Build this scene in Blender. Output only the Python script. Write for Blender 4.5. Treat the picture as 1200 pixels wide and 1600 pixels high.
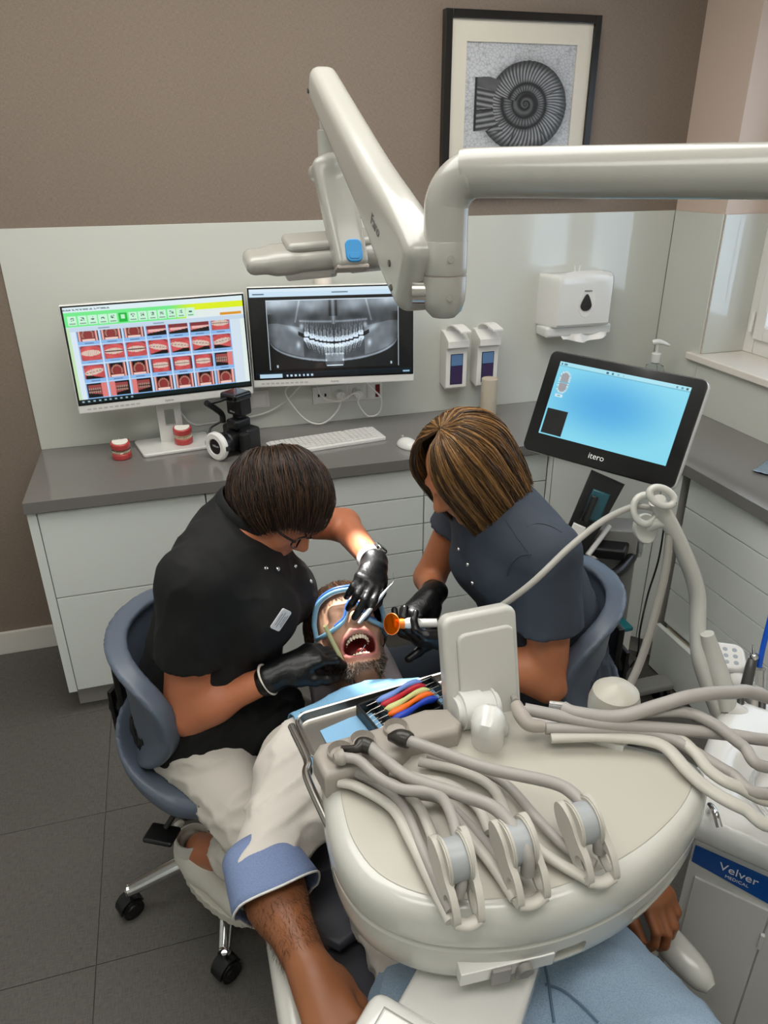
import bpy, bmesh, math, random
import numpy as np
from mathutils import Vector, Matrix
random.seed(7); RNG = np.random.default_rng(11)
for o in list(bpy.data.objects): bpy.data.objects.remove(o)
SC = bpy.context.scene; COL = SC.collection
# ------------------------------------------------------------------ camera
F_PX = 1146.92; CAM = Vector((0.50501, -2.81759, 1.81283)); YAW, PITCH, ROLL = 0.28268, 0.44599, -0.00724
_cy, _sy, _cp, _sp = math.cos(YAW), math.sin(YAW), math.cos(PITCH), math.sin(PITCH)
FWD = Vector((_sy*_cp, _cy*_cp, -_sp)); _r = Vector((_cy, -_sy, 0)); _u = _r.cross(FWD)
RIGHT = math.cos(ROLL)*_r + math.sin(ROLL)*_u; UP = -math.sin(ROLL)*_r + math.cos(ROLL)*_u
cd = bpy.data.cameras.new('camera'); cam = bpy.data.objects.new('camera', cd); COL.objects.link(cam)
cd.sensor_fit = 'HORIZONTAL'; cd.sensor_width = 36.0; cd.lens = F_PX/1200*36; cd.clip_start = .02
cam.matrix_world = Matrix(((RIGHT.x, UP.x, -FWD.x, CAM.x), (RIGHT.y, UP.y, -FWD.y, CAM.y), (RIGHT.z, UP.z, -FWD.z, CAM.z), (0, 0, 0, 1)))
SC.camera = cam
# ------------------------------------------------------------------ world, exposure
w = bpy.data.worlds.new('daylight'); SC.world = w; w.use_nodes = True
w.node_tree.nodes['Background'].inputs[0].default_value = (.75, .86, 1, 1)
w.node_tree.nodes['Background'].inputs[1].default_value = 3.0
SC.view_settings.view_transform = 'Standard'; SC.view_settings.look = 'None'; SC.view_settings.gamma = 1
SC.view_settings.use_curve_mapping = False; SC.view_settings.exposure = -0.08
LAMP_E = 5.7          # emission of the ceiling luminaires (built with the ceiling)
SPOT_W = 170.0          # operating light
# ------------------------------------------------------------------ helpers
def ray(px, py): return FWD + RIGHT*((px-600)/F_PX) - UP*((py-800)/F_PX)
def atY(px, py, y): d = ray(px, py); return CAM + d*((y-CAM.y)/d.y)
def atZ(px, py, z): d = ray(px, py); return CAM + d*((z-CAM.z)/d.z)
def atX(px, py, x): d = ray(px, py); return CAM + d*((x-CAM.x)/d.x)
def lin(h):
    h = h.lstrip('#'); c = [int(h[i:i+2], 16)/255 for i in (0, 2, 4)]
    return tuple((x/12.92 if x <= .04045 else ((x+.055)/1.055)**2.4) for x in c)
MATS = {}
def mat(name, col, rough=.5, metal=0, coat=0, bump=0, bscale=200, var=0, vscale=30, trans=0, emit=0, ior=1.45, sss=0, alpha=1, stretch=None, spec=.5, sheen=0):
    if name in MATS: return MATS[name]
    m = bpy.data.materials.new(name); m.use_nodes = True; nt = m.node_tree; b = nt.nodes['Principled BSDF']
    c = lin(col) if isinstance(col, str) else col
    I = b.inputs; I['Base Color'].default_value = (*c, 1); I['Roughness'].default_value = rough; I['Metallic'].default_value = metal
    I['Coat Weight'].default_value = coat; I['Coat Roughness'].default_value = .06; I['IOR'].default_value = ior
    I['Transmission Weight'].default_value = trans; I['Alpha'].default_value = alpha; I['Specular IOR Level'].default_value = spec
    if sss: I['Subsurface Weight'].default_value = sss; I['Subsurface Radius'].default_value = (.012, .005, .003); I['Subsurface Scale'].default_value = .6
    if sheen: I['Sheen Weight'].default_value = sheen
    if emit: I['Emission Color'].default_value = (*c, 1); I['Emission Strength'].default_value = emit
    if bump or var:
        tc = nt.nodes.new('ShaderNodeTexCoord'); vec = tc.outputs['Object']
        if stretch:
            mp = nt.nodes.new('ShaderNodeMapping'); mp.inputs['Scale'].default_value = stretch; nt.links.new(vec, mp.inputs[0]); vec = mp.outputs[0]
        if var:
            n = nt.nodes.new('ShaderNodeTexNoise'); n.inputs['Scale'].default_value = vscale; n.inputs['Detail'].default_value = 5; nt.links.new(vec, n.inputs[0])
            mx = nt.nodes.new('ShaderNodeMix'); mx.data_type = 'RGBA'
            mx.inputs[6].default_value = (*[x*(1-var) for x in c], 1); mx.inputs[7].default_value = (*[min(1, x*(1+var)) for x in c], 1)
            nt.links.new(n.outputs[0], mx.inputs[0]); nt.links.new(mx.outputs[2], I['Base Color'])
        if bump:
            n = nt.nodes.new('ShaderNodeTexNoise'); n.inputs['Scale'].default_value = bscale; n.inputs['Detail'].default_value = 4; nt.links.new(vec, n.inputs[0])
            bp = nt.nodes.new('ShaderNodeBump'); bp.inputs['Strength'].default_value = bump; bp.inputs['Distance'].default_value = .002
            nt.links.new(n.outputs[0], bp.inputs['Height']); nt.links.new(bp.outputs[0], I['Normal'])
    MATS[name] = m; return m
def weave(name, c1, c2, su, sv, rough=.85, bump=.25, plane='XZ', blot=.25):
    """woven-look covering: fine crossed threads over a soft mottling"""
    m = bpy.data.materials.new(name); m.use_nodes = True; nt = m.node_tree; b = nt.nodes['Principled BSDF']
    tc = nt.nodes.new('ShaderNodeTexCoord')
    def noise(sc, s=1.0, d=3):
        mp = nt.nodes.new('ShaderNodeMapping'); mp.inputs['Scale'].default_value = sc; nt.links.new(tc.outputs['Object'], mp.inputs[0])
        n = nt.nodes.new('ShaderNodeTexNoise'); n.inputs['Scale'].default_value = s; n.inputs['Detail'].default_value = d; nt.links.new(mp.outputs[0], n.inputs[0]); return n.outputs[0]
    if plane == 'XZ': a, bb = noise((su, su, sv)), noise((sv, sv, su))
    else: a, bb = noise((su, sv, 1)), noise((sv, su, 1))
    if plane == 'YZ': a, bb = noise((1, su, sv)), noise((1, sv, su))
    ad = nt.nodes.new('ShaderNodeMath'); ad.operation = 'ADD'; nt.links.new(a, ad.inputs[0]); nt.links.new(bb, ad.inputs[1])
    mu = nt.nodes.new('ShaderNodeMath'); mu.operation = 'MULTIPLY_ADD'; mu.inputs[1].default_value = 1.6; mu.inputs[2].default_value = -1.1; nt.links.new(ad.outputs[0], mu.inputs[0])
    bl = noise((1, 1, 1), 2.2, 4)
    m2 = nt.nodes.new('ShaderNodeMath'); m2.operation = 'MULTIPLY_ADD'; m2.inputs[1].default_value = blot; nt.links.new(bl, m2.inputs[0]); nt.links.new(mu.outputs[0], m2.inputs[2]); m2.use_clamp = True
    mx = nt.nodes.new('ShaderNodeMix'); mx.data_type = 'RGBA'; mx.inputs[6].default_value = (*lin(c1), 1); mx.inputs[7].default_value = (*lin(c2), 1)
    nt.links.new(m2.outputs[0], mx.inputs[0]); nt.links.new(mx.outputs[2], b.inputs['Base Color']); b.inputs['Roughness'].default_value = rough
    bp = nt.nodes.new('ShaderNodeBump'); bp.inputs['Strength'].default_value = bump; bp.inputs['Distance'].default_value = .001
    nt.links.new(ad.outputs[0], bp.inputs['Height']); nt.links.new(bp.outputs[0], b.inputs['Normal'])
    MATS[name] = m; return m
def colmat(name, rough=.5, emit=0, attr='Col', sss=0, coat=0, bump=0, bscale=300, spec=.5):
    """colour from the mesh's colour attribute (print, skin tones, strands)"""
    m = bpy.data.materials.new(name); m.use_nodes = True; nt = m.node_tree; b = nt.nodes['Principled BSDF']
    a = nt.nodes.new('ShaderNodeAttribute'); a.attribute_name = attr
    b.inputs['Roughness'].default_value = rough; b.inputs['Coat Weight'].default_value = coat; b.inputs['Specular IOR Level'].default_value = spec
    if emit:
        b.inputs['Base Color'].default_value = (.01, .01, .01, 1); nt.links.new(a.outputs[0], b.inputs['Emission Color']); b.inputs['Emission Strength'].default_value = emit
    else: nt.links.new(a.outputs[0], b.inputs['Base Color'])
    if sss: b.inputs['Subsurface Weight'].default_value = sss; b.inputs['Subsurface Radius'].default_value = (.012, .005, .003); b.inputs['Subsurface Scale'].default_value = .5
    if bump:
        tc = nt.nodes.new('ShaderNodeTexCoord'); n = nt.nodes.new('ShaderNodeTexNoise'); n.inputs['Scale'].default_value = bscale; n.inputs['Detail'].default_value = 3; nt.links.new(tc.outputs['Object'], n.inputs[0])
        bp = nt.nodes.new('ShaderNodeBump'); bp.inputs['Strength'].default_value = bump; bp.inputs['Distance'].default_value = .001; nt.links.new(n.outputs[0], bp.inputs['Height']); nt.links.new(bp.outputs[0], b.inputs['Normal'])
    MATS[name] = m; return m
WORLD = {}
def thing(name, label, cat, loc=(0, 0, 0), group=None, local=False):
    o = bpy.data.objects.new(name, None); COL.objects.link(o); o.empty_display_size = .05
    o.location = loc; o['label'] = label; o['category'] = cat
    if group: o['group'] = group
    if not local: WORLD[o.name] = Matrix.Translation(-Vector(loc))
    return o
def tag(o, label, cat, group=None):
    o['label'] = label; o['category'] = cat
    if group: o['group'] = group
    return o
def struct(o, label=None):
    o['kind'] = 'structure'
    if label: o['label'] = label
    return o
def link(name, me, m, parent=None, smooth=True, angle=40):
    o = bpy.data.objects.new(name, me); COL.objects.link(o)
    if m is not None: me.materials.append(m)
    if smooth:
        me.polygons.foreach_set('use_smooth', [True]*len(me.polygons))
        if angle: me.set_sharp_from_angle(angle=math.radians(angle))
    if parent is not None:
        o.parent = parent
        if parent.name in WORLD: o.matrix_parent_inverse = WORLD[parent.name]
    return o
def fin(name, bm, m, parent=None, smooth=True, angle=40):
    bmesh.ops.recalc_face_normals(bm, faces=bm.faces)
    me = bpy.data.meshes.new(name); bm.to_mesh(me); bm.free(); o = link(name, me, m, parent, smooth, angle)
    if smooth: wn = o.modifiers.new('even_normals', 'WEIGHTED_NORMAL'); wn.keep_sharp = True; wn.weight = 80
    return o
def pyd(name, V, Fc, m, parent=None, smooth=True, angle=40):
    me = bpy.data.meshes.new(name); me.from_pydata([tuple(v) for v in V], [], Fc); me.update(); return link(name, me, m, parent, smooth, angle)
def arr(name, V, Q, m, parent=None, smooth=True, angle=None, col=None):
    """fast mesh from numpy verts / quads (or tris)"""
    me = bpy.data.meshes.new(name); n, k = Q.shape
    me.vertices.add(len(V)); me.vertices.foreach_set('co', np.asarray(V, np.float32).ravel())
    me.loops.add(n*k); me.loops.foreach_set('vertex_index', Q.astype(np.int32).ravel())
    me.polygons.add(n); me.polygons.foreach_set('loop_start', np.arange(0, n*k, k, dtype=np.int32)); me.polygons.foreach_set('loop_total', np.full(n, k, np.int32))
    me.update(calc_edges=True); me.validate()
    if col is not None:
        a = me.color_attributes.new('Col', 'FLOAT_COLOR', 'POINT'); c = np.ones((len(V), 4), np.float32); c[:, :3] = col; a.data.foreach_set('color', c.ravel())
    return link(name, me, m, parent, smooth, angle)
def add_box(bm, lo, hi, bev=0, seg=2, M=None):
    lo, hi = Vector(lo), Vector(hi); c = (lo+hi)/2; s = hi-lo
    r = bmesh.ops.create_cube(bm, size=1, matrix=Matrix.Translation(c) @ Matrix.Diagonal((*s, 1)))
    vs = r['verts']
    if bev:
        es = list({e for v in vs for e in v.link_edges})
        rb = bmesh.ops.bevel(bm, geom=es, offset=bev, segments=seg, profile=.5, affect='EDGES'); vs = list({v for f in rb['faces'] for v in f.verts} | {v for v in vs if v.is_valid})
    if M is not None: bmesh.ops.transform(bm, matrix=M, verts=vs)
    return vs
def box(name, lo, hi, m, parent=None, bev=.002, seg=2, M=None):
    bm = bmesh.new(); add_box(bm, lo, hi, bev, seg); 
    if M is not None: bm.transform(M)
    return fin(name, bm, m, parent)
def add_cyl(bm, a, b, r, r2=None, n=24, caps=True):
    a, b = Vector(a), Vector(b); d = b-a; q = d.to_track_quat('Z', 'Y').to_matrix().to_4x4()
    return bmesh.ops.create_cone(bm, cap_ends=caps, segments=n, radius1=r, radius2=r if r2 is None else r2, depth=d.length, matrix=Matrix.Translation((a+b)/2) @ q)['verts']
def cyl(name, a, b, r, m, parent=None, r2=None, n=24, bev=0):
    bm = bmesh.new(); add_cyl(bm, a, b, r, r2, n)
    if bev:
        es = [e for e in bm.edges if len(e.link_faces) == 2 and any(len(f.verts) > 4 for f in e.link_faces)]
        bmesh.ops.bevel(bm, geom=es, offset=bev, segments=3, affect='EDGES')
    return fin(name, bm, m, parent)
def spline(pts, n=8):
    """Catmull-Rom through pts (each may carry a radius as 4th value)"""
    P = np.array([list(p) for p in pts], float)
    if len(P) < 3: return P
    A = np.vstack([2*P[0]-P[1], P, 2*P[-1]-P[-2]]); out = []
    for i in range(1, len(A)-2):
        for t in np.linspace(0, 1, n, endpoint=False):
            a, b, c, d = A[i-1:i+3]; out.append(.5*(2*b+(c-a)*t+(2*a-5*b+4*c-d)*t*t+(3*b-a-3*c+d)*t**3))
    out.append(A[-2]); return np.array(out)
def tube_arrays(path, rad, n=10, ry=None):
    """verts, quads of a tube along an Nx3 path; ry squashes it along the second frame axis"""
    P = np.asarray(path, float)[:, :3]; N = len(P); rad = np.broadcast_to(np.asarray(rad, float), (N,))
    ry = rad if ry is None else np.broadcast_to(np.asarray(ry, float), (N,))
    T = np.gradient(P, axis=0); T /= np.linalg.norm(T, axis=1)[:, None]+1e-12
    u = np.cross(T[0], (0, 0, 1)); u = u if np.linalg.norm(u) > 1e-3 else np.cross(T[0], (0, 1, 0)); U = []
    for t in T:
        u = u-t*np.dot(u, t); u /= np.linalg.norm(u)+1e-12; U.append(u.copy())
    U = np.array(U); W = np.cross(T, U); an = np.arange(n)*2*np.pi/n
    V = (P[:, None]+U[:, None]*(np.cos(an)[None, :, None]*rad[:, None, None])+W[:, None]*(np.sin(an)[None, :, None]*ry[:, None, None])).reshape(-1, 3)
    i = np.arange(N-1)[:, None]*n; j = np.arange(n)[None]; k = (j+1) % n
    Q = np.stack([i+j, i+k, i+n+k, i+n+j], -1).reshape(-1, 4)
    return V, Q
def tube(name, pts, r, m, parent=None, n=12, sub=8, ry=None, caps=True):
    S = spline(pts, sub); rad = S[:, 3] if S.shape[1] > 3 else np.full(len(S), r)
    V, Q = tube_arrays(S, rad, n, ry)
    Fc = [tuple(q) for q in Q]
    if caps: Fc += [tuple(range(n-1, -1, -1)), tuple(range(len(V)-n, len(V)))]
    return pyd(name, V, Fc, m, parent, angle=50)
def prism(name, poly, z0, z1, m, parent=None, bev=0, seg=3, M=None):
    bm = bmesh.new(); vs = [bm.verts.new((*p, z0)) for p in poly]; f = bm.faces.new(vs)
    r = bmesh.ops.extrude_face_region(bm, geom=[f]); bmesh.ops.translate(bm, vec=(0, 0, z1-z0), verts=[v for v in r['geom'] if isinstance(v, bmesh.types.BMVert)])
    bmesh.ops.recalc_face_normals(bm, faces=bm.faces)
    if bev: bmesh.ops.bevel(bm, geom=[e for e in bm.edges if abs(e.verts[0].co.z-e.verts[1].co.z) < 1e-6], offset=bev, segments=seg, profile=.5, affect='EDGES')
    if M is not None: bm.transform(M)
    return fin(name, bm, m, parent)
def rrect(w, h, r, n=6, cx=0, cy=0):
    out = []
    for sx, sy, a0 in ((1, 1, 0), (-1, 1, 90), (-1, -1, 180), (1, -1, 270)):
        for k in range(n+1):
            a = math.radians(a0+90*k/n); out.append((cx+sx*(w/2-r)+r*math.cos(a), cy+sy*(h/2-r)+r*math.sin(a)))
    return out
def lathe(name, prof, m, parent=None, n=32, M=None):
    V = []; Fc = []
    for r, z in prof:
        for k in range(n): a = 2*math.pi*k/n; V.append((r*math.cos(a), r*math.sin(a), z))
    for i in range(len(prof)-1):
        for k in range(n): Fc.append((i*n+k, i*n+(k+1) % n, (i+1)*n+(k+1) % n, (i+1)*n+k))
    if prof[0][0] > 1e-5: Fc.append(tuple(range(n-1, -1, -1)))
    if prof[-1][0] > 1e-5: Fc.append(tuple(range((len(prof)-1)*n, len(prof)*n)))
    if M is not None: V = [M @ Vector(v) for v in V]
    return pyd(name, V, Fc, m, parent, angle=35)
def frame_M(o, x=None, y=None, z=None):
    """matrix with given origin and (approximately) given axes"""
    if x is not None and z is not None: x = Vector(x).normalized(); y = Vector(z).cross(x).normalized(); z = x.cross(y)
    elif x is not None and y is not None: x = Vector(x).normalized(); z = x.cross(Vector(y)).normalized(); y = z.cross(x)
    else: y = Vector(y).normalized(); x = y.cross(Vector(z)).normalized(); z = x.cross(y)
    return Matrix(((x.x, y.x, z.x, o[0]), (x.y, y.y, z.y, o[1]), (x.z, y.z, z.z, o[2]), (0, 0, 0, 1)))
def panel_print(name, img, w, h, M, m, parent=None):
    """flat print: a fine grid in local XZ (facing -Y) whose colours come from img[row, col] (row 0 on top, sRGB)"""
    ny, nx = img.shape[:2]; c = np.clip(img, 0, 1); c = np.where(c <= .04045, c/12.92, ((c+.055)/1.055)**2.4)
    X, Z = np.meshgrid(np.linspace(-w/2, w/2, nx), np.linspace(h/2, -h/2, ny)); V = np.stack([X.ravel(), np.zeros(nx*ny), Z.ravel()], 1)
    A = np.array(M); V = V @ A[:3, :3].T + A[:3, 3]
    i = (np.arange(ny-1)[:, None]*nx+np.arange(nx-1)[None]).ravel(); Q = np.stack([i, i+nx, i+nx+1, i+1], 1)
    return arr(name, V, Q, m, parent, smooth=False, col=c.reshape(-1, 3))
def text(name, s, size, M, m, parent=None, depth=.0003, align='CENTER'):
    cu = bpy.data.curves.new(name, 'FONT'); cu.body = s; cu.size = size; cu.extrude = depth; cu.align_x = align; cu.align_y = 'CENTER'; cu.resolution_u = 3
    o = bpy.data.objects.new(name+'_tmp', cu); COL.objects.link(o); bpy.context.view_layer.update()
    me = bpy.data.meshes.new_from_object(o.evaluated_get(bpy.context.evaluated_depsgraph_get())); bpy.data.objects.remove(o)
    me.transform(M); me.materials.clear(); me.name = name
    return link(name, me, m, parent, smooth=False)
def copy_tree(o, loc, rz, label=None):
    def rec(a, par):
        c = a.copy(); COL.objects.link(c)
        if par is not None: c.parent = par; c.matrix_parent_inverse = a.matrix_parent_inverse
        for ch in a.children: rec(ch, c)
        return c
    r = rec(o, None); r.location = loc; r.rotation_euler = (0, 0, rz)
    if label: r['label'] = label
    return r
# ---- signed-distance modelling (smooth organic solids) -> mesh by surface nets
def sd_cone(a, b, ra, rb):
    a = np.array(a, np.float32); b = np.array(b, np.float32); d = b-a; L = float(d @ d)+1e-12
    def f(P):
        q = P-a; t = np.clip(q @ d/L, 0, 1); return np.linalg.norm(q-t[:, None]*d, axis=1)-(ra+(rb-ra)*t)
    return f
def sd_ell(c, r, R=None):
    c = np.array(c, np.float32); r = np.array(r, np.float32); A = None if R is None else np.array(R, np.float32)[:3, :3]
    def f(P):
        q = P-c
        if A is not None: q = q @ A
        k0 = np.linalg.norm(q/r, axis=1); k1 = np.linalg.norm(q/(r*r), axis=1)+1e-9; return k0*(k0-1)/k1
    return f
def sd_box(c, s, rad, R=None):
    c = np.array(c, np.float32); s = np.array(s, np.float32)-rad; A = None if R is None else np.array(R, np.float32)[:3, :3]
    def f(P):
        q = P-c
        if A is not None: q = q @ A
        q = np.abs(q)-s; return np.linalg.norm(np.maximum(q, 0), axis=1)+np.minimum(q.max(1), 0)-rad
    return f
def sd_poly(pts, rads):
    """distance to a polyline with radius per point"""
    fs = [sd_cone(pts[i], pts[i+1], rads[i], rads[i+1]) for i in range(len(pts)-1)]
    def f(P):
        d = fs[0](P)
        for g in fs[1:]: d = np.minimum(d, g(P))
        return d
    return f
def smin(a, b, k):
    if k <= 0: return np.minimum(a, b)
    h = np.maximum(k-np.abs(a-b), 0)/k; return np.minimum(a, b)-h*h*k*.25
def smax(a, b, k): return -smin(-a, -b, k)
def union(items):
    """items: (sdf, k)"""
    def f(P):
        d = items[0][0](P)
        for g, k in items[1:]: d = smin(d, g(P), k)
        return d
    return f
def half(p, n):
    p = np.array(p, np.float32); n = np.array(n, np.float32); n = n/np.linalg.norm(n)
    return lambda P: (P-p) @ n
def cut(f, *hs, k=0):
    def g(P):
        d = f(P)
        for h in hs: d = smax(d, h(P), k)
        return d
    return g
def nets(f, lo, hi, h, B=16):
    lo = np.array(lo, float); n = np.ceil((np.array(hi)-lo)/h).astype(int)+1; n = ((n+B-1)//B)*B
    G = np.empty(n, np.float32); nb = n//B
    ii = np.stack(np.meshgrid(*[np.arange(k) for k in nb], indexing='ij'), -1).reshape(-1, 3)
    cen = (lo+(ii*B+(B-1)/2)*h).astype(np.float32); dc = f(cen); near = np.abs(dc) < B*h*.9+.012
    off = np.stack(np.meshgrid(*[np.arange(B)]*3, indexing='ij'), -1).reshape(-1, 3)*h
    for a, d, nr in zip(ii, dc, near):
        s = tuple(slice(k*B, k*B+B) for k in a)
        if not nr: G[s] = d
    idx = np.where(near)[0]
    for c0 in range(0, len(idx), 24):
        ids = idx[c0:c0+24]; P = ((lo+ii[ids]*B*h)[:, None]+off[None]).reshape(-1, 3).astype(np.float32); D = f(P).reshape(len(ids), B, B, B)
        for q, i in enumerate(ids): G[tuple(slice(k*B, k*B+B) for k in ii[i])] = D[q]
    S = G < 0
    cs = [S[x:n[0]-1+x, y:n[1]-1+y, z:n[2]-1+z] for x in (0, 1) for y in (0, 1) for z in (0, 1)]
    cnt = sum(c.astype(np.int8) for c in cs); act = (cnt > 0) & (cnt < 8); ids = np.argwhere(act)
    if len(ids) == 0: return np.zeros((0, 3)), np.zeros((0, 4), int)
    vid = -np.ones(act.shape, np.int64); vid[act] = np.arange(len(ids))
    acc = np.zeros((len(ids), 3)); w_ = np.zeros(len(ids))
    cor = [(x, y, z) for x in (0, 1) for y in (0, 1) for z in (0, 1)]
    gv = {c: G[ids[:, 0]+c[0], ids[:, 1]+c[1], ids[:, 2]+c[2]] for c in cor}
    for c in cor:
        for ax in range(3):
            if c[ax] == 0:
                e = list(c); e[ax] = 1; e = tuple(e); a, b = gv[c], gv[e]; m_ = (a < 0) != (b < 0)
                t = np.where(m_, a/(a-b+1e-20), 0); p = np.zeros((len(ids), 3)); p += c; p[:, ax] += t
                acc[m_] += p[m_]; w_[m_] += 1
    V = lo+(ids+acc/w_[:, None])*h; Q = []
    for ax in range(3):
        o1, o2 = [(1, 2), (2, 0), (0, 1)][ax]
        sl0 = [slice(1, n[k]-1) for k in range(3)]; sl0[ax] = slice(0, n[ax]-1); sl1 = list(sl0); sl1[ax] = slice(1, n[ax])
        a, b = S[tuple(sl0)], S[tuple(sl1)]
        for flip, m_ in ((False, a & ~b), (True, ~a & b)):
            e = np.argwhere(m_)
            if not len(e): continue
            base = e+np.array([1 if k != ax else 0 for k in range(3)])
            def v(d1, d2):
                q = base.copy(); q[:, o1] -= d1; q[:, o2] -= d2; return vid[q[:, 0], q[:, 1], q[:, 2]]
            qd = np.stack([v(1, 1), v(0, 1), v(0, 0), v(1, 0)], 1); Q.append(qd[:, ::-1] if flip else qd)
    return V, np.concatenate(Q)
def sdf_mesh(name, f, lo, hi, h, m, parent=None, col=None, angle=None):
    V, Q = nets(f, lo, hi, h)
    return arr(name, V, Q, m, parent, smooth=True, angle=angle, col=None if col is None else col(V))
def vnoise(P, s, seed=0):
    """cheap smooth pseudo-noise in [-1, 1]"""
    r = np.random.default_rng(seed); d = np.zeros(len(P), np.float32)
    for k in range(6):
        v = r.normal(size=3); v /= np.linalg.norm(v); d += np.sin(P @ (v*s*(.7+.25*k)).astype(np.float32)+r.uniform(0, 6.28))
    return d/4
def local_f(M, g):
    A = np.array(M.inverted(), np.float32); return lambda P: g(P @ A[:3, :3].T+A[:3, 3])
def carve(o, boxes, M):
    """cut real recesses (boxes given in the frame M) out of a part"""
    bm = bmesh.new()
    for lo, hi, bev in boxes: add_box(bm, lo, hi, bev, 3)
    bm.transform(M); bmesh.ops.recalc_face_normals(bm, faces=bm.faces); me = bpy.data.meshes.new('cutter'); bm.to_mesh(me); bm.free()
    c = bpy.data.objects.new('cutter', me); COL.objects.link(c)
    for m_ in list(o.modifiers): o.modifiers.remove(m_)
    b = o.modifiers.new('recess', 'BOOLEAN'); b.object = c; b.operation = 'DIFFERENCE'; b.solver = 'EXACT'
    bpy.context.view_layer.update(); n = bpy.data.meshes.new_from_object(o.evaluated_get(bpy.context.evaluated_depsgraph_get()))
    o.modifiers.clear(); o.data = n; bpy.data.objects.remove(c); n.polygons.foreach_set('use_smooth', [True]*len(n.polygons)); n.set_sharp_from_angle(angle=math.radians(30))
    wn = o.modifiers.new('even_normals', 'WEIGHTED_NORMAL'); wn.keep_sharp = True; wn.weight = 80
    return o
def minus(f, *gs):
    """f with the solids gs pressed out of it (contact is kept: the gs are taken 2 mm slimmer)"""
    def h(P):
        d = f(P)
        for g in gs: d = np.maximum(d, -(g(P)+.002))
        return d
    return h
# ------------------------------------------------------------------ materials shared
M_WALL = weave('woven_wallpaper', '#6c5e52', '#86786b', 900, 90)
M_FLOOR = weave('woven_vinyl', '#403c38', '#5f5b56', 420, 45, rough=.6, bump=.3, plane='XY', blot=.5)
M_PAINT = mat('pink_beige_paint', '#c9b5a6', .7, bump=.05, bscale=300)
M_CEIL = mat('ceiling_paint', '#e9e7e2', .8)
M_WHITE_TRIM = mat('white_trim', '#d6d1c8', .35)
M_GLASSBACK = mat('pale_lacquered_glass', '#c8c9c0', .06, coat=.6, spec=.5)
M_QUARTZ = mat('grey_quartz', '#74716d', .12, coat=.3, var=.06, vscale=500)
M_FRONT = mat('white_lacquer_front', '#dfe3dd', .16, coat=.3)
M_CARC = mat('white_carcass', '#b9b5ad', .4)
M_PLINTH = mat('plinth_grey', '#a09c95', .4)
M_WPL = mat('white_plastic', '#dfdcd6', .3, coat=.15)
M_BPL = mat('black_plastic', '#101011', .35)
M_SATIN = mat('satin_black', '#0b0b0c', .22, coat=.3)
M_CHROME = mat('chrome', '#d8d8d8', .12, metal=1)
M_STEEL = mat('brushed_steel', '#b9b5ae', .24, metal=1)
M_CREAM = mat('cream_enamel', '#c4c3bb', .22, coat=.35)
M_CREAM2 = mat('cream_satin', '#b7b3a7', .38, coat=.1)
M_CREAMD = mat('warm_grey_plastic', '#a19990', .42)
M_HOSE = mat('grey_silicone_hose', '#a09b95', .42, var=.04)
M_HOSEC = mat('cream_hose_arm', '#bcb8ae', .4)
M_WHITEGL = mat('gloss_white', '#d9d8d3', .16, coat=.4)
RX = 2.5965      # right wall
ZG = 1.6211      # top of the glass splashback
HC = .855        # worktop height
# ------------------------------------------------------------------ floor with tiles
XA, XB, YA, YB, ZC = -1.37, RX+.0, -3.75, 0.0, 2.80
fl = struct(box('floor', (XA, YA, -.06), (XB+.25, YB, -.004), mat('joint_grey', '#4b4743', .8), bev=0))
base = box('tile', (0.0008, 0.0008, -.004), (.4992, .4992, 0), M_FLOOR, fl, bev=.0006, seg=1); tm = base.data
x0 = .13186; y0 = -.98832; k = 0
for i in range(-3, 6):
    for j in range(-6, 3):
        xx, yy = x0+.5*i, y0+.5*j
        if xx+.5 > XB+.3 or yy+.5 > YB+.02+.5 or xx < XA-.01-.5: continue
        o = base if k == 0 else base.copy()
        if k: COL.objects.link(o)
        o.location = (xx, yy, 0); k += 1
# ------------------------------------------------------------------ walls
struct(box('wall_back', (XA, 0, 0), (RX+.45, .12, ZC), M_WALL, bev=0))
M_PALE = mat('pale_wall_paint', '#dde1dc', .75)
struct(box('wall_left', (XA-.1, YA, 0), (XA, 0, ZC), M_PALE, bev=0))
struct(box('wall_front', (XA, YA-.1, 0), (RX+.45, YA, ZC), M_PALE, bev=0))
ce = struct(box('ceiling', (XA, YA, ZC), (RX+.45, 0, ZC+.1), M_CEIL, bev=0))
WY0, WY1, WZ0, WZ1, WXF = -.30, -1.9, 1.089, 2.35, RX+.20       # window recess
bm = bmesh.new()
add_box(bm, (RX, WY0, 0), (RX+.32, 0, ZC)); add_box(bm, (RX, YA, 0), (RX+.32, WY1, ZC))
add_box(bm, (RX, WY1, 0), (RX+.32, WY0, WZ0-.03)); add_box(bm, (RX, WY1, WZ1), (RX+.32, WY0, ZC))
struct(fin('wall_right', bm, M_PAINT))
bm = bmesh.new(); add_box(bm, (XA, -.016, 0), (-.0, -.0, .10), .003); 
struct(fin('baseboard_back', bm, M_WHITE_TRIM))
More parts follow.
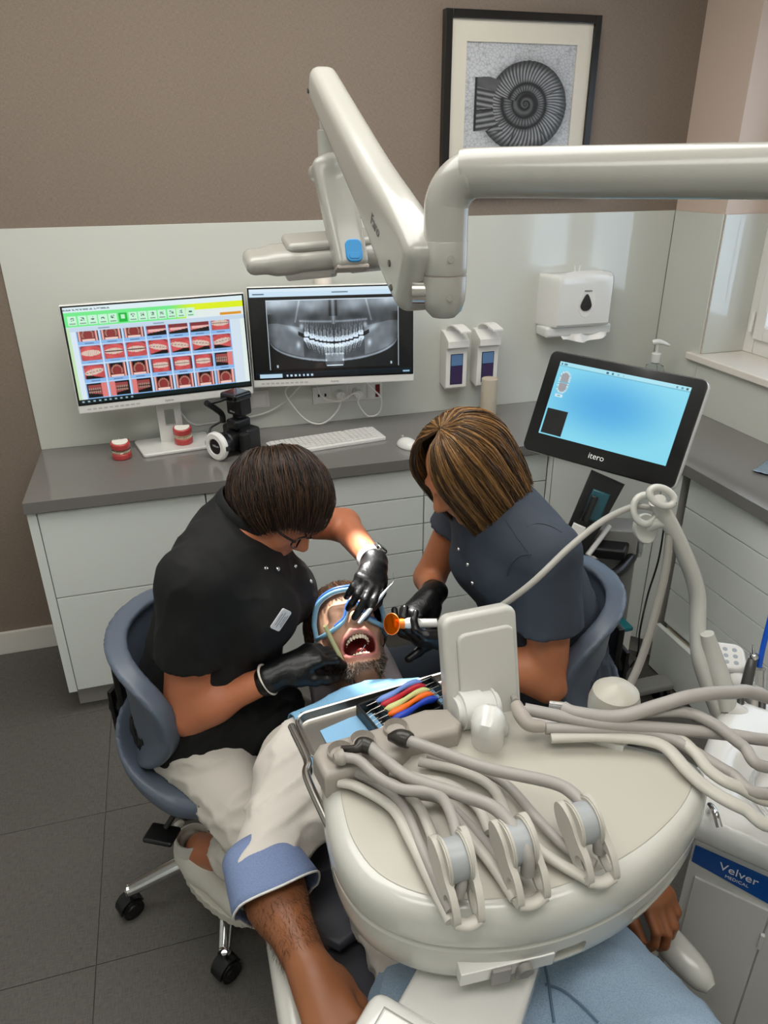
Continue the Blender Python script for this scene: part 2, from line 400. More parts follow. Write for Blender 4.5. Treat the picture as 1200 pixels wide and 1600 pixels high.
# window
wi = struct(thing('window_1', 'white framed window in the recess of the right wall', 'window', (WXF+.03, (WY0+WY1)/2, WZ0))); del wi['category']
bm = bmesh.new(); fw = .06
for (ya, yb, za, zb) in ((WY0-fw, WY0, WZ0, WZ1), (WY1, WY1+fw, WZ0, WZ1), (WY1+fw, WY0-fw, WZ0, WZ0+fw), (WY1+fw, WY0-fw, WZ1-fw, WZ1), ((WY0+WY1)/2-.05, (WY0+WY1)/2+.05, WZ0+fw, WZ1-fw)):
    add_box(bm, (WXF, ya, za), (WXF+.06, yb, zb), .004)
fin('window_frame', bm, M_WPL, wi)
for ya, yb in ((WY0-fw-.002, (WY0+WY1)/2+.052), ((WY0+WY1)/2-.052, WY1+fw+.002)):
    bm = bmesh.new(); s = .055; za, zb = WZ0+fw+.002, WZ1-fw-.002
    for (a, b, c, d) in ((ya-s, ya, za, zb), (yb, yb+s, za, zb), (yb+s, ya-s, za, za+s), (yb+s, ya-s, zb-s, zb)): add_box(bm, (WXF-.018, a, c), (WXF+.03, b, d), .006)
    sa = fin('sash', bm, M_WPL, wi)
    box('pane', (WXF, yb+s-.005, za+s-.005), (WXF+.008, ya-s+.005, zb-s+.005), mat('window_glass', '#f4faff', 0, trans=1, ior=1.1), sa, bev=0)
cyl('hinge', (WXF-.022, WY0-.052, WZ0+.09), (WXF-.022, WY0-.052, WZ0+.17), .008, M_WPL, wi)
cyl('blind_cord', (WXF-.03, WY0-.125, WZ0+.18), (WXF-.03, WY0-.128, WZ1-.1), .0015, M_WPL, wi, n=8)
si = box('trim_1', (RX-.03, WY1-.06, WZ0-.03), (WXF+.02, WY0+.055, WZ0), mat('pale_marble_sill', '#ded6cc', .2, coat=.3, var=.05, vscale=8), bev=.006, seg=3); struct(si, 'pale stone window sill')
# glass splashback: one panel on each wall face
g = tag(box('glass_splashback', (.001, -.007, HC), (RX-.008, -.0005, ZG), M_GLASSBACK, bev=.001, seg=1), 'long pale lacquered glass splashback panel behind the two monitors', 'splashback')
bm = bmesh.new(); add_box(bm, (RX-.007, WY0+.001, HC), (RX-.0005, -.008, ZG), .001, 1)
tag(fin('glass_splashback', bm, M_GLASSBACK), 'narrow pale glass splashback strip between wall corner and window recess', 'splashback')
bm = bmesh.new(); add_box(bm, (RX-.007, -3.0, HC), (RX-.0005, WY0-.001, WZ0-.031), .001, 1)
tag(fin('glass_splashback', bm, M_GLASSBACK), 'low pale glass splashback strip under the window sill', 'splashback')
bm = bmesh.new(); add_box(bm, (RX+.001, WY0-.007, WZ0+.001), (WXF-.001, WY0-.0005, ZG), .001, 1)
tag(fin('glass_splashback', bm, M_GLASSBACK), 'pale glass panel lining the side of the window recess', 'splashback')
# ceiling luminaires
lms = [mat('lamp_diffuser', (1, .985, .945), .5, emit=LAMP_E), mat('lamp_diffuser_front', (1, .985, .945), .5, emit=LAMP_E*1.10)]  # second panel glows stronger than the first, to fill surfaces facing the camera
for i, (lx, ly, wx, wy, lb) in enumerate(((.7, -1.15, 2.2, 1.1, 'large white ceiling lamp panel above the two dental workers'), (.7, -2.75, 2.2, .6, 'narrow white ceiling lamp panel above the treatment chair foot end'))):
    t = thing('ceiling_lamp_offscreen', lb, 'ceiling lamp', (lx, ly, ZC))
    bm = bmesh.new()
    for (a, b, c, d) in ((-wx/2-.02, -wx/2, -wy/2-.02, wy/2+.02), (wx/2, wx/2+.02, -wy/2-.02, wy/2+.02), (-wx/2, wx/2, -wy/2-.02, -wy/2), (-wx/2, wx/2, wy/2, wy/2+.02)):
        add_box(bm, (lx+a, ly+c, ZC-.03), (lx+b, ly+d, ZC+.001))
    fin('lamp_frame', bm, M_WPL, t)
    box('lamp_diffuser_offscreen', (lx-wx/2, ly-wy/2, ZC-.02), (lx+wx/2, ly+wy/2, ZC-.012), lms[i], t, bev=0)
# ------------------------------------------------------------------ cabinets
YF = -.485
def fronts(t, xs, zs, y, kind='drawer', th=.019, gap=.0022):
    for a, b in zip(zs[:-1], zs[1:]): box(kind, (xs[0]+gap, y, a+gap), (xs[1]-gap, y+th, b-gap), M_FRONT, t, bev=.0012)
def cabinet(label, x0, x1, zs, kind, side=False):
    t = thing('base_cabinet', label, 'cabinet', ((x0+x1)/2, -.25, 0))
    box('carcass', (x0+.001, YF+.0195, .10), (x1-.001, -.002, HC-.041), M_CARC, t, bev=0)
    xa = x0
    if side:
        box('side_panel', (x0+.002, YF-.002, .10), (x0+.030, -.003, HC-.0405), M_FRONT, t, bev=.001); xa = x0+.030
    fronts(t, (xa, x1), zs, YF, kind)
    box('plinth', (x0+(.018 if side else 0), YF+.055, 0), (x1, YF+.07, .10), M_PLINTH, t, bev=.001)
    return t
cabinet('white base cabinet with two tall fronts at the open end of worktop', 0, .557, [.103, .490, .809], 'cabinet_door', True)
cabinet('white cabinet of wide drawers below the keyboard', .557, 1.337, [.103, .232, .361, .468, .582, .695, .809], 'drawer')
cabinet('white narrower cabinet of drawers behind the dental assistant', 1.337, 1.836, [.103, .232, .361, .468, .582, .695, .809], 'drawer')
# diagonal corner cabinet
t = thing('corner_cabinet', 'white diagonal corner cabinet with one plain door behind the scanner cart', 'cabinet', (2.2, -.35, 0))
A, B = Vector((1.836, YF, 0)), Vector((2.180, YF-.345, 0)); d = (B-A).normalized(); nn = Vector((d.y, -d.x, 0)); ln = (B-A).length
Md = Matrix(((d.x, -nn.x, 0, A.x), (d.y, -nn.y, 0, A.y), (0, 0, 1, 0), (0, 0, 0, 1)))
prism('carcass', [(1.838, -.003), (1.838, YF+.02), (2.186, YF-.33), (2.594, YF-.33), (2.594, -.003)], .10, HC-.041, M_CARC, t)
box('filler_strip', (.001, 0, .103), (.020, .019, .809), M_FRONT, t, bev=.001, M=Md)
box('cabinet_door', (.022, 0, .103), (ln-.068, .019, .809), M_FRONT, t, bev=.001, M=Md)
box('filler_strip', (ln-.065, 0, .103), (ln-.002, .019, .809), M_FRONT, t, bev=.001, M=Md)
box('plinth', (.02, .055, 0), (ln+.03, .07, .10), M_PLINTH, t, bev=.001, M=Md)
# right-hand run, fronts face -x
def cab_right(label, y0, y1, zs, pulled=False):
    XF = 2.195; t = thing('base_cabinet', label, 'cabinet', (2.39, (y0+y1)/2, 0))
    box('carcass', (XF+.0195, y1+.001, .10), (RX-.002, y0-.001, HC-.041), M_CARC, t, bev=0)
    for a, b in zip(zs[:-1], zs[1:]): box('drawer', (XF, y1+.002, a+.002), (XF+.019, y0-.002, b-.002), M_FRONT, t, bev=.0012)
    if pulled:
        pd = box('plinth_drawer', (XF-.035, y1+.002, .012), (XF-.015, y0-.002, .205), M_FRONT, t, bev=.001)
        box('drawer_box', (XF-.015, y1+.02, .03), (XF+.017, y0-.02, .19), mat('cream_drawer', '#cfc5b2', .5), pd, bev=0)
    else: box('plinth', (XF+.055, y1, 0), (XF+.07, y0, .10), M_PLINTH, t, bev=.001)
cab_right('white drawer cabinet beside corner with its lowest drawer pulled out', -.846, -1.50, [.208, .355, .468, .582, .695, .809], True)
cab_right('white drawer cabinet along right wall behind the cuspidor', -1.50, -2.30, [.103, .232, .355, .468, .582, .695, .809])
tag(prism('worktop', [(0, -.001), (0, -.5026), (1.829, -.5026), (2.172, -.842), (2.172, -2.9), (2.595, -2.9), (2.595, -.001)], HC-.04, HC, M_QUARTZ, bev=.0015, seg=2), 'glossy grey stone worktop running around the corner', 'worktop')
# ------------------------------------------------------------------ prints (drawn as arrays)
def smooth01(a, b, x): t = np.clip((x-a)/(b-a), 0, 1); return t*t*(3-2*t)
def fbm(X, Y, s, seed=0):
    r = np.random.default_rng(seed); o = np.zeros_like(X)
    for k in range(14):
        an = r.uniform(0, 6.28); f = s*r.uniform(.5, 2.2); o += np.sin((X*np.cos(an)+Y*np.sin(an))*f+r.uniform(0, 6.28))/(.6+f/s)
    return o/4
def img_ammonite(nx=190, ny=230):
    X, Y = np.meshgrid(np.linspace(0, 1, nx), np.linspace(0, 1.2, ny)); r = np.random.default_rng(3)
    bg = .80+.03*fbm(X, Y, 8, 1)
    pts = r.uniform((-.05, -.05), (1.05, 1.25), (1500, 2)); d1 = np.full(X.shape, 9.); d2 = d1.copy()
    for p in pts:
        d = np.hypot(X-p[0], Y-p[1]); d2 = np.where(d < d1, d1, np.minimum(d2, d)); d1 = np.minimum(d1, d)
    crack = 1-smooth01(.001, .006, d2-d1); g = bg-.13*crack
    cx, cy = .56, .56; dx, dy = X-cx, (Y-cy); rho = np.hypot(dx/1.0, dy/1.12); th = np.arctan2(dy, dx)
    # whorl edges: outer radius grows along the shell
    ang = np.mod(-th-2.85, 2*np.pi)/(2*np.pi)       # 0 at aperture, rising around
    outer = .36+.10*(1-ang)**1.2; shell = rho < outer*.96
    ap = (X > .09) & (X < .42) & (Y > .30+.02*np.sin(X*20)+(X-.1)*.25) & (Y < .82) & (rho > .2)
    shell |= ap; inner = .16+.06*(1-ang); core = .075+.02*(1-ang)
    rib = .5+.5*np.sin(th*62+6*np.sin(rho*9)); rib = rib**.7
    v = .16+.48*rib*smooth01(inner*.9, inner*1.25, rho)*(1-smooth01(outer*.74, outer*.97, rho)*.85)
    v = np.where(rho < inner, .22+.30*(.5+.5*np.sin(th*40))*smooth01(core, inner*.8, rho)*(1-smooth01(inner*.8, inner, rho)), v)
    v = np.where(rho < core*1.3, .22+.16*np.sin(np.log(np.maximum(rho, 1e-3))*6-th), v)
    v = np.where((np.abs(rho-inner) < .012) | (np.abs(rho-core*1.3) < .008), .12, v)
    apx = ap & (rho > .30); v = np.where(apx, .18+.40*(.5+.5*np.sin(Y*120+X*22*np.sign(Y-.6))), v)
    v = np.where(apx & (Y < .40+(X-.1)*.25), .30+.15*X, v); v = np.where(apx & (np.abs(Y-.625+.1*(X-.1)) < .008), .08, v)
    v = np.where(apx & (X < .115), .12, v)
    for k, (a, b) in enumerate(((.3, .8), (1.0, .8), (1.9, 1.0), (-.45, .8), (2.5, .9))): v = np.where((np.abs(np.mod(th-a+np.pi, 6.283)-np.pi) < .014) & (rho > inner) & shell, .08, v)
    v += .03*fbm(X, Y, 60, 5)
    g = np.where(shell, v, g-.12*np.exp(-np.maximum(rho-outer, 0)*30)*(rho > outer*.9))
    return np.repeat(np.clip(g, 0, 1)[:, :, None], 3, 2)*np.array([.98, .985, 1.0])
def img_xray(nx=300, ny=168):
    X, Y = np.meshgrid(np.linspace(0, 1, nx), np.linspace(0, 1, ny)); im = np.zeros((ny, nx, 3))
    im[:] = (.01, .012, .015)
    im[Y < .085] = (.80, .90, .97); im[(Y < .035)] = (.86, .93, .98)
    bar = Y > .955; im[bar] = (.02, .07, .10); im[bar & (X < .17)] = (.72, .84, .92); im[bar & (X < .03)] = (.01, .03, .05)
    for k in range(7): im[bar & (np.abs(X-.20-.026*k) < .006) & (np.abs(Y-.978) < .011)] = (.75, .85, .92)
    im[bar & (X > .94) & (X < .985) & (np.abs(Y-.978) < .008)] = (.6, .75, .85)
    im[(Y > .935) & (Y < .955)] = (.03, .10, .14)
    im[(np.abs(Y-.05) < .006) & (np.abs(X-.55) < .05)] = (.35, .42, .48); im[(np.abs(Y-.055) < .006) & (X > .02) & (X < .09)] = (.2, .3, .38)
    x0, x1, y0, y1 = .095, .915, .125, .905; U, V = (X-x0)/(x1-x0)*2-1, (Y-y0)/(y1-y0); ins = (np.abs(U) < 1) & (V > 0) & (V < 1)
    a = np.abs(U); g = .30+.07*fbm(U, V, 9, 2)+.04*fbm(U, V, 30, 12)
    g += .42*np.exp(-((V-.02)/.11)**2)*(.6+.5*smooth01(.35, .8, a)+.15*fbm(U, V, 14, 3))        # skull base
    g += .20*np.exp(-((a-.33)/.13)**2-((V-.12)/.10)**2); g -= .12*np.exp(-((a-.3)/.1)**2-((V-.24)/.07)**2)
    g += .30*np.exp(-((V-.30-.02*np.cos(U*3))/.015)**2)*(a < .52)*(a > .03)                        # palate line
    g += .32*np.exp(-(a/.025)**2)*(V < .36)*(.4+.6*(V > .24)); g -= .25*np.exp(-((a-.045)/.02)**2)*(V < .24)
    g += .22*np.exp(-((a-.50-.25*V)/.012)**2)*(V < .32)                                              # zygoma lines
    g -= .20*smooth01(.86, 1, a)*(V > .2)
    # ramus and body of the mandible
    jl = .53+.33*np.sqrt(np.maximum(0, 1-(a/.98)**2)); g += .16*((V < jl) & (V > .33+.0*a) & (a > .47) & (V > .40+.32*(a-.47)*-.6))
    g += .34*np.exp(-((V-jl-.03)/.016)**2)*(a > .12); g *= np.where(V > jl+.045, .32+.25*np.exp(-(a/.16)**2*4), 1)
    g += .30*np.exp(-((a-.60)/.09)**2-((V-.47+.5*(a-.5))/.05)**2)
    g += .45*np.exp(-((a-.485)/.03)**2-((V-.375)/.035)**2)+.38*np.exp(-((a-.545)/.03)**2-((V-.645)/.05)**2)
    bx = lambda q: .615-.13*(np.abs(q)/.5)**2
    g = np.where((np.abs(V-bx(U)-.012) < .030) & (a < .54), g*.25, g)
    ws = [.030, .026, .031, .030, .031, .043, .043]; u0 = .004
    for k, tw in enumerate(ws):
        uc = u0+tw; u0 += 2*tw*.96; mol = k > 4
        for sg in (-1, 1):
            for row in (-1, 1):
                c = uc*(1.0 if row < 0 else 1.04)*sg; y0_ = bx(c)+(0 if row < 0 else .024); Lt = (.225 if k in (2,) else .20) if row < 0 else (.19 if not mol else .185)
                sl = -sg*row*.10*(k/6) if row > 0 else 0.0
                h = (V-y0_)*row/Lt; uu = (U-c-sl*np.clip(h, 0, 1)*.6)/tw; crown = (h > .0) & (h < .36) & (np.abs(uu)**2.4+np.abs((h-.17)/.19)**2.4 < 1)
                wr = np.clip(.86-.62*h, .1, 1); root = (h >= .25) & (h < 1) & (np.abs(uu) < wr) & (~(mol & (np.abs(uu) < .16+.12*(h-.3)) & (h > .5)))
                edge = np.clip(np.abs(uu)/np.maximum(wr, .1), 0, 1); pulp = np.exp(-(uu/.16)**2)*(h > .2)
                g = np.where(root, .48+.24*edge-.14*pulp-.25*np.clip(h-.4, 0, 1), g); g = np.where(crown, .93-.22*np.exp(-(uu/.3)**2)*(h > .18)-.1*(np.abs(uu) > .85), g)
    g = np.where((a < .46) & (V > bx(U)-.25) & (V < bx(U)-.19), g*.9+.10*(.5+.5*np.sin(U*160)), g)
    g += .32*((a < .14) & (V > .78) & (V < .955))*(1-.3*(V-.78)/.17)+.12*((a < .155) & (V > .66) & (V < .8))
    g += .8*((a < .13) & (np.abs(V-.965) < .008)); g += .7*((np.abs(a-.88) < .012) & (np.abs(V-.955) < .02))
    g = np.clip(g, 0, 1); fr = (np.abs(a-.995) < .006) | (V < .012); g = np.where(fr, .85, g)
    xr = np.stack([g*.93, g*1.0, g*1.06], -1); im = np.where(ins[:, :, None], xr, im)
    return im
def img_gallery(nx=330, ny=186):
    X, Y = np.meshgrid(np.linspace(0, 1, nx), np.linspace(0, 1, ny)); im = np.zeros((ny, nx, 3)); im[:] = (.86, .92, .97)
    im[Y < .05] = (.88, .95, .97)
    gr = (Y >= .05) & (Y < .20); im[gr] = (.40, .92, .52); t = smooth01(.55, .72, X)
    im[gr] = (np.array([.45, .93, .55])*(1-t[gr])[:, None]+np.array([.88, .95, .10])*t[gr][:, None])
    wh = gr & (X > .66) & (Y > .115+.0*X); f = smooth01(.05, .2, Y); im[wh] = (.90, .94, .93)
    for k in range(13):
        c = .04+.054*k; b = (np.abs(X-c) < .0235) & (np.abs(Y-.135) < .048)
        if k == 5: im[b] = (.02, .72, .22); im[(np.abs(X-c) < .012) & (np.abs(Y-.125) < .022)] = (.75, .95, .8)
        else:
            im[b] = (.80, .97, .86); im[(np.abs(X-c) < .010) & (np.abs(Y-.122) < .018) & (fbm(X, Y, 300, k) > 0)] = (.25, .35, .3)
            im[(np.abs(X-c) < .016) & (np.abs(Y-.165) < .006)] = (.45, .62, .52)
    im[(np.abs(Y-.178) < .012) & (X > .86) & (X < .985)] = (.88, .58, .08)
    im[(Y > .20) & (Y < .245)] = (.78, .86, .93); im[(np.abs(Y-.225) < .006) & (np.abs(X-.5) < .03)] = (.5, .58, .66); im[(np.abs(Y-.225) < .006) & (np.abs(X-.2) < .03)] = (.5, .58, .66)
    im[(np.abs(Y-.028) < .007) & (X < .25) & (fbm(X, Y, 260, 4) > -.2)] = (.5, .58, .6)
    gx0, gx1, gy0, gy1 = .045, .915, .245, .945; cw = (gx1-gx0)/7; rowh = .197
    kinds = [[3, 3, 3, 5, 5, 5, 0], [0, 1, 1, 2, 2, 2, 6], [6, 4, 4, 7, 7, 7, 8], [8, 9, 9, 4, 4, 4, 4]]
    for rI in range(4):
        for c in range(7):
            X0 = gx0+c*cw; yt = gy0+rI*rowh-.052; u = (X-X0)/cw; v = (Y-yt)/rowh; cell = (u >= .02) & (u < .98) & (v >= .02) & (v < .98) & (Y > gy0)
            im[cell] = (.55, .73, .93); im[cell & (np.abs(v-.90) < .02) & (np.abs(u-.5) < .2)] = (.38, .5, .68)
            ph = cell & (u > .07) & (u < .95) & (v > .05) & (v < .80); U, W_ = (u-.5)/.44, (v-.425)/.375; k = kinds[rI][c]; q = np.zeros(im.shape)
            n1 = fbm(X, Y, 70, rI*7+c)*.05; q[:] = (.72, .33, .33); q += n1[:, :, None]
            rr = np.hypot(U*.85, W_)
            if k in (0, 1, 2, 6, 7):
                s = {2: .22, 6: -.22}.get(k, 0); cy = -.02+s*U
                tw = .155; ph_ = np.abs(np.mod((U+.08)/tw, 1)-.5)*2; teeth = (np.abs(W_-cy) < .42*np.sqrt(np.maximum(0, 1-(U/.95)**2))); q[teeth] = (np.array([.93, .82, .76])[None]*(1-.35*ph_[teeth]**3)[:, None])
                gap = teeth & (np.abs(W_-cy) < (.09 if k == 1 else .025)); q[gap] = (.22, .06, .07)
                gum = ~teeth & (rr < .95); q[gum] = q[gum]*np.array([1.12, .98, 1.0]); edge = rr > 1.05
                if k == 7: q[(np.abs(U) > .78)] = (.62, .25, .26); q[(np.abs(U) > .93)] = (.10, .03, .04)
                if k in (2, 6): q[(W_ > .5) & (U*(1 if k == 6 else -1) > -.9+.0) & (W_ > .62-.35*U*(1 if k == 2 else -1))] = (.03, .02, .02)
                q[edge & (W_ < 0)] = (.60, .22, .24); q[rr > 1.25] = (.93, .60, .58)
            elif k in (3, 4):
                q[:] = (.05, .03, .04); lip = np.abs(np.abs(U)-.82) < .10; q[lip] = (.93, .70, .66)
                arch = np.hypot(U/.62, (W_-.15)/.95); ins = (arch < 1) & (W_ < .75); q[ins] = (.42, .12, .12); pal = (np.hypot(U/.38, (W_-.2)/.62) < 1); q[pal & ins] = (.55, .20, .20)
                tr = (np.abs(arch-.82) < .13) & (W_ < .55); tt = .5+.5*np.sin(np.arctan2(W_-.15, U)*22); q[tr] = np.array([.72, .48, .42])[None]*(.75+.35*tt[tr])[:, None]
                q[(W_ > .66) & (np.abs(U) < .62)] = (.95, .80, .76); q[(np.abs(U) > .62) & (np.abs(U) < .74)] = (.60, .28, .28)
            elif k == 5:
                q[:] = (.80, .42, .43); q[(W_ > .0) & (W_ < .45) & (U > -.8)] = (.93, .72, .70); q[W_ > .5-.2*U] = (.03, .02, .02); q[W_ < .1] = (.50, .18, .2)
            else:
                s = 1 if k == 8 else -1; q[:] = (.60, .27, .27); q[(W_ > .55+.25*U*s)] = (.03, .02, .02); q[(W_ < -.8)] = (.03, .02, .02)
                tt = (np.abs(W_-.0) < .36) & (U*s < .35) & (U*s > -.85); q[tt] = np.array([.78, .60, .54])[None]*(.75+.25*np.sin(U*30))[tt][:, None]; q[tt & (np.abs(W_) < .05)] = (.2, .06, .06)
                q[(U*s > .45)] = (.88, .50, .48); q[(U*s < -.85)] = (.04, .03, .03)
            im[ph] = np.clip(q, 0, 1)[ph]
    side = (X > gx1+.004) & (Y > .245) & (Y < .945); im[side] = (.84, .90, .95); im[side & (X > .975)] = (.90, .95, .93)
    im[(X < .018) & (Y > .2)] = (.78, .90, .72)
    im[Y > .955] = (.02, .10, .10)
    for k in range(10): im[(Y > .955) & (np.abs(X-.02-.03*k) < .006) & (np.abs(Y-.978) < .010)] = (.6, .72, .78)
    return im
def img_scanner(nx=260, ny=150):
    X, Y = np.meshgrid(np.linspace(0, 1, nx), np.linspace(0, 1, ny)); d = np.hypot((X-.45)/.60, (Y-.45)/.55); t = smooth01(.05, 1.1, d)[:, :, None]
    im = np.array([.32, .68, .90])*(1-t)+np.array([.53, .86, .95])*t
    im[Y < .055] = (.66, .89, .95); im[(np.abs(Y-.058) < .005)] = (.42, .72, .82)
    for c, w_, col in ((.385, .010, (.05, .35, .45)), (.425, .008, (.1, .45, .55)), (.47, .007, (.5, .75, .82)), (.51, .007, (.6, .8, .86)), (.905, .006, (.3, .55, .65)), (.94, .007, (.35, .6, .68)), (.975, .007, (.1, .3, .3)), (.02, .007, (.2, .45, .5)), (.05, .012, (.3, .55, .6))):
        im[(np.abs(X-c) < w_) & (np.abs(Y-.028) < .013)] = col
    for cy, s in ((.20, 1), (.335, -1)):                                     # tooth charts
        v = (Y-cy)*s; U = (X-.075)/.040; W_ = v/.075; a = np.hypot(U, np.minimum(W_, 0)); ins = (a < 1) & (W_ < .75)
        im[ins] = (.62, .62, .64); rim = (np.abs(a-.98) < .17) & (W_ < .75); im[rim] = (.80, .92, .95); im[rim & (np.sin(np.arctan2(np.minimum(W_, 0), U)*26+W_*16) > .55)] = (.45, .70, .80)
    im[(np.abs(Y-.262) < .01) & (np.abs(X-.075) < .035)] = (.55, .66, .70)
    im[(np.abs(Y-.455) < .02) & (np.abs(X-.068) < .03)] = (.82, .93, .95); im[(np.abs(Y-.455) < .006) & (np.abs(X-.068) < .013)] = (.45, .6, .66)
    b = (X > .012) & (X < .185) & (Y > .64) & (Y < .985); im[b] = (.03, .035, .04); im[b & (X > .10) & (np.abs(X-.15+.25*(Y-.8)) < .02)] = (.06, .05, .05)
    im += .0
    return im
M_SCREEN = colmat('screen_emission', .25, emit=1.0, coat=.2)
M_PRINT = colmat('paper_print', .55)
# ------------------------------------------------------------------ picture on the back wall
t = thing('picture', 'framed black and white picture of a spiral fossil shell', 'picture', (1.835, -.01, 1.68))
a, b = atY(697, 12, -.03), atY(938, 24, -.03); c = atY(735, 303, -.03); PX0, PX1, PZ1, PZ0 = 1.545, 2.142, 2.278, 1.697
bm = bmesh.new(); fw = .026
for (p, q, r, s) in ((PX0, PX0+fw, PZ0, PZ1), (PX1-fw, PX1, PZ0, PZ1), (PX0+fw, PX1-fw, PZ0, PZ0+fw), (PX0+fw, PX1-fw, PZ1-fw, PZ1)): add_box(bm, (p, -.034, r), (q, 0, s), .002)
fin('picture_frame', bm, mat('black_lacquer_wood', '#0d0c0c', .3, coat=.3), t)
bm = bmesh.new(); mw = .058
for (p, q, r, s) in ((PX0+fw, PX0+fw+mw, PZ0+fw, PZ1-fw), (PX1-fw-mw, PX1-fw, PZ0+fw, PZ1-fw), (PX0+fw+mw, PX1-fw-mw, PZ0+fw, PZ0+fw+mw), (PX0+fw+mw, PX1-fw-mw, PZ1-fw-.066, PZ1-fw)): add_box(bm, (p, -.022, r), (q, -.017, s))
fin('mat_board', bm, mat('cream_mat_board', '#ddd6c6', .8), t)
px0, px1, pz0, pz1 = PX0+fw+mw-.002, PX1-fw-mw+.002, PZ0+fw+mw-.002, PZ1-fw-.066+.002
panel_print('print', img_ammonite(), px1-px0, pz1-pz0, Matrix.Translation(((px0+px1)/2, -.0165, (pz0+pz1)/2)), M_PRINT, t)
box('picture_glass', (PX0+fw, -.027, PZ0+fw), (PX1-fw, -.0255, PZ1-fw), mat('picture_glass', '#ffffff', 0, trans=1, ior=1.12), t, bev=0)
box('backing', (PX0+.01, -.0155, PZ0+.01), (PX1-.01, -.001, PZ1-.01), M_BPL, t, bev=0)
# ------------------------------------------------------------------ monitors on the worktop
def monitor(label, pos, yaw, tilt, img, stand, loc):
    w_, h_ = .612, .366; M = Matrix.Translation(pos) @ Matrix.Rotation(yaw, 4, 'Z') @ Matrix.Rotation(tilt, 4, 'X')
    t = thing('monitor', label, 'monitor', loc)
    box('housing', (-w_/2, -.004, -h_/2), (w_/2, .034, h_/2), M_WHITEGL, t, bev=.006, seg=3, M=M)
    chin = .030
    box('bezel', (-w_/2+.004, -.0055, -h_/2+chin), (w_/2-.004, 0, h_/2-.004), M_SATIN, t, bev=.0005, seg=1, M=M)
    sc = panel_print('screen', img, w_-.020, h_-chin-.015, M @ Matrix.Translation((0, -.0065, (chin-.004)/2+.0005)), M_SCREEN, t)
    MT = M @ Matrix.Translation((0, -.0042, -h_/2+chin/2)) @ Matrix.Rotation(math.pi/2, 4, 'X')
    text('brand_lettering', 'iiyama', .012, MT, mat('grey_print', '#6d6a68', .6), t)
    bm = bmesh.new()
    for k in range(10): add_box(bm, (-w_/2+.03+k*.018, -.0046, -h_/2+.012), (-w_/2+.042+k*.018, -.0038, -h_/2+.018))
    bm.transform(M); fin('control_marks', bm, mat('pale_print', '#b5b1ab', .6), t)
    if stand:
        # pedestal with cable hole and flat foot
        f = Matrix.Translation((stand[0], stand[1], HC)) @ Matrix.Rotation(yaw, 4, 'Z')
        poly = rrect(.27, .172, .015); poly = [(x*(1.0-.10*(y < 0)), y) for x, y in poly]
        prism('stand_foot', poly, 0, .013, M_WHITEGL, t, bev=.004, M=f)
        bm = bmesh.new()
        for (a, b, c, d) in ((-.043, -.018, 0, .26), (.018, .043, 0, .26), (-.018, .018, 0, .075), (-.018, .018, .125, .26)): add_box(bm, (a, .02, c+.012), (b, .038, d), 0)
        bm.transform(f); fin('stand_column', bm, M_WHITEGL, t)
        box('neck', (-.04, .03, -.06), (.04, .085, .06), M_WHITEGL, t, M=M)
    else:
        bm = bmesh.new(); add_box(bm, (-.05, .03, -.05), (.05, .05, .05), .003); bm.transform(M); fin('mount_plate', bm, M_WPL, t)
        box('wall_arm', (pos[0]-.03, pos[1]+.03, pos[2]-.04), (pos[0]+.03, -.0062, pos[2]+.04), M_WPL, t, bev=.004)
        lathe('mount_cap', [(.034, 0), (.030, .045), (.026, .05), (0, .05)], mat('pinkish_cap', '#d8cdc2', .4), t, n=24, M=Matrix.Translation((pos[0]-.012, -.045, pos[2]+h_/2-.02)))
        box('cap_bracket', (pos[0]-.03, -.08, pos[2]+.02), (pos[0]+.006, -.0062, pos[2]+h_/2-.015), M_WPL, t, bev=.002)
    return t
monitor('white-framed monitor on pedestal showing a grid of mouth photographs', (.479, -.148, 1.214), math.radians(6.7), math.radians(-2.6), img_gallery(), (.475, -.112), (.475, -.11, HC))
monitor('white-framed wall-mounted monitor showing a grey dental x-ray', (1.094, -.127, 1.227), math.radians(-8.9), math.radians(-3.2), img_xray(), None, (1.094, -.127, 1.04))
# ------------------------------------------------------------------ sockets and cables
def socket_plate(x0, x1, z0, z1, label, kinds):
    t = thing('socket_panel', label, 'wall socket', ((x0+x1)/2, -.008, z0))
    box('plate', (x0, -.016, z0), (x1, -.006, z1), M_WPL, t, bev=.002); n = len(kinds); w_ = (x1-x0)/n
    for k, kd in enumerate(kinds):
        cx, cz = x0+w_*(k+.5), (z0+z1)/2
        box('insert', (cx-w_*.42, -.018, cz-.030), (cx+w_*.42, -.0155, cz+.030), M_WHITEGL, t, bev=.001)
        if kd == 'round':
            bm = bmesh.new(); add_cyl(bm, (cx, -.0195, cz), (cx, -.0165, cz), .022, n=28); fin('socket_well', bm, M_WPL, t)
            cyl('plug', (cx, -.055, cz), (cx, -.018, cz), .018, M_WHITEGL, t, r2=.020, bev=.003)
        elif kd == 'data':
            for dx, m_ in ((-.012, M_BPL), (.015, M_BPL)): box('port', (cx+dx-.004, -.0188, cz-.006), (cx+dx+.004, -.0175, cz+.006), m_, t, bev=0)
        elif kd == 'switch':
            box('rocker', (cx-w_*.36, -.021, cz-.026), (cx+w_*.02, -.0175, cz+.026), M_WPL, t, bev=.001)
            box('indicator', (cx+w_*.10, -.0205, cz-.026), (cx+w_*.36, -.0175, cz+.026), mat('dark_red_lens', '#6a1414', .2), t, bev=.001)
        else: box('rocker', (cx-w_*.3, -.021, cz-.022), (cx+w_*.3, -.0175, cz+.022), M_WPL, t, bev=.001)
    return t
socket_plate(1.027, 1.314, .936, 1.005, 'long white socket panel below the x-ray monitor', ['data', 'round', 'round', 'switch'])
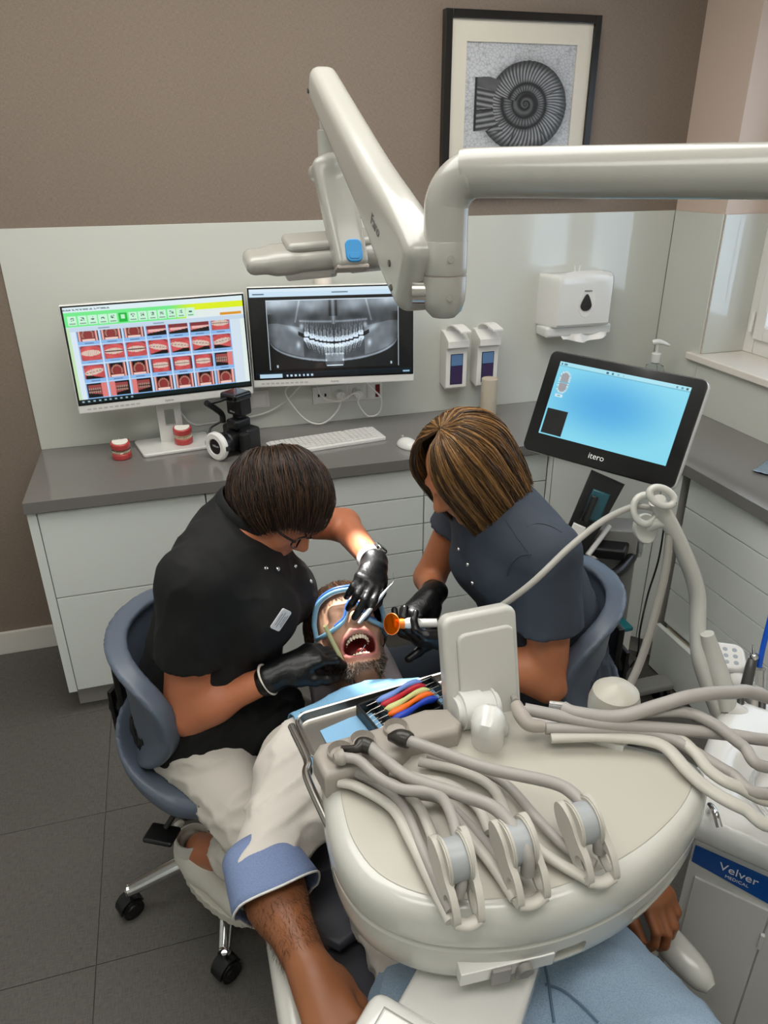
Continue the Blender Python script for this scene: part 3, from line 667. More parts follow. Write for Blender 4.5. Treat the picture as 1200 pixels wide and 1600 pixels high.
socket_plate(.775, .853, .943, 1.010, 'single white wall switch plate behind the camera', ['plain'])
def cable(name, pts, label, r=.0035, m=M_WPL):
    return tag(tube(name, pts, r, m, n=8), label, 'cable', None)
P = lambda x, y, yy=-.04: tuple(atY(x, y, yy))
cable('power_cable', [(1.04, -.10, 1.07), P(447, 607, -.06), P(462, 640, -.05), P(485, 660, -.05), P(508, 660, -.05), P(528, 640, -.05), P(535, 615, -.055), (1.135, -.05, .972)], 'white cable hanging in a deep loop from x-ray monitor to socket')
cable('power_cable', [P(495, 604, -.06), P(505, 622, -.05), P(530, 627, -.06), P(552, 615, -.075), (1.207, -.055, .972)], 'white cable in a shallow loop over the socket panel')
cable('power_cable', [(1.207, -.055, .967), P(560, 632, -.05), P(575, 650, -.05), P(592, 645, -.05), P(595, 622, -.05), P(578, 604, -.05), (1.21, -.07, 1.06)], 'white cable looping below the socket end with the red lamp')
cable('power_cable', [(.50, -.06, .99), P(300, 662, -.03), P(335, 660, -.02), P(405, 648, -.02), P(445, 628, -.03), (1.0, -.06, 1.06)], 'thin white cable running along the wall behind the camera')
# ------------------------------------------------------------------ soap dispensers
def dispenser(x, label):
    t = thing('soap_dispenser', label, 'soap dispenser', (x, -.05, 1.0), group='wall soap dispensers'); w_ = .092
    z0, z1 = .965, 1.195
    poly = [(-.0, z0+.012), (-.062, z0), (-.070, z0+.008), (-.070, z0+.165), (-.092, z0+.175), (-.092, z1-.03), (-.03, z1), (0, z1)]
    Mx = Matrix(((0, 0, 1, x-w_/2), (1, 0, 0, -.007), (0, 1, 0, 0), (0, 0, 0, 1)))
    prism('housing', poly, 0, w_, M_WPL, t, bev=.004, M=Mx)
    box('window', (x-.027, -.0785, z0+.02), (x+.027, -.0765, z0+.145), mat('bottle_blue', '#26344f', .2, coat=.4), t, bev=.001)
    box('soap_label', (x-.024, -.0795, z0+.024), (x+.024, -.0783, z0+.095), mat('purple_label', '#3b2a52', .35), t, bev=.0005)
    box('soap_label', (x-.024, -.0795, z0+.098), (x+.024, -.0783, z0+.142), mat('pale_blue_label', '#5d7fa8', .35), t, bev=.0005)
    # elbow lever
    pts = [(x-.01, -.03, z1-.005), (x-.01, -.045, z1+.020), (x, -.08, z1+.028), (x+.012, -.135, z1+.012)]
    S = spline(pts, 8); V = []; Fc = []
    for q in S:
        for dx, dz in ((-.022, -.003), (.022, -.003), (.022, .003), (-.022, .003)): V.append((q[0]+dx, q[1], q[2]+dz))
    for i in range(len(S)-1):
        for k in range(4): Fc.append((i*4+k, i*4+(k+1) % 4, i*4+4+(k+1) % 4, i*4+4+k))
    Fc += [(3, 2, 1, 0), tuple(range(len(V)-4, len(V)))]
    pyd('elbow_lever', V, Fc, M_WPL, t)
    return t
dispenser(1.612, 'white wall soap dispenser with elbow lever nearer the monitors'); dispenser(1.748, 'white wall soap dispenser with elbow lever above the beige cylinder')
# beige cylinder on the worktop
c0 = atZ(762, 650, HC)
lathe('lidded_cylinder', [(.0, 0), (.033, 0), (.034, .003), (.033, .158), (.0315, .160), (.031, .155), (.0, .155)], mat('beige_cardboard', '#c2b6a3', .6, var=.06, vscale=60), None, n=40, M=Matrix.Translation((c0.x, c0.y, HC)))
tag(bpy.data.objects['lidded_cylinder'], 'upright beige cylinder standing below the soap dispensers', 'container')
# paper towel dispenser
t = thing('paper_towel_dispenser', 'white wall paper towel dispenser with black teardrop window', 'towel dispenser', (2.13, -.06, 1.16)); x0, x1, z0, z1 = 1.985, 2.298, 1.150, 1.395
bm = bmesh.new(); rings = []
prof = [(0, 1.0, z0), (0, 1.0, z1)]
def ring(z, dep, wfac, top=0):
    out = []; w2 = (x1-x0)/2*wfac; cx = (x0+x1)/2
    for k in range(25):
        s = -1+2*k/24; edge = max(0, (abs(s)-.72)/.28); y = -.006-dep*(1-.85*edge**2.2); out.append((cx+s*w2, y, z+top*(1-(s)**2)*.012))
    out += [(cx+w2, -.0065, z), (cx-w2, -.0065, z)]; return [bm.verts.new(v) for v in out]
for z, dp, wf, tp in ((z0+.045, .112, .985, 0), (z0+.055, .118, 1, 0), (z1-.03, .120, 1, 0), (z1-.012, .116, .995, .5), (z1-.003, .105, .98, 1), (z1+.002, .09, .95, 1.2)): rings.append(ring(z, dp, wf, tp))
for a, b in zip(rings[:-1], rings[1:]):
    for k in range(27): bm.faces.new((a[k], a[(k+1) % 27], b[(k+1) % 27], b[k]))
bm.faces.new(rings[-1]); bm.faces.new(rings[0][::-1]); fin('cover', bm, M_WHITEGL, t, angle=30)
bm = bmesh.new(); add_box(bm, (x0+.004, -.10, z0), (x1-.004, -.006, z0+.046), .012, 3); fin('lower_tray', bm, M_WHITEGL, t)
tv = []
for k in range(28):
    a = 2*math.pi*k/28; r = .021*(1-.45*max(0, math.sin(a))); tv.append((r*math.cos(a)*.95, .018*math.sin(a)*(2.0 if math.sin(a) > 0 else 1.0)))
Mw = Matrix(((1, 0, 0, 2.145), (0, 0, -1, -.126), (0, 1, 0, z0+.130), (0, 0, 0, 1)))
prism('level_window', [(x*1.25, y*1.25) for x, y in tv], 0, .004, M_SATIN, t, bev=.001, M=Mw)
ell = [(.038*math.cos(2*math.pi*k/32), .062*math.sin(2*math.pi*k/32)) for k in range(32)]
prism('oval_boss', ell, -.004, .0012, M_WPL, t, bev=.0008, M=Matrix(((1, 0, 0, 2.148), (0, 0, -1, -.1245), (0, 1, 0, z0+.142), (0, 0, 0, 1))))
text('brand_lettering', 'MERIDA', .010, Matrix.Translation((2.150, -.1275, z0+.186)) @ Matrix.Rotation(math.pi/2, 4, 'X'), M_BPL, t)
# hanging paper towel
S = np.linspace(-1, 1, 31); V = []; Fc = []
for s in S:
    x = 2.165+s*.105; dz = -.008-.022*(1-abs(s))**1.0; V += [(x, -.095+.01*math.sin(s*5), z0+.012), (x, -.112+.012*math.sin(s*7), z0+.005+dz), (x, -.1115+.012*math.sin(s*7), z0+.004+dz), (x, -.094+.01*math.sin(s*5), z0+.010)]
for k in range(30):
    for j in range(4): Fc.append((k*4+j, k*4+(j+1) % 4, k*4+4+(j+1) % 4, k*4+4+j))
Fc += [(3, 2, 1, 0), (120, 121, 122, 123)]
tag(pyd('paper_towel', V, Fc, mat('tissue_white', '#e6e3dd', .9)), 'white paper towel hanging from the slot of the wall dispenser', 'paper towel')
cr = thing('wall_key', 'small clear plastic key lying on top of the towel dispenser', 'key', (2.13, -.06, z1))
for dx in (-.008, .008): cyl('prong', (2.13+dx, -.055, z1+.004), (2.13+dx*1.6, -.055, z1+.032), .003, M_WPL, cr, n=8)
box('key_plate', (2.113, -.075, z1+.001), (2.150, -.045, z1+.008), M_WPL, cr)
# pump bottle in the corner
t = thing('pump_bottle', 'clear pump bottle with white pump head in the worktop corner', 'bottle', (2.46, -.20, HC))
MB = Matrix.Translation((2.46, -.20, HC)); gl = mat('clear_bottle', '#dfe9e6', .02, trans=.92, ior=1.2)
lathe('bottle_body', [(0, 0), (.038, 0), (.042, .006), (.042, .15), (.036, .172), (.016, .182), (.0155, .195), (0, .195)], gl, t, M=MB)
lathe('collar', [(.019, .186), (.020, .188), (.020, .222), (.016, .226), (0, .226)], M_WHITEGL, t, M=MB)
cyl('pump_stem', (2.46, -.20, HC+.224), (2.46, -.20, HC+.262), .0045, M_WHITEGL, t, n=12)
tube('pump_spout', [(2.440, -.19, HC+.268, .011), (2.458, -.20, HC+.272, .012), (2.478, -.21, HC+.268, .009), (2.500, -.222, HC+.258, .006)], .01, M_WHITEGL, t)
# ------------------------------------------------------------------ keyboard and mouse
a, b = atZ(415, 692, HC+.012), atZ(582, 667, HC+.012); ux = (b-a); ux.z = 0; L = ux.length; ux.normalize(); uy = Vector((-ux.y, ux.x, 0))
KM = Matrix(((ux.x, uy.x, 0, (a.x+b.x)/2-uy.x*.066), (ux.y, uy.y, 0, (a.y+b.y)/2-uy.y*.066), (0, 0, 1, HC), (0, 0, 0, 1)))
t = thing('keyboard', 'long flat white computer keyboard on the worktop', 'keyboard', KM.translation)
L = .435
prism('keyboard_base', rrect(L, .135, .008), 0, .014, M_WHITEGL, t, bev=.003, M=KM)
bm = bmesh.new()
for r in range(6):
    n = 15
    for k in range(n+5):
        x = -L/2+.012+k*.0192+(.010 if k >= n else 0); wd = .0172
        if r == 5 and 3 <= k <= 7: 
            if k > 3: continue
            wd = .0192*5-.002
        add_box(bm, (x, .048-r*.0195-.0165+.012, .013), (x+wd, .048-r*.0195+.012, .0175), 0)
bm.transform(KM); ko = fin('keys', bm, mat('key_white', '#cfccc7', .45), t); ko['kind'] = 'stuff'
mo = atZ(637, 690, HC+.02); t = thing('computer_mouse', 'small white computer mouse beside the keyboard', 'mouse', (mo.x, mo.y, HC))
f = cut(sd_ell((mo.x, mo.y, HC+.002), (.034, .052, .032), Matrix.Rotation(.35, 3, 'Z')), half((0, 0, HC), (0, 0, -1)))
sdf_mesh('mouse_shell', f, (mo.x-.07, mo.y-.07, HC-.01), (mo.x+.07, mo.y+.07, HC+.045), .0025, M_WHITEGL, t)
cyl('scroll_wheel', (mo.x-.015, mo.y+.030, HC+.029), (mo.x-.008, mo.y+.033, HC+.029), .007, M_CREAMD, t, n=16)
# ------------------------------------------------------------------ dental models
def dental_model(x, y, z, rz, label, braces):
    t = thing('dental_model', label, 'dental model', (x, y, z)); R = Matrix.Rotation(rz, 3, 'Z'); A = np.array(R)
    loc = lambda p: tuple(A @ np.array(p)+np.array((x, y, z)))
    g1 = mat('gum_red', '#b4403f', .25, coat=.4, var=.12, vscale=90); iv = mat('tooth_ivory', '#e3d3b4', .3, coat=.3)
    arch = [(.027*math.cos(a), -.030*math.sin(a)+.012) for a in np.linspace(0, math.pi, 14)]
    for nm, z0, z1, open_ in (('lower_gum', .0, .022, 0), ('upper_gum', .040, .063, 1)):
        poly = [(.032, .026), (.034, .008)]+[(.034*math.cos(a), -.036*math.sin(a)+.008) for a in np.linspace(.15, math.pi-.15, 12)]+[(-.034, .008), (-.032, .026)]
        M = Matrix.Translation((x, y, z)) @ Matrix.Rotation(rz, 4, 'Z')
        if open_: M = M @ Matrix.Rotation(.10, 4, 'X')
        prism(nm, poly, z0, z1, g1, t, bev=.005, M=M)
        if open_: prism('plaster_top', [(p*.8, q*.8) for p, q in poly], z1-.001, z1+.003, mat('plaster_white', '#e8e4da', .7), t, bev=.001, M=M)
    for nm, z0 in (('lower_teeth', .024), ('upper_teeth', .037)):
        bm = bmesh.new()
        for (px, py) in arch:
            Mt = Matrix.Translation(loc((px, py, z0))) @ Matrix.Diagonal((.0042, .0042, .0075, 1)); bmesh.ops.create_icosphere(bm, subdivisions=2, radius=1, matrix=Mt)
        fin(nm, bm, iv, t)
    if braces:
        for zz, nm in ((.035, 'brace_wire'), (.025, 'brace_wire')): tube(nm, [loc((px*1.16, (py-.012)*1.16+.012, zz)) for px, py in arch], .0009, M_CHROME, t, n=6, sub=2)
        bm = bmesh.new()
        for zz in (.035,):
            for (px, py) in arch[1:-1]: q = loc((px*1.15, (py-.012)*1.15+.012, zz)); add_box(bm, (q[0]-.002, q[1]-.002, q[2]-.002), (q[0]+.002, q[1]+.002, q[2]+.002), .0005, 1)
        fin('brackets', bm, mat('dark_bracket', '#3c3f3a', .3, metal=.6), t)
        cyl('hinge_post', loc((-.033, .018, .012)), loc((-.030, .018, .050)), .0018, M_CHROME, t, n=10)
        for dx in (-.02, 0, .02): cyl('hinge_pin', loc((dx, .020, .062)), loc((dx, .022, .070)), .0025, M_CHROME, t, n=8)
a = atZ(191, 712, HC+.01); dental_model(a.x, a.y, HC, .12, 'red dental jaw model with metal braces standing on bare worktop', True)
a = atZ(287, 690, HC+.02); dental_model(a.x, a.y, HC+.0128, -.15, 'red dental jaw model without braces standing on white monitor foot', False)
# ------------------------------------------------------------------ camera with ring flash
o = atZ(392, 708, HC); o = Vector((.715, -.235, HC))
CM = frame_M((o.x, o.y, HC), x=(-.80, -.60, 0), z=(0, 0, 1))     # local x: lens direction
t = thing('camera', 'black camera with white ring flash and flash controller on the worktop', 'camera', o)
box('camera_body', (-.035, -.068, .004), (.030, .068, .098), M_BPL, t, bev=.010, seg=3, M=CM)
box('hand_grip', (.015, .040, .006), (.052, .070, .090), mat('rubber_black', '#0e0e0e', .7), t, bev=.010, seg=3, M=CM)
bm = bmesh.new(); add_box(bm, (-.03, -.028, .09), (.045, .028, .128), .010, 3); bm.transform(CM); fin('viewfinder_hump', bm, M_BPL, t)
cyl('mode_dial', CM @ Vector((-.005, -.048, .096)), CM @ Vector((-.005, -.048, .108)), .012, M_BPL, t)
def lath_x(nm, prof, m, z=.052): return lathe(nm, prof, m, t, n=40, M=CM @ Matrix.Translation((0, 0, z)) @ Matrix.Rotation(math.pi/2, 4, 'Y'))
lath_x('lens_barrel', [(.036, .025), (.038, .03), (.038, .07), (.034, .075), (.034, .115), (.0, .115)], M_BPL)
lath_x('ring_flash', [(.027, .108), (.048, .106), (.052, .112), (.052, .124), (.046, .129), (.030, .129), (.027, .124), (.027, .108)], mat('flash_diffuser', '#e9e7e3', .35))
lath_x('front_cap', [(0.029, .110), (.029, .126), (0, .127)], M_SATIN)
text('brand_lettering', 'Nikon', .012, CM @ Matrix.Translation((.1285, .006, .056)) @ Matrix(((0, 0, 1, 0), (1, 0, 0, 0), (0, 1, 0, 0), (0, 0, 0, 1))), mat('print_white', '#bdbdbd', .5), t)
for sy in (-1, 1): box('ring_clip', (.104, sy*.052-.006, .045), (.122, sy*.052+.006, .060), M_BPL, t, bev=.002, M=CM)
box('flash_foot', (-.02, -.015, .126), (.02, .015, .142), M_BPL, t, bev=.003, M=CM)
box('flash_controller', (-.032, -.036, .140), (.028, .036, .212), M_BPL, t, bev=.009, seg=3, M=CM @ Matrix.Translation((0, 0, .0)) )
box('controller_head', (-.034, -.040, .196), (.050, .040, .226), M_SATIN, t, bev=.010, seg=3, M=CM)
text('brand_lettering', 'Nikon', .010, CM @ Matrix.Translation((.0285, -.004, .155)) @ Matrix(((0, 0, 1, 0), (1, 0, 0, 0), (0, 1, 0, 0), (0, 0, 0, 1))), mat('print_white', '#bdbdbd', .5), t)
tube('flash_arm', [CM @ Vector(q) for q in ((.118, -.030, .205), (.080, -.034, .175), (.050, -.036, .145), (.048, -.036, .115))], .011, M_BPL, t, n=10)
tube('flash_cable', [CM @ Vector(q) for q in ((.048, -.036, .12), (.07, -.045, .112), (.10, -.044, .105), (.118, -.034, .088))], .004, M_BPL, t, n=8)
tube('controller_link', [CM @ Vector(q) for q in ((.105, -.030, .200), (.075, -.010, .205), (.045, -.005, .208))], .006, M_BPL, t, n=8)
# ------------------------------------------------------------------ blister packs on the right worktop
for k, (px, py, rz, lb) in enumerate(((1192, 731, .5, 'crumpled silver blister pack at the edge of the right worktop'),)):
    q = atZ(px+14, py+2, HC+.004); V = []; Fc = []; r = np.random.default_rng(k); n = 14
    for i in range(n):
        for j in range(n):
            u, v = i/(n-1)-.5, j/(n-1)-.5; cu = .004*abs(math.sin(u*14)*math.sin(v*11)); V.append((u*.13, v*.085, .003+cu+.018*max(0, abs(u)-.3)))
    for i in range(n-1):
        for j in range(n-1): Fc.append((i*n+j, (i+1)*n+j, (i+1)*n+j+1, i*n+j+1))
    m_ = Matrix.Translation((q.x, q.y, HC)) @ Matrix.Rotation(rz, 4, 'Z'); V = [m_ @ Vector(v) for v in V]
    o = pyd('blister_pack', V, Fc, mat('blue_silver_foil', '#9fb3c8', .25, metal=.7)); tag(o, lb, 'blister pack')
    so = o.modifiers.new('thickness', 'SOLIDIFY'); so.thickness = .0012
# ------------------------------------------------------------------ operator stools (local frame: sitter faces +x)
M_STOOL = mat('blue_grey_leather', '#565f6d', .38, bump=.12, bscale=500, coat=.05)
def stool(label):
    t = thing('operator_stool', label, 'stool', (0, 0, 0), group='operator stools', local=True); hs = .50
    for k in range(5):
        a = math.radians(72*k); c, s = math.cos(a), math.sin(a)
        lg = tube('leg', [(c*.03, s*.03, .125, .026), (c*.14, s*.14, .112, .023), (c*.262, s*.262, .085, .017), (c*.285, s*.285, .082, .016)], .02, M_CHROME, t, n=14)
        ca = math.radians(38+6*k); d = Vector((math.cos(ca), math.sin(ca), 0)); n = Vector((-d.y, d.x, 0)); o = Vector((c*.285, s*.285, 0))
        bm = bmesh.new()
        for sg in (-1, 1): add_cyl(bm, o+n*(sg*.006)+Vector((0, 0, .028)), o+n*(sg*.024)+Vector((0, 0, .028)), .028, n=28); add_cyl(bm, o+n*(sg*.020)+Vector((0, 0, .028)), o+n*(sg*.028)+Vector((0, 0, .028)), .024, .017, n=28) if sg > 0 else add_cyl(bm, o+n*(sg*.028)+Vector((0, 0, .028)), o+n*(sg*.020)+Vector((0, 0, .028)), .017, .024, n=28)
        wh = fin('caster', bm, M_BPL, t)
        V = []; Fc = []
        for j in range(9):
            b = math.radians(20+20*j)
            for w_ in (-.019, .019): q = o+n*w_+d*(.0335*math.cos(b))+Vector((0, 0, .028+.0335*math.sin(b))); V.append(q)
            for w_ in (-.019, .019): q = o+n*w_+d*(.029*math.cos(b))+Vector((0, 0, .028+.029*math.sin(b))); V.append(q)
        for j in range(8):
            for p, q in ((0, 1), (1, 3), (3, 2), (2, 0)): Fc.append((j*4+p, j*4+q, j*4+4+q, j*4+4+p))
        pyd('wheel_cover', V, Fc, M_BPL, wh)
        cyl('stem', o+Vector((0, 0, .04)), o+Vector((0, 0, .082)), .007, M_CHROME, wh, n=12)
    lathe('hub', [(0, .085), (.04, .088), (.045, .10), (.045, .15), (.036, .165), (0, .165)], M_CHROME, t)
    cyl('gas_column', (0, 0, .16), (0, 0, .40), .025, M_BPL, t); cyl('piston', (0, 0, .33), (0, 0, hs-.04), .014, M_CHROME, t)
    box('mechanism', (-.13, -.06, hs-.075), (.08, .06, hs-.045), M_BPL, t, bev=.008)
    # moulded seat with upturned rear rim
    R = .225
    def seat(P):
        q = P-np.array((0.0, 0, hs), np.float32); r = np.hypot(q[:, 0]*.97, q[:, 1]*.92); back = np.clip(-q[:, 0]/R, 0, 1)
        z = q[:, 2]-.075*np.clip((r-.12)/.12, 0, 1)**2*back*1.6+.03*np.clip(q[:, 0]-.1, 0, 1)*2
        d = np.stack([np.maximum(r-(R-.026), 0), np.abs(z)-.004], 1); return np.hypot(np.maximum(d[:, 0], 0), np.maximum(d[:, 1], 0))-.026
    global STOOL_SOLID
    sdf_mesh('seat', seat, (-.30, -.30, hs-.08), (.30, .30, hs+.20), .007, M_STOOL, t)
    zc, hh = hs+.185, .172
    def back(P):
        x, y, z = P[:, 0]-.035, P[:, 1], P[:, 2]; r = np.hypot(x, y); an = np.abs(np.arctan2(y, -x)); dz = (z-zc)/hh; wid = np.radians(84)-np.radians(22)*np.clip(-dz, 0, 1)**1.5
        Rr = .207+.020*np.clip(dz, 0, 1)**2; o = np.clip((an/wid), 0, 3)**2.6+np.abs(dz)**2.6; e = (o**(1/2.6)-1)*.16
        roll = .016*np.exp(-(e/.02)**2)                                            # rolled rim
        return smax(np.abs(r-Rr)-.012-roll, e, .012)
    STOOL_SOLID = lambda Q: np.minimum(np.minimum(seat(Q), back(Q)), np.maximum(np.hypot(Q[:, 0], Q[:, 1])-.235, np.abs(Q[:, 2]-.465)-.035))
    sdf_mesh('backrest', back, (-.32, -.32, zc-hh-.03), (.16, .32, zc+hh+.03), .007, M_STOOL, t)
    bm = bmesh.new(); add_box(bm, (-.24, -.03, hs-.065), (-.06, .03, hs-.045), .004); add_box(bm, (-.250, -.03, hs-.065), (-.230, .03, hs+.20), .006); fin('back_bracket', bm, M_BPL, t)
    cyl('bracket_knob', (-.25, 0, hs+.06), (-.285, 0, hs+.06), .022, M_BPL, t, bev=.004)
    box('adjust_strap', (-.275, -.028, hs-.02), (-.263, .028, hs+.12), M_BPL, t, bev=.003)
    tube('height_lever', [(0, -.05, hs-.06), (-.031, -.155, hs-.070), (-.055, -.205, hs-.105)], .007, M_BPL, t, n=8)
    box('lever_paddle', (-.10, -.240, hs-.125), (-.025, -.185, hs-.112), M_BPL, t, bev=.006, seg=3)
    return t
FA = math.atan2(-.17, .31)                    # dentist faces right and a little towards the chair foot
st = stool('blue grey stool with wrapped backrest under the dentist in black'); st.location = (.498, -1.326, 0); st.rotation_euler = (0, 0, FA)
st2 = copy_tree(st, (1.315, -1.40, .0), math.pi-.10, 'blue grey stool with wrapped backrest under the assistant in slate blue')
# base star turned so that its castors stand where the photograph shows them
# ------------------------------------------------------------------ treatment chair
M_UPH = mat('dark_grey_upholstery', '#45444c', .4, bump=.05, bscale=400); M_UPH2 = mat('mauve_grey_upholstery', '#8d8489', .45)
t = thing('treatment_chair', 'reclined dental treatment chair with dark grey upholstery and cream armrests', 'dental chair', (.87, -2.1, 0))
CHAIR_SDF = []
def slab(nm, prof, w0, w1, th, m, cx=.86, n=13, edge=.03):
    """upholstered slab along the (y, z) profile with widths w0 -> w1"""
    S = spline(prof, 6); f = []
    for i in range(len(S)-1):
        a, b = S[i], S[i+1]; f.append((a, b))
    def sd(P):
        best = np.full(len(P), 9., np.float32); tt = np.zeros(len(P), np.float32); L = np.concatenate([[0], np.cumsum(np.linalg.norm(np.diff(S, axis=0), axis=1))])
        for i, (a, b) in enumerate(f):
            d = b-a; q = P[:, 1:3]-a.astype(np.float32); u = np.clip(q @ d.astype(np.float32)/(d @ d), 0, 1); e = np.linalg.norm(q-u[:, None]*d, axis=1); m_ = e < best
            best = np.where(m_, e, best); tt = np.where(m_, (L[i]+u*(L[i+1]-L[i]))/L[-1], tt)
        wd = (w0+(w1-w0)*tt)/2; x = np.abs(P[:, 0]-cx)-(wd-edge); z = best-(th/2-edge*.6)
        return np.hypot(np.maximum(x, 0), np.maximum(z*1.0, 0))+np.minimum(np.maximum(x, z), 0)-edge*.6
    ys = S[:, 0]; zs = S[:, 1]; CHAIR_SDF.append(sd)
    return sdf_mesh(nm, sd, (cx-max(w0, w1)/2-.04, ys.min()-th, zs.min()-th), (cx+max(w0, w1)/2+.04, ys.max()+th, zs.max()+th), .010, m, t)
slab('backrest', [(-1.53, .625), (-1.75, .535), (-2.0, .455), (-2.15, .42)], .50, .56, .075, M_UPH)
slab('headrest', [(-1.27, .655), (-1.36, .645), (-1.46, .625)], .235, .26, .07, M_UPH2, cx=.842)
slab('seat', [(-2.12, .415), (-2.35, .43), (-2.65, .47), (-2.95, .44), (-3.25, .43)], .56, .50, .09, M_UPH)
bm = bmesh.new(); add_box(bm, (.80, -1.60, .56), (.885, -1.38, .60), .008); fin('headrest_slide', bm, M_STEEL, t)
# side wing plate of the back, pale mauve, seen beside the patient's head
prism('shoulder_wing', [(.98, -1.60), (1.10, -1.615), (1.135, -1.70), (1.13, -1.92), (1.06, -1.98), (.98, -1.95)], .525, .550, M_UPH2, t, bev=.012)
prism('shoulder_wing', [(.74, -1.60), (.62, -1.615), (.585, -1.70), (.59, -1.92), (.66, -1.98), (.74, -1.95)], .525, .550, M_UPH, t, bev=.012)
bm = bmesh.new(); add_box(bm, (.70, -2.45, .08), (1.02, -2.0, .37), .03, 3); fin('lift_column', bm, M_CREAM, t)
bm = bmesh.new(); add_box(bm, (.62, -2.9, 0), (1.10, -1.75, .06), .025, 3); fin('base_plate', bm, M_CREAMD, t)
for sx, xx in ((-1, .560), (1, 1.275)):
    if sx > 0:
        tube('armrest', [(1.235, -1.95, .475, .020), (1.255, -2.03, .472, .028), (1.283, -2.12, .460, .030), (1.296, -2.165, .452, .025), (1.302, -2.185, .448, .012)], .03, M_CREAM, t, n=16); tube('armrest_post', [(1.265, -2.08, .465), (1.20, -2.10, .43), (1.10, -2.12, .40)], .018, M_CREAM, t); continue
    ar = tube('armrest', [(xx+sx*-.0, -1.80, .545, .022), (xx, -1.95, .570, .026), (xx, -2.20, .576, .026), (xx-sx*-.0, -2.32, .556, .022)], .026, M_CREAM, t, n=16, ry=None)
    tube('armrest_post', [(xx, -2.05, .55), (xx-sx*.05, -2.07, .47), (.86+sx*.24, -2.10, .42)], .018, M_CREAM, t)
# ------------------------------------------------------------------ delivery unit
UN = thing('delivery_unit', 'cream dental delivery table with hose arms over the patient', 'delivery unit', (.93, -2.05, .80))
out = [(.652, -1.935), (.640, -2.02), (.640, -2.09), (.660, -2.155), (.705, -2.205), (.770, -2.240), (.860, -2.262), (.960, -2.262), (1.06, -2.240), (1.15, -2.200), (1.215, -2.155), (1.245, -2.115), (1.240, -2.085), (1.205, -2.055), (1.13, -1.995), (1.07, -1.935), (1.02, -1.880), (.985, -1.868), (.88, -1.885)]
S = spline([(*p, 0) for p in out+[out[0]]], 4)[:-1]; out = [(p[0], p[1]) for p in S]
def inset(poly, d):
    cx, cy = sum(p[0] for p in poly)/len(poly), sum(p[1] for p in poly)/len(poly)
    return [(cx+(x-cx)*(1-d/math.hypot(x-cx, y-cy)), cy+(y-cy)*(1-d/math.hypot(x-cx, y-cy))) for x, y in poly]
def loft(nm, rings, m, parent):
    V = []; Fc = []; n = len(rings[0][0])
    for poly, z in rings: V += [(*p, z) for p in poly]
    for i in range(len(rings)-1):
        for k in range(n): Fc.append((i*n+k, i*n+(k+1) % n, (i+1)*n+(k+1) % n, (i+1)*n+k))
    Fc += [tuple(range(n-1, -1, -1)), tuple(range((len(rings)-1)*n, len(rings)*n))]
    bm = bmesh.new(); vs = [bm.verts.new(v) for v in V]
    for f in Fc: bm.faces.new([vs[i] for i in f])
    return fin(nm, bm, m, parent, angle=30)
loft('table_body', [(inset(out, .008), .866), (inset(out, .0), .872), (inset(out, -.002), .884), (inset(out, -.001), .904), (inset(out, .005), .920), (inset(out, .015), .929), (inset(out, .027), .9325)], M_CREAM, UN)
loft('table_top_pad', [(inset(out, .026), .930), (inset(out, .029), .9338), (inset(out, .034), .9345)], M_CREAM2, UN)
LSH = loft('lower_shell', [(inset(out, .060), .772), (inset(out, .034), .776), (inset(out, .018), .786), (inset(out, .008), .803), (inset(out, .003), .828), (inset(out, .002), .858), (inset(out, .008), .8655)], M_CREAM, UN)
# front grip recess with two grey tabs
fm = frame_M(Vector((.845, -2.2570, .826)), x=(1, -.06, 0), z=(0, -.12, 1))
box('front_panel', (-.075, -.003, -.018), (.060, .02, .011), M_WHITEGL, UN, bev=.002, M=fm)
carve(LSH, [((.062, -.03, -.018), (.110, .018, .011), .006)], fm)
box('grip_recess', (.060, .0165, -.020), (.112, .022, .013), M_CREAM, UN, bev=.001, M=fm)
box('lock_tab', (-.032, -.009, -.024), (-.004, -.002, .010), mat('grey_tab', '#8c8985', .4), UN, bev=.002, M=fm)
box('lock_tab', (.004, -.009, -.026), (.024, -.002, .0), mat('grey_tab', '#8c8985', .4), UN, bev=.002, M=fm)
cyl('tab_pivot', fm @ Vector((.014, -.006, .004)), fm @ Vector((.014, -.016, .004)), .010, mat('grey_tab', '#8c8985', .4), UN)
fm2 = frame_M(Vector((1.100, -2.2190, .826)), x=(1, .38, 0), z=(.04, -.12, 1))
carve(LSH, [((-.06, -.03, -.014), (.055, .018, .011), .006)], fm2)
box('side_pocket', (-.062, .0165, -.016), (.057, .022, .013), M_CREAM, UN, bev=.001, M=fm2)
# handpiece holder bar along the back
hb = [(.648, -1.990), (.640, -1.935), (.655, -1.915), (.76, -1.905), (.80, -1.893), (.845, -1.885), (.885, -1.895), (.895, -1.935), (.88, -1.955), (.80, -1.955), (.76, -1.985)]
prism('holder_bar', hb, .915, .968, M_CREAMD, UN, bev=.012, seg=4)
for q in ((.682, -1.950), (.722, -1.937), (.782, -1.925)):
    lathe('holder_cup', [(.0, .964), (.014, .964), (.017, .970), (.019, .978), (.021, .976), (.021, .962)], M_CREAMD, UN, n=20, M=Matrix.Translation((*q, 0)))
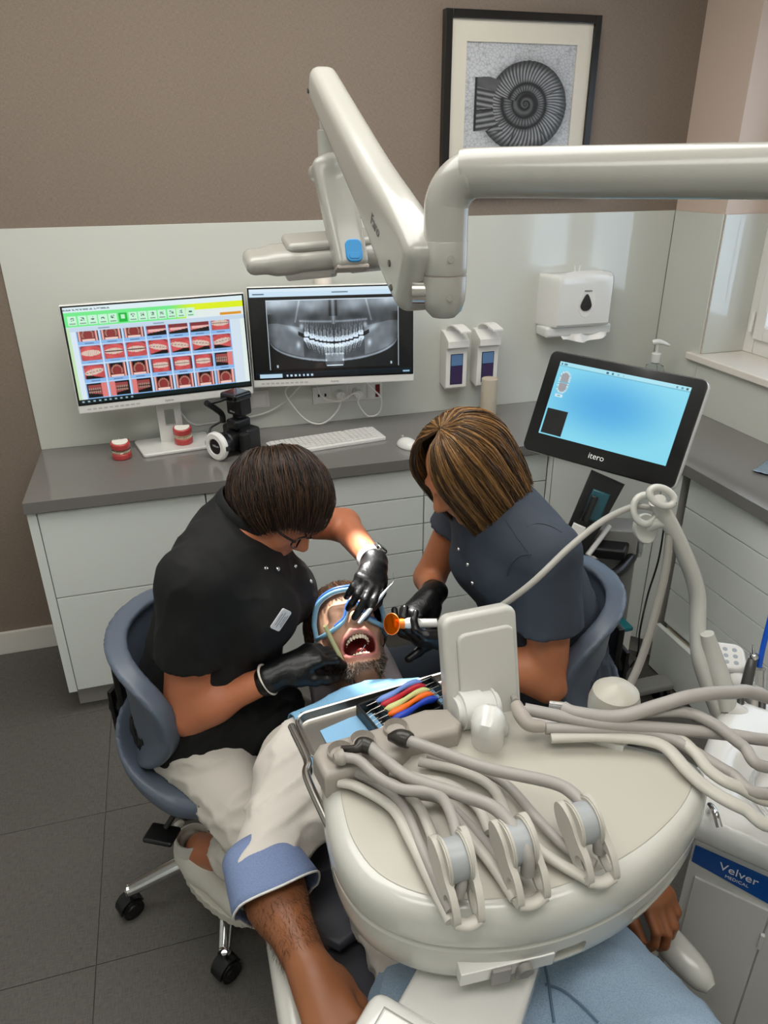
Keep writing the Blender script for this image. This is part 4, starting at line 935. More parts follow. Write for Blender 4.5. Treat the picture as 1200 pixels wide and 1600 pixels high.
# handpieces lying in the holder and their hoses
Zp = lambda x, y, z: tuple(atZ(x, y, z))
def handpiece(nm, pts, rad, m): return tube(nm, [(*p, r) for p, r in zip(pts, rad)], .01, m, UN, n=16)
dk = mat('dark_handpiece', '#3a3733', .3, metal=.3)
handpiece('handpiece', [Zp(522, 1186, .985), Zp(530, 1184, .985), Zp(537, 1182, .985)], [.008, .0125, .0125], M_CREAMD)
handpiece('handpiece', [Zp(534, 1170, .985), Zp(555, 1170, .99), Zp(566, 1164, .99), Zp(580, 1168, .99)], [.005, .007, .013, .012], dk)
handpiece('handpiece', [Zp(608, 1152, .985), Zp(622, 1152, .99), Zp(634, 1155, .99), Zp(640, 1158, .99)], [.006, .013, .014, .013], dk)
def hose(pts, r=.0075, m=None, nm='hose', end=()): return tube(nm, [Zp(*p) for p in pts]+list(end), r, m or M_HOSE, UN, n=12, sub=8)
HUB = lambda k: [(1.70+.012*k, -2.085+.010*k, .80-.006*k), (1.755+.008*k, -2.066+.004*k, .735)]
hose([(536, 1183, .985), (560, 1188, .985), (588, 1212, .985), (625, 1232, .987), (680, 1240, .992), (704, 1270, 1.0), (718, 1330, .998), (722, 1375, .975), (716, 1400, .955)], .0080)
hose([(578, 1167, .99), (600, 1186, .99), (640, 1215, .99), (720, 1242, 1.0), (772, 1262, 1.005), (803, 1295, 1.01), (824, 1335, .995), (824, 1365, .965)], .0095)
hose([(638, 1157, .99), (680, 1172, .99), (760, 1200, .995), (860, 1222, 1.0), (895, 1240, 1.0), (920, 1270, 1.0), (935, 1305, .985), (937, 1330, .96)], .0095)
hose([(552, 1207, .952), (590, 1226, .952), (630, 1262, .952), (660, 1330, .952), (690, 1395, .952), (705, 1425, .952)], .0072)
hose([(556, 1205, .956), (600, 1225, .956), (640, 1240, .955), (690, 1250, .952), (730, 1285, .950), (770, 1330, .950), (800, 1375, .95)], .0070)
hose([(668, 1181, .952), (740, 1200, .952), (790, 1225, .952), (840, 1280, .952), (885, 1325, .952), (930, 1352, .952)], .0075)
# arms that carry the hoses
def bar(nm, pts, w_, h_, end=()):
    S = spline([Zp(*p) for p in pts]+list(end), 8); V, Q = tube_arrays(S, w_, 12, ry=h_); n = 12
    return pyd(nm, V, [tuple(q) for q in Q]+[tuple(range(n-1, -1, -1)), tuple(range(len(V)-n, len(V)))], M_HOSEC, UN, angle=50)
for pts in ([(530, 1222, .947), (560, 1230, .95), (612, 1262, .95), (640, 1310, .95), (672, 1375, .947), (705, 1440, .945)],
            [(590, 1215, .947), (625, 1232, .95), (655, 1262, .95), (676, 1310, .95), (690, 1360, .947)],
            [(610, 1205, .95), (660, 1218, .95), (690, 1245, .95), (720, 1290, .95), (768, 1350, .948), (805, 1405, .946)],
            [(655, 1190, .95), (720, 1205, .95), (770, 1232, .95), (800, 1290, .95), (860, 1340, .948), (920, 1375, .946)],
            [(640, 1215, .948), (700, 1225, .95), (745, 1260, .95), (765, 1300, .949)]): bar('hose_arm', pts, .0085, .0065)
def whip(Ta, Fa, Tb, Fb):
    """two looped cheek plates with a wheel between them"""
    grey = mat('blue_grey_wheel', '#a3a6a8', .35)
    A = []
    for T, Fp in ((Ta, Fa), (Tb, Fb)):
        T3 = Vector(Zp(*T, 1.008)); F3 = Vector(Zp(*Fp, .951)); ax = (T3-F3); L = ax.length; side = Vector((1, .12, 0)); M = frame_M(F3, x=ax, z=side); A.append((M, L))
        n = 30; outer = []; hole = []
        for k in range(n):
            a = 2*math.pi*k/n; c, s = math.cos(a), math.sin(a); u = L*.5+L*.56*c; v = .021*s*(1+.10*c)*(1-.25*math.exp(-((u/L-.50)/.16)**2)); outer.append((u, v))
            hu = L*.185+L*.145*c; hv = .0115*s; hole.append((hu, hv))
        bm = bmesh.new(); th = .0048
        ov = [[bm.verts.new(M @ Vector((u, v, z))) for u, v in outer] for z in (-th, th)]; hv_ = [[bm.verts.new(M @ Vector((u, v, z))) for u, v in hole] for z in (-th, th)]
        for k in range(n):
            j = (k+1) % n
            bm.faces.new((ov[0][k], ov[0][j], ov[1][j], ov[1][k])); bm.faces.new((hv_[0][k], hv_[1][k], hv_[1][j], hv_[0][j]))
        for z in (0, 1):
            es = [bm.edges.get((ov[z][k], ov[z][(k+1) % n])) for k in range(n)]+[bm.edges.get((hv_[z][k], hv_[z][(k+1) % n])) for k in range(n)]
            bmesh.ops.triangle_fill(bm, edges=es, use_beauty=True)
        fin('cheek_plate', bm, M_HOSEC, UN, angle=50)
    (M1, L1), (M2, L2) = A
    c1, c2 = M1 @ Vector((L1*.70, 0, 0)), M2 @ Vector((L2*.70, 0, 0)); cyl('hose_wheel', c1.lerp(c2, .12), c1.lerp(c2, .88), .028, grey, UN, n=28, bev=.003)
    cyl('wheel_rim', c1.lerp(c2, .06), c1.lerp(c2, .2), .034, M_HOSEC, UN, n=28, bev=.002); cyl('wheel_rim', c1.lerp(c2, .8), c1.lerp(c2, .94), .034, M_HOSEC, UN, n=28, bev=.002)
    e1, e2 = M1 @ Vector((-L1*.015, -.004, 0)), M2 @ Vector((-L2*.015, -.004, 0)); tube('end_bridge', [tuple(e1), tuple(e1.lerp(e2, .5)-Vector((0, .004, .002))), tuple(e2)], .009, M_HOSEC, UN, n=12, ry=.006)
whip((676, 1312), (712, 1440), (722, 1298), (750, 1434)); whip((772, 1288), (811, 1411), (816, 1276), (852, 1397)); whip((875, 1258), (920, 1375), (914, 1246), (960, 1367))
# assistant-side handpiece rest on the table's far corner
prism('rest_rail', [(1.00, -1.915), (1.03, -1.905), (1.09, -1.965), (1.16, -2.025), (1.135, -2.045), (1.06, -1.985)], .926, .946, M_WHITEGL, UN, bev=.003)
handpiece('suction_tip', [Zp(806, 1100, .985), Zp(815, 1118, .98), Zp(828, 1132, .975), Zp(850, 1135, .972)], [.010, .013, .012, .010], M_CREAMD)
handpiece('glass_nozzle', [Zp(858, 1102, .985), Zp(868, 1104, .985), Zp(880, 1106, .985)], [.008, .009, .010], mat('clear_plastic', '#e8e6e2', .05, trans=.8))
hose([(880, 1106, .985), (900, 1114, .985), (965, 1120, .985), (1030, 1102, 1.0), (1080, 1088, 1.01), (1140, 1082, 1.0), (1200, 1090, .97)], .0115, end=HUB(3))
hose([(820, 1108, .982), (870, 1118, .980), (930, 1130, .975), (1010, 1136, .97), (1080, 1142, .965), (1140, 1148, .955), (1210, 1158, .94)], .0105, end=HUB(2))
hose([(852, 1138, .965), (930, 1140, .965), (1000, 1143, .962), (1050, 1155, .957), (1090, 1178, .95), (1140, 1208, .94), (1210, 1240, .92)], .0100, end=HUB(0))
hose([(960, 1118, .98), (1060, 1112, .985), (1110, 1128, .98), (1160, 1165, .965), (1210, 1200, .94)], .0095, end=HUB(1))
bar('hose_arm', [(860, 1152, .956), (930, 1150, .958), (1000, 1155, .957), (1040, 1168, .955), (1075, 1205, .95), (1110, 1235, .94), (1160, 1262, .93), (1230, 1285, .90)], .0120, .008, end=HUB(-1))
bar('hose_arm', [(960, 1132, .956), (1050, 1150, .957), (1085, 1175, .955), (1110, 1205, .95), (1150, 1228, .94), (1230, 1250, .90)], .0105, .008, end=HUB(-2))
tube('coupling_socket', [Zp(806, 1096, .965), Zp(800, 1086, .955), Zp(792, 1080, .945)], .006, M_HOSE, UN, n=10)
lathe('coupling_dome', [(.045, 0), (.045, .020), (.040, .040), (.026, .052), (0, .056)], M_CREAM2, UN, n=28, M=Matrix.Translation(Zp(958, 1108, .925)))
# support arm below the table and its knuckle housing
A0, A1, B0, B1 = [Vector(Zp(*p)) for p in ((668, 1470, .785), (862, 1440, .785), (585, 1615, .785), (800, 1640, .785))]
prism('support_arm', [(A0.x+.02, A0.y+.13), (A1.x+.03, A1.y+.13), (A1.x, A1.y), (B1.x, B1.y), (B1.x-.03, B1.y-.10), (B0.x-.04, B0.y-.10), (B0.x, B0.y), (A0.x, A0.y)], .730, .772, M_WHITEGL, UN, bev=.012, seg=4)
cyl('arm_pivot', (.85, -2.17, .735), (.85, -2.17, .79), .040, M_CREAM, UN, bev=.004)
fh = frame_M(Vector(Zp(645, 1640, .80)), x=Vector(Zp(700, 1620, .80))-Vector(Zp(600, 1560, .80)), z=(0, 0, 1))
KH = box('knuckle_housing', (-.085, -.085, -.10), (.20, .050, .0), M_WHITEGL, UN, bev=.022, seg=4, M=fh)
box('housing_inset', (-.055, -.065, -.004), (.18, .025, -.0003), M_WHITEGL, UN, bev=.001, M=fh)
carve(KH, [((-.058, -.0675, -.004), (.183, .0275, .01), 0)], fh)
# link from the knuckle to a post that stands clear of the patient's legs
lk = fh @ Vector((-.02, -.06, -.05)); tube('link_arm', [tuple(lk), (.56, -2.50, lk.z), (.47, -2.56, lk.z)], .032, M_CREAM, UN, n=20)
cyl('post', (.47, -2.56, 0), (.47, -2.56, .78), .042, M_CREAM, UN, bev=.008)
# control display on the table, back towards us
cp = atY(752, 1050, -1.865)
pm = frame_M(cp, x=(.985, .06, -.02), z=(.05, .28, .96))
def rslab(nm, w_, h_, r, y0, y1, m, M, parent, bev=.006):
    Mr = M @ Matrix(((1, 0, 0, 0), (0, 0, 1, 0), (0, 1, 0, 0), (0, 0, 0, 1))); return prism(nm, rrect(w_, h_, r), y0, y1, m, parent, bev=bev, seg=4, M=Mr)
rslab('display_housing', .142, .228, .020, -.012, .022, M_CREAM, pm, UN, bev=.010)
rslab('display_back', .110, .185, .016, -.019, -.008, M_CREAM, pm @ Matrix.Translation((.006, 0, -.010)), UN, bev=.006)
rslab('display_screen', .128, .205, .012, .021, .0225, M_SATIN, pm, UN, bev=.0005)
hp = pm @ Vector((-.010, -.018, -.10))
bs = Vector(Zp(762, 1160, .932))
tube('display_neck', [(*(pm @ Vector((.004, -.010, -.070))), .022), (*(pm @ Vector((.004, -.030, -.095))), .026), (bs.x-.004, bs.y-.004, bs.z+.050, .028), (bs.x, bs.y, bs.z-.004, .027)], .026, M_WHITEGL, UN, n=24)
hg = atY(742, 1108, pm.translation.y-.035); cyl('display_hinge', hg+Vector((-.040, 0, .004)), hg+Vector((.0185, .003, -.002)), .034, M_WHITEGL, UN, n=36, bev=.010); cyl('display_hinge', hg+Vector((.0205, .003, -.002)), hg+Vector((.040, .004, -.004)), .034, M_WHITEGL, UN, n=36, bev=.008); cyl('hinge_core', hg+Vector((-.03, 0, .003)), hg+Vector((.03, .003, -.003)), .030, M_WHITEGL, UN, n=36)
# ------------------------------------------------------------------ operating light on its ceiling of arms
OL = thing('operating_light', 'cream operating light on a jointed arm with blue grip button', 'operating light', (1.4, -1.95, 1.8))
M_ARM = mat('arm_cream', '#a3a199', .24, coat=.35)
E0 = atY(699, 270, -1.60); EX = E0.x; EY = -1.60; ZA = 1.795
far = Vector((1.95, -2.42, 1.80)); dirn = (far-Vector((EX, EY, ZA))).normalized()
pts = [(EX, EY, 1.66)]
for k in range(7):
    a = k/6*math.pi/2; r = .055; pts.append((EX+dirn.x*r*(1-math.cos(a)), EY+dirn.y*r*(1-math.cos(a)), ZA-r+r*math.sin(a)))
pts.append(tuple(Vector((EX, EY, ZA))+dirn*.3)); pts.append(tuple(far))
tube('horizontal_arm', pts, .0365, M_ARM, OL, n=36, sub=5)
tube('ceiling_drop', [tuple(far-dirn*.02), tuple(far+dirn*.06+Vector((0, 0, .03))), (far.x+.04, far.y-.03, 1.95), (far.x+.04, far.y-.03, ZC)], .036, M_ARM, OL, n=24)
lathe('elbow_collar', [(.0368, 0), (.0372, .001), (.0372, .052), (.0366, .053)], M_ARM, OL, n=40, M=Matrix.Translation((EX, EY, 1.640)))
lathe('elbow_cup', [(0, 0), (.020, .003), (.031, .014), (.0365, .032), (.0375, .05), (.0375, .072), (0, .072)], M_ARM, OL, n=40, M=Matrix.Translation((EX, EY, 1.565)))
lathe('joint_ring', [(.0355, 0), (.0355, .005)], M_CREAMD, OL, n=40, M=Matrix.Translation((EX, EY, 1.6365)))
cv = (CAM-Vector((EX, EY, 1.6))); cv.z = 0; cv.normalize(); sd = Vector((-cv.y, cv.x, 0))
for zz in (1.667, 1.605):
    q = Vector((EX, EY, zz))+cv*.036-sd*(-.010); cyl('screw', q-cv*.006, q+cv*.003, .0055, M_STEEL, OL, n=16)
# spring arm rising away to the light
J0 = Vector((EX-.035, EY+.015, 1.640)); J1 = atY(503, 130, -.92); ax = (J1-J0); L = ax.length; SM = frame_M(J0, x=ax, z=(0, 0, 1))
def sarm(P):
    A = np.array(SM.inverted(), np.float32); q = P @ A[:3, :3].T+A[:3, 3]; u = np.clip(q[:, 0]/L, 0, 1)
    hw = .033+.004*(1-u); hh = .060-.022*u+.012*np.exp(-((u-.12)/.2)**2); cx = np.abs(q[:, 0]-L*.5)-(L*.5+.015)
    yy = np.abs(q[:, 1])-(hw-.024); zz = np.abs(q[:, 2]+.010*(1-u))-(hh-.024)
    d = np.hypot(np.maximum(yy, 0), np.maximum(zz, 0))+np.minimum(np.maximum(yy, zz), 0)-.024; return smax(d, cx, .03)
b0, b1 = J0, J1
sdf_mesh('spring_arm', sarm, [min(a, b)-.12 for a, b in zip(b0, b1)], [max(a, b)+.12 for a, b in zip(b0, b1)], .006, M_ARM, OL)
def onarm(u, side, up): return SM @ Vector((L*u, side, up))
# lettering and screws on the visible flank of the spring arm
yax = SM.to_3x3() @ Vector((0, 1, 0)); sgn = 1 if (yax.dot(CAM-J0)) > 0 else -1
TM = SM @ Matrix.Translation((L*.22, sgn*.0372, -.008)) @ (Matrix(((-sgn, 0, 0, 0), (0, 0, sgn, 0), (0, 1, 0, 0), (0, 0, 0, 1))))
text('brand_lettering', 'Faro', .030, TM, mat('grey_print', '#6d6a68', .6), OL)
for u, up in ((.085, -.020), (.05, -.052)): cyl('screw', onarm(u, sgn*.030, up), onarm(u, sgn*.0385, up), .006, mat('dark_screw', '#5a5650', .4, metal=.6), OL, n=14)
cyl('screw', onarm(.985, sgn*.028, -.012), onarm(.985, sgn*.0355, -.012), .006, mat('dark_screw', '#5a5650', .4, metal=.6), OL, n=14)
cyl('elbow_pin', (EX-.05, EY+.02, 1.61), (EX, EY, 1.61), .022, M_STEEL, OL)
# drop tube at the end of the spring arm
D0 = J1+Vector((.012, .0, -.02)); dz = atY(516, 245, -.92).z
cyl('drop_tube', (D0.x, D0.y, dz+.02), (D0.x, D0.y, D0.z), .022, M_ARM, OL, n=28)
cyl('drop_sleeve', (D0.x+.002, D0.y, dz-.03), (D0.x+.002, D0.y, dz+.058), .030, M_ARM, OL, n=32, bev=.003)
# curved yoke coming towards us with the blue grip button
k0, k1, k2, k3 = Vector((D0.x, D0.y+.01, dz-.035)), atY(517, 258, -.970), atY(532, 335, -1.010), atY(548, 410, -1.050)
def yoke(P):
    d = smin(sd_box((k0.x, k0.y, k0.z), (.046, .045, .020), .018)(P), 9, 0)
    for a, b, wa, wb in ((k1, k3, .044, .040),):
        M = frame_M((a+b)/2, x=(b-a), y=(1, 0, 0)); Lq = (b-a).length; A = np.array(M.inverted(), np.float32); q = P @ A[:3, :3].T+A[:3, 3]
        u = np.clip(q[:, 0]/Lq+.5, 0, 1); w_ = wa+(wb-wa)*u; s = np.stack([np.abs(q[:, 0])-(Lq/2+.0), np.abs(q[:, 1])-(w_-.014), np.abs(q[:, 2])-.012], 1)
        e = np.linalg.norm(np.maximum(s, 0), axis=1)+np.minimum(s.max(1), 0)-.014; d = smin(d, e, .012)
    return smin(d, sd_cone(k0, k1, .022, .022)(P), .03)
lo = [min(v[i] for v in (k0, k1, k2, k3))-.08 for i in range(3)]; hi = [max(v[i] for v in (k0, k1, k2, k3))+.08 for i in range(3)]
sdf_mesh('yoke', yoke, lo, hi, .004, M_ARM, OL)
YM = frame_M(k3, x=(1, 0, 0), z=(k2-k3)); fdir = YM.to_3x3() @ Vector((0, -1, 0))
if fdir.dot(CAM-k3) < 0: YM = YM @ Matrix.Rotation(math.pi, 4, 'Z')
bt = rslab('grip_button', .040, .052, .014, -.030, -.022, mat('button_blue', '#2f8cc8', .35), YM @ Matrix.Translation((.004, 0, .020)), OL, bev=.003)
rslab('button_dip', .026, .014, .006, -.0315, -.029, MATS['button_blue'], YM @ Matrix.Translation((.004, 0, .008)), bt, bev=.001)
rslab('yoke_cap', .078, .010, .0045, -.022, .020, M_CREAMD, YM @ Matrix.Translation((0, 0, -.014)), OL, bev=.003)
# lamp head: two flat wings carrying reflectors, seen nearly edge-on
HC3 = atY(520, 398, -.98); hx = (atY(640, 385, -.98)-atY(385, 408, -.98)).normalized(); HM = frame_M(HC3, x=hx, y=(0, 1, .18))
def head(P):
    A = np.array(HM.inverted(), np.float32); q = P @ A[:3, :3].T+A[:3, 3]
    def bx(c, s, r): s_ = np.abs(q-np.array(c, np.float32))-(np.array(s, np.float32)-r); return np.linalg.norm(np.maximum(s_, 0), axis=1)+np.minimum(s_.max(1), 0)-r
    bend = .012*(q[:, 0]/.15)**2; q[:, 2] += -bend*.0
    d = smin(bx((-.155, 0, .0), (.060, .050, .022), .020), bx((0, .0, 0), (.16, .055, .024), .02), .02); d = smin(d, bx((.13, .0, .002), (.065, .05, .022), .02), .02)
    return d
sdf_mesh('lamp_head', head, [c-.26 for c in HC3], [c+.26 for c in HC3], .006, M_ARM, OL)
box('head_cover', (-.115, -.04, .020), (.13, .06, .044), M_ARM, OL, bev=.012, seg=4, M=HM)
lens = mat('lens_clear', '#dfe6e8', .04, trans=.85, ior=1.3)
box('reflector_lens', (-.125, -.05, -.040), (.0, .045, -.018), lens, OL, bev=.008, M=HM); box('reflector_lens', (.03, -.05, -.036), (.165, .045, -.018), lens, OL, bev=.008, M=HM)
box('end_grip', (-.205, -.040, -.012), (-.19, .040, .010), mat('grip_grey', '#8e8b86', .3), OL, bev=.005, M=HM)
# the lamp's own light falls on the patient's mouth
ld = bpy.data.lights.new('operating_beam', 'SPOT'); ld.energy = SPOT_W; ld.spot_size = math.radians(20); ld.spot_blend = .35; ld.shadow_soft_size = .04; ld.color = (1, .98, .95)
lo_ = bpy.data.objects.new('operating_beam', ld); COL.objects.link(lo_); src = HM @ Vector((-.09, -.0, -.055)); tgt = Vector((.872, -1.43, .83))
lo_.location = src; lo_.rotation_euler = (tgt-src).to_track_quat('-Z', 'Y').to_euler(); lo_.parent = OL; lo_.matrix_parent_inverse = WORLD[OL.name]
# ------------------------------------------------------------------ instrument tray, paper, cassette and instruments
q0, q1 = atZ(475, 1105, .908), atZ(685, 1045, .908); ex = (q1-q0).normalized(); ey = Vector((-ex.y, ex.x, 0)); TO = atZ(455, 1118, .908)
TMx = Matrix(((ex.x, -ey.x, 0, TO.x), (ex.y, -ey.y, 0, TO.y), (0, 0, 1, 0), (0, 0, 0, 1)))      # local x along, local y towards the camera
TW, TD = .375, .132
t = thing('instrument_tray', 'shallow stainless steel instrument tray at the back of delivery table', 'tray', TMx @ Vector((TW/2, TD/2, .893)))
bm = bmesh.new(); rg = []
for w_, d_, r, z in ((TW, TD, .028, .907), (TW-.003, TD-.003, .027, .910), (TW-.010, TD-.010, .024, .909), (TW-.020, TD-.020, .020, .896), (TW-.028, TD-.028, .016, .8945)):
    rg.append([bm.verts.new((TMx @ Vector((x+TW/2, y+TD/2, z)))) for x, y in rrect(w_, d_, r)])
for a, b in zip(rg[:-1], rg[1:]):
    for k in range(len(a)): bm.faces.new((a[k], a[(k+1) % len(a)], b[(k+1) % len(a)], b[k]))
bm.faces.new(rg[-1]); so = fin('tray_pan', bm, M_STEEL, t); md = so.modifiers.new('thickness', 'SOLIDIFY'); md.thickness = .0015; md.offset = -1
# carrier rail of the table that holds the tray
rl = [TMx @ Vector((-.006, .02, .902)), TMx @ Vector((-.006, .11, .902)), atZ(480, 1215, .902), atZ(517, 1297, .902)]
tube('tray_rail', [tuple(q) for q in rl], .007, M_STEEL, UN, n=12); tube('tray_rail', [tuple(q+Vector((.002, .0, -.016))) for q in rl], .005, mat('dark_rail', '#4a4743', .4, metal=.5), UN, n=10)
tube('tray_rail', [tuple(TMx @ Vector((x, -.004, .898))) for x in (.02, .18, .36)], .006, M_STEEL, UN, n=10)
pts = [atZ(*p, .896) for p in ((500, 1142), (546, 1122), (700, 1075), (716, 1105), (592, 1162), (520, 1180))]
o = prism('tray_paper', [(p.x, p.y) for p in pts], .8960, .8968, mat('blue_paper', '#86b4d6', .85, bump=.15, bscale=90)); tag(o, 'light blue paper sheet lying on steel instrument tray', 'paper')
ca, cb, cc = atZ(556, 1106, .915), atZ(668, 1062, .915), atZ(583, 1156, .915); cx = (cb-ca).normalized(); cyv = Vector((cx.y, -cx.x, 0)); CW = .165; CD = .082
CMx = Matrix(((cx.x, cyv.x, 0, ca.x), (cx.y, cyv.y, 0, ca.y), (0, 0, 1, 0), (0, 0, 0, 1))); Z0 = .8972
t = thing('instrument_cassette', 'open black plastic instrument cassette on the steel tray', 'instrument cassette', CMx @ Vector((CW/2, CD/2, Z0)))
bk = mat('cassette_black', '#15191a', .4)
bm = bmesh.new(); wl = .005; hh = .026
for (a, b, c, d, h) in ((0, CW, 0, wl, hh), (0, CW, CD-wl, CD, hh*.8), (0, wl, 0, CD, hh), (CW-wl, CW, 0, CD, hh), (.034, .039, 0, CD, hh), (CW-.034, CW-.029, 0, CD, hh), (0, CW, 0, CD, .0025)): add_box(bm, (a, c, Z0), (b, d, Z0+h), .0012, 1)
bm.transform(CMx); fin('cassette_frame', bm, bk, t)
box('divider', (.036, CD*.35, Z0), (.0365+.003, CD*.65, Z0+.030), bk, t, bev=.001, M=CMx)
for x in (.004, CW-.028):
    box('blue_liner', (x+.002, .012, Z0+.0026), (x+.022, CD-.012, Z0+.0040), mat('blue_paper', '#86b4d6', .85), t, bev=0, M=CMx)
    bm = bmesh.new()
    for k in range(5): add_cyl(bm, CMx @ Vector((x+.003, .015+k*.011, Z0+.006)), CMx @ Vector((x+.022, .012+k*.012, Z0+.011)), .0007, n=6)
    fin('steel_points', bm, M_STEEL, t)
cols = (('light blue', '#6f8fd0'), ('red', '#b3192a'), ('pale yellow green', '#c4c987'), ('orange', '#ee6a14'), ('dark blue', '#1d3fae'))
for k, (nm, c) in enumerate(cols):
    y = .012+k*.0138; g = []
    for s in np.linspace(0, 1, 11): g.append((*(CMx @ Vector((.036+s*.100, y+.004*math.sin(s*5.5+.4)-.002*s, Z0+.0265+.004*math.sin(s*3.1)+.0005*k*0))), (.0030 if s in (0, 1) else .0058+.0012*math.sin(s*9))))
    t = thing('dental_instrument', f'dental hand instrument with {nm} silicone handle in the black cassette', 'instrument', CMx @ Vector((.09, y, Z0+.02)), group='coloured instruments in the cassette')
    tube('handle', g, .006, mat('silicone_'+nm.replace(' ', '_'), c, .4), t, n=14, sub=4)
    a, b = Vector(g[0][:3]), Vector(g[-1][:3]); d = (b-a).normalized(); cyl('working_tip', a, a-d*.022, .0018, M_STEEL, t, r2=.0006, n=8); cyl('working_tip', b, b+d*.022, .0018, M_STEEL, t, r2=.0006, n=8)
# ------------------------------------------------------------------ intraoral scanner cart
SCP = Vector((1.775, -.94, 1.10)); SM2 = Matrix.Translation(SCP) @ Matrix.Rotation(math.radians(-53), 4, 'Z') @ Matrix.Rotation(math.radians(-24.5), 4, 'X') @ Matrix.Rotation(math.radians(2.6), 4, 'Y')
t = thing('scanner_cart', 'wheeled dental scanner cart with tilted black touch screen showing light blue', 'scanner cart', (1.86, -.93, 0))
W_, H_ = .492, .328
rslab('screen_housing', W_, H_, .022, .004, .034, M_WHITEGL, SM2 @ Matrix.Translation((.003, 0, -.001)), t, bev=.006)
rslab('bezel', W_, H_, .022, -.006, .006, M_SATIN, SM2, t, bev=.003)
panel_print('screen', img_scanner(), .412, .236, SM2 @ Matrix.Translation((.0, -.0068, .016)), M_SCREEN, t)
text('brand_lettering', 'itero', .026, SM2 @ Matrix.Translation((0, -.0068, -.130)) @ Matrix.Rotation(math.pi/2, 4, 'X'), mat('print_white_bright', '#f0f0f0', .5), t)
bx_, by_ = 1.845, -.905
nk0 = SM2 @ Vector((0, .035, -.06)); nk1 = Vector((1.70, -.985, .72))
def plate(nm, a, b, wa, wb, th, m, n=(0, -1, .25)):
    M = frame_M(a, x=(b-a), z=n); Lp = (b-a).length; return prism(nm, [(0, -wa/2), (Lp, -wb/2), (Lp, wb/2), (0, wa/2)], -th/2, th/2, m, t, bev=.006, seg=3, M=M)
na, nb = atY(950, 745, -.97), atY(893, 862, -1.0)
plate('neck', na, nb, .11, .085, .045, M_BPL, n=(-.5, -.8, .3))
ta, tb = atY(940, 768, -1.002), atY(922, 812, -1.015); plate('wand_cradle', ta, tb, .055, .055, .028, mat('teal_plastic', '#0d4a55', .3, coat=.3), n=(-.5, -.8, .3))
ta, tb = atY(930, 775, -1.02), atY(912, 815, -1.03); plate('scan_wand', ta, tb, .022, .026, .030, M_SATIN, n=(-.5, -.8, .3))
ta, tb = atY(906, 820, -1.03), atY(884, 868, -1.04); plate('white_label_plate', ta, tb, .040, .042, .020, M_WHITEGL, n=(-.5, -.8, .3))
# lower chassis: grey column, handle ring, box and feet
tube('handle_ring', [tuple(v) for v in (atY(855, 832, -.98), atY(905, 825, -.93), atY(950, 822, -.90), atY(985, 842, -.95), atY(988, 866, -1.02), atY(970, 890, -1.08), atY(945, 905, -1.10))], .018, M_BPL, t, n=14)
plate('column', Vector((1.80, -.96, .74)), Vector((1.86, -.93, .09)), .20, .16, .09, mat('cart_grey', '#8b8a87', .4), n=(-.5, -.86, 0))
cw0, cw1 = atY(930, 860, -.985), atY(952, 850, -.97)
prism('black_well', [(p.x, p.y) for p in (Vector((1.66, -1.0, 0)), Vector((1.80, -1.08, 0)), Vector((1.90, -.98, 0)), Vector((1.84, -.86, 0)), Vector((1.72, -.86, 0)))], .66, .70, M_BPL, t, bev=.01)
for a, b in (((918, 868), (952, 822)), ((905, 880), (950, 862))): tube('grey_strut', [tuple(atY(*a, -1.05)), tuple(atY((a[0]+b[0])/2, (a[1]+b[1])/2, -1.03)), tuple(atY(*b, -1.0))], .009, mat('cart_light', '#c4c2bd', .35), t, n=10)
clp = mat('clear_tray', '#cfd2d0', .04, trans=.75); pb = atY(975, 845, -.95); prism('clear_cup', rrect(.11, .08, .012, cx=pb.x, cy=pb.y), pb.z-.05, pb.z+.015, clp, t, bev=.004)
box('side_box', (1.70, -1.10, .07), (1.86, -.98, .40), M_WHITEGL, t, bev=.006)
box('teal_lid', (1.698, -1.102, .40), (1.862, -.978, .415), mat('teal_bright', '#0f6c74', .35), t, bev=.004)
bm = bmesh.new(); add_box(bm, (1.62, -1.055, .055), (2.12, -.985, .085), .010, 3); fin('foot_bar', bm, mat('cart_grey', '#8b8a87', .4), t)
bm = bmesh.new(); add_box(bm, (1.81, -1.22, .055), (1.88, -.72, .085), .010, 3); fin('foot_bar', bm, mat('cart_grey', '#8b8a87', .4), t)
for (x, y) in ((1.64, -1.02), (2.09, -1.02), (1.845, -1.19), (1.845, -.75)):
    bm = bmesh.new()
    for sg in (-1, 1): add_cyl(bm, (x+sg*.007, y, .030), (x+sg*.022, y, .030), .030, n=20)
    fin('caster', bm, M_BPL, t)
tag(tube('power_cable', [tuple(atX(1042, 790, 2.13)), tuple(atX(1030, 870, 2.12)), tuple(atX(1012, 930, 2.10)), tuple(atX(1000, 985, 2.06)), tuple(atZ(996, 1022, .012)), tuple(atZ(985, 1042, .006))], .0035, M_BPL, n=8), 'thin dark cable dangling in front of the diagonal corner cabinet', 'cable')
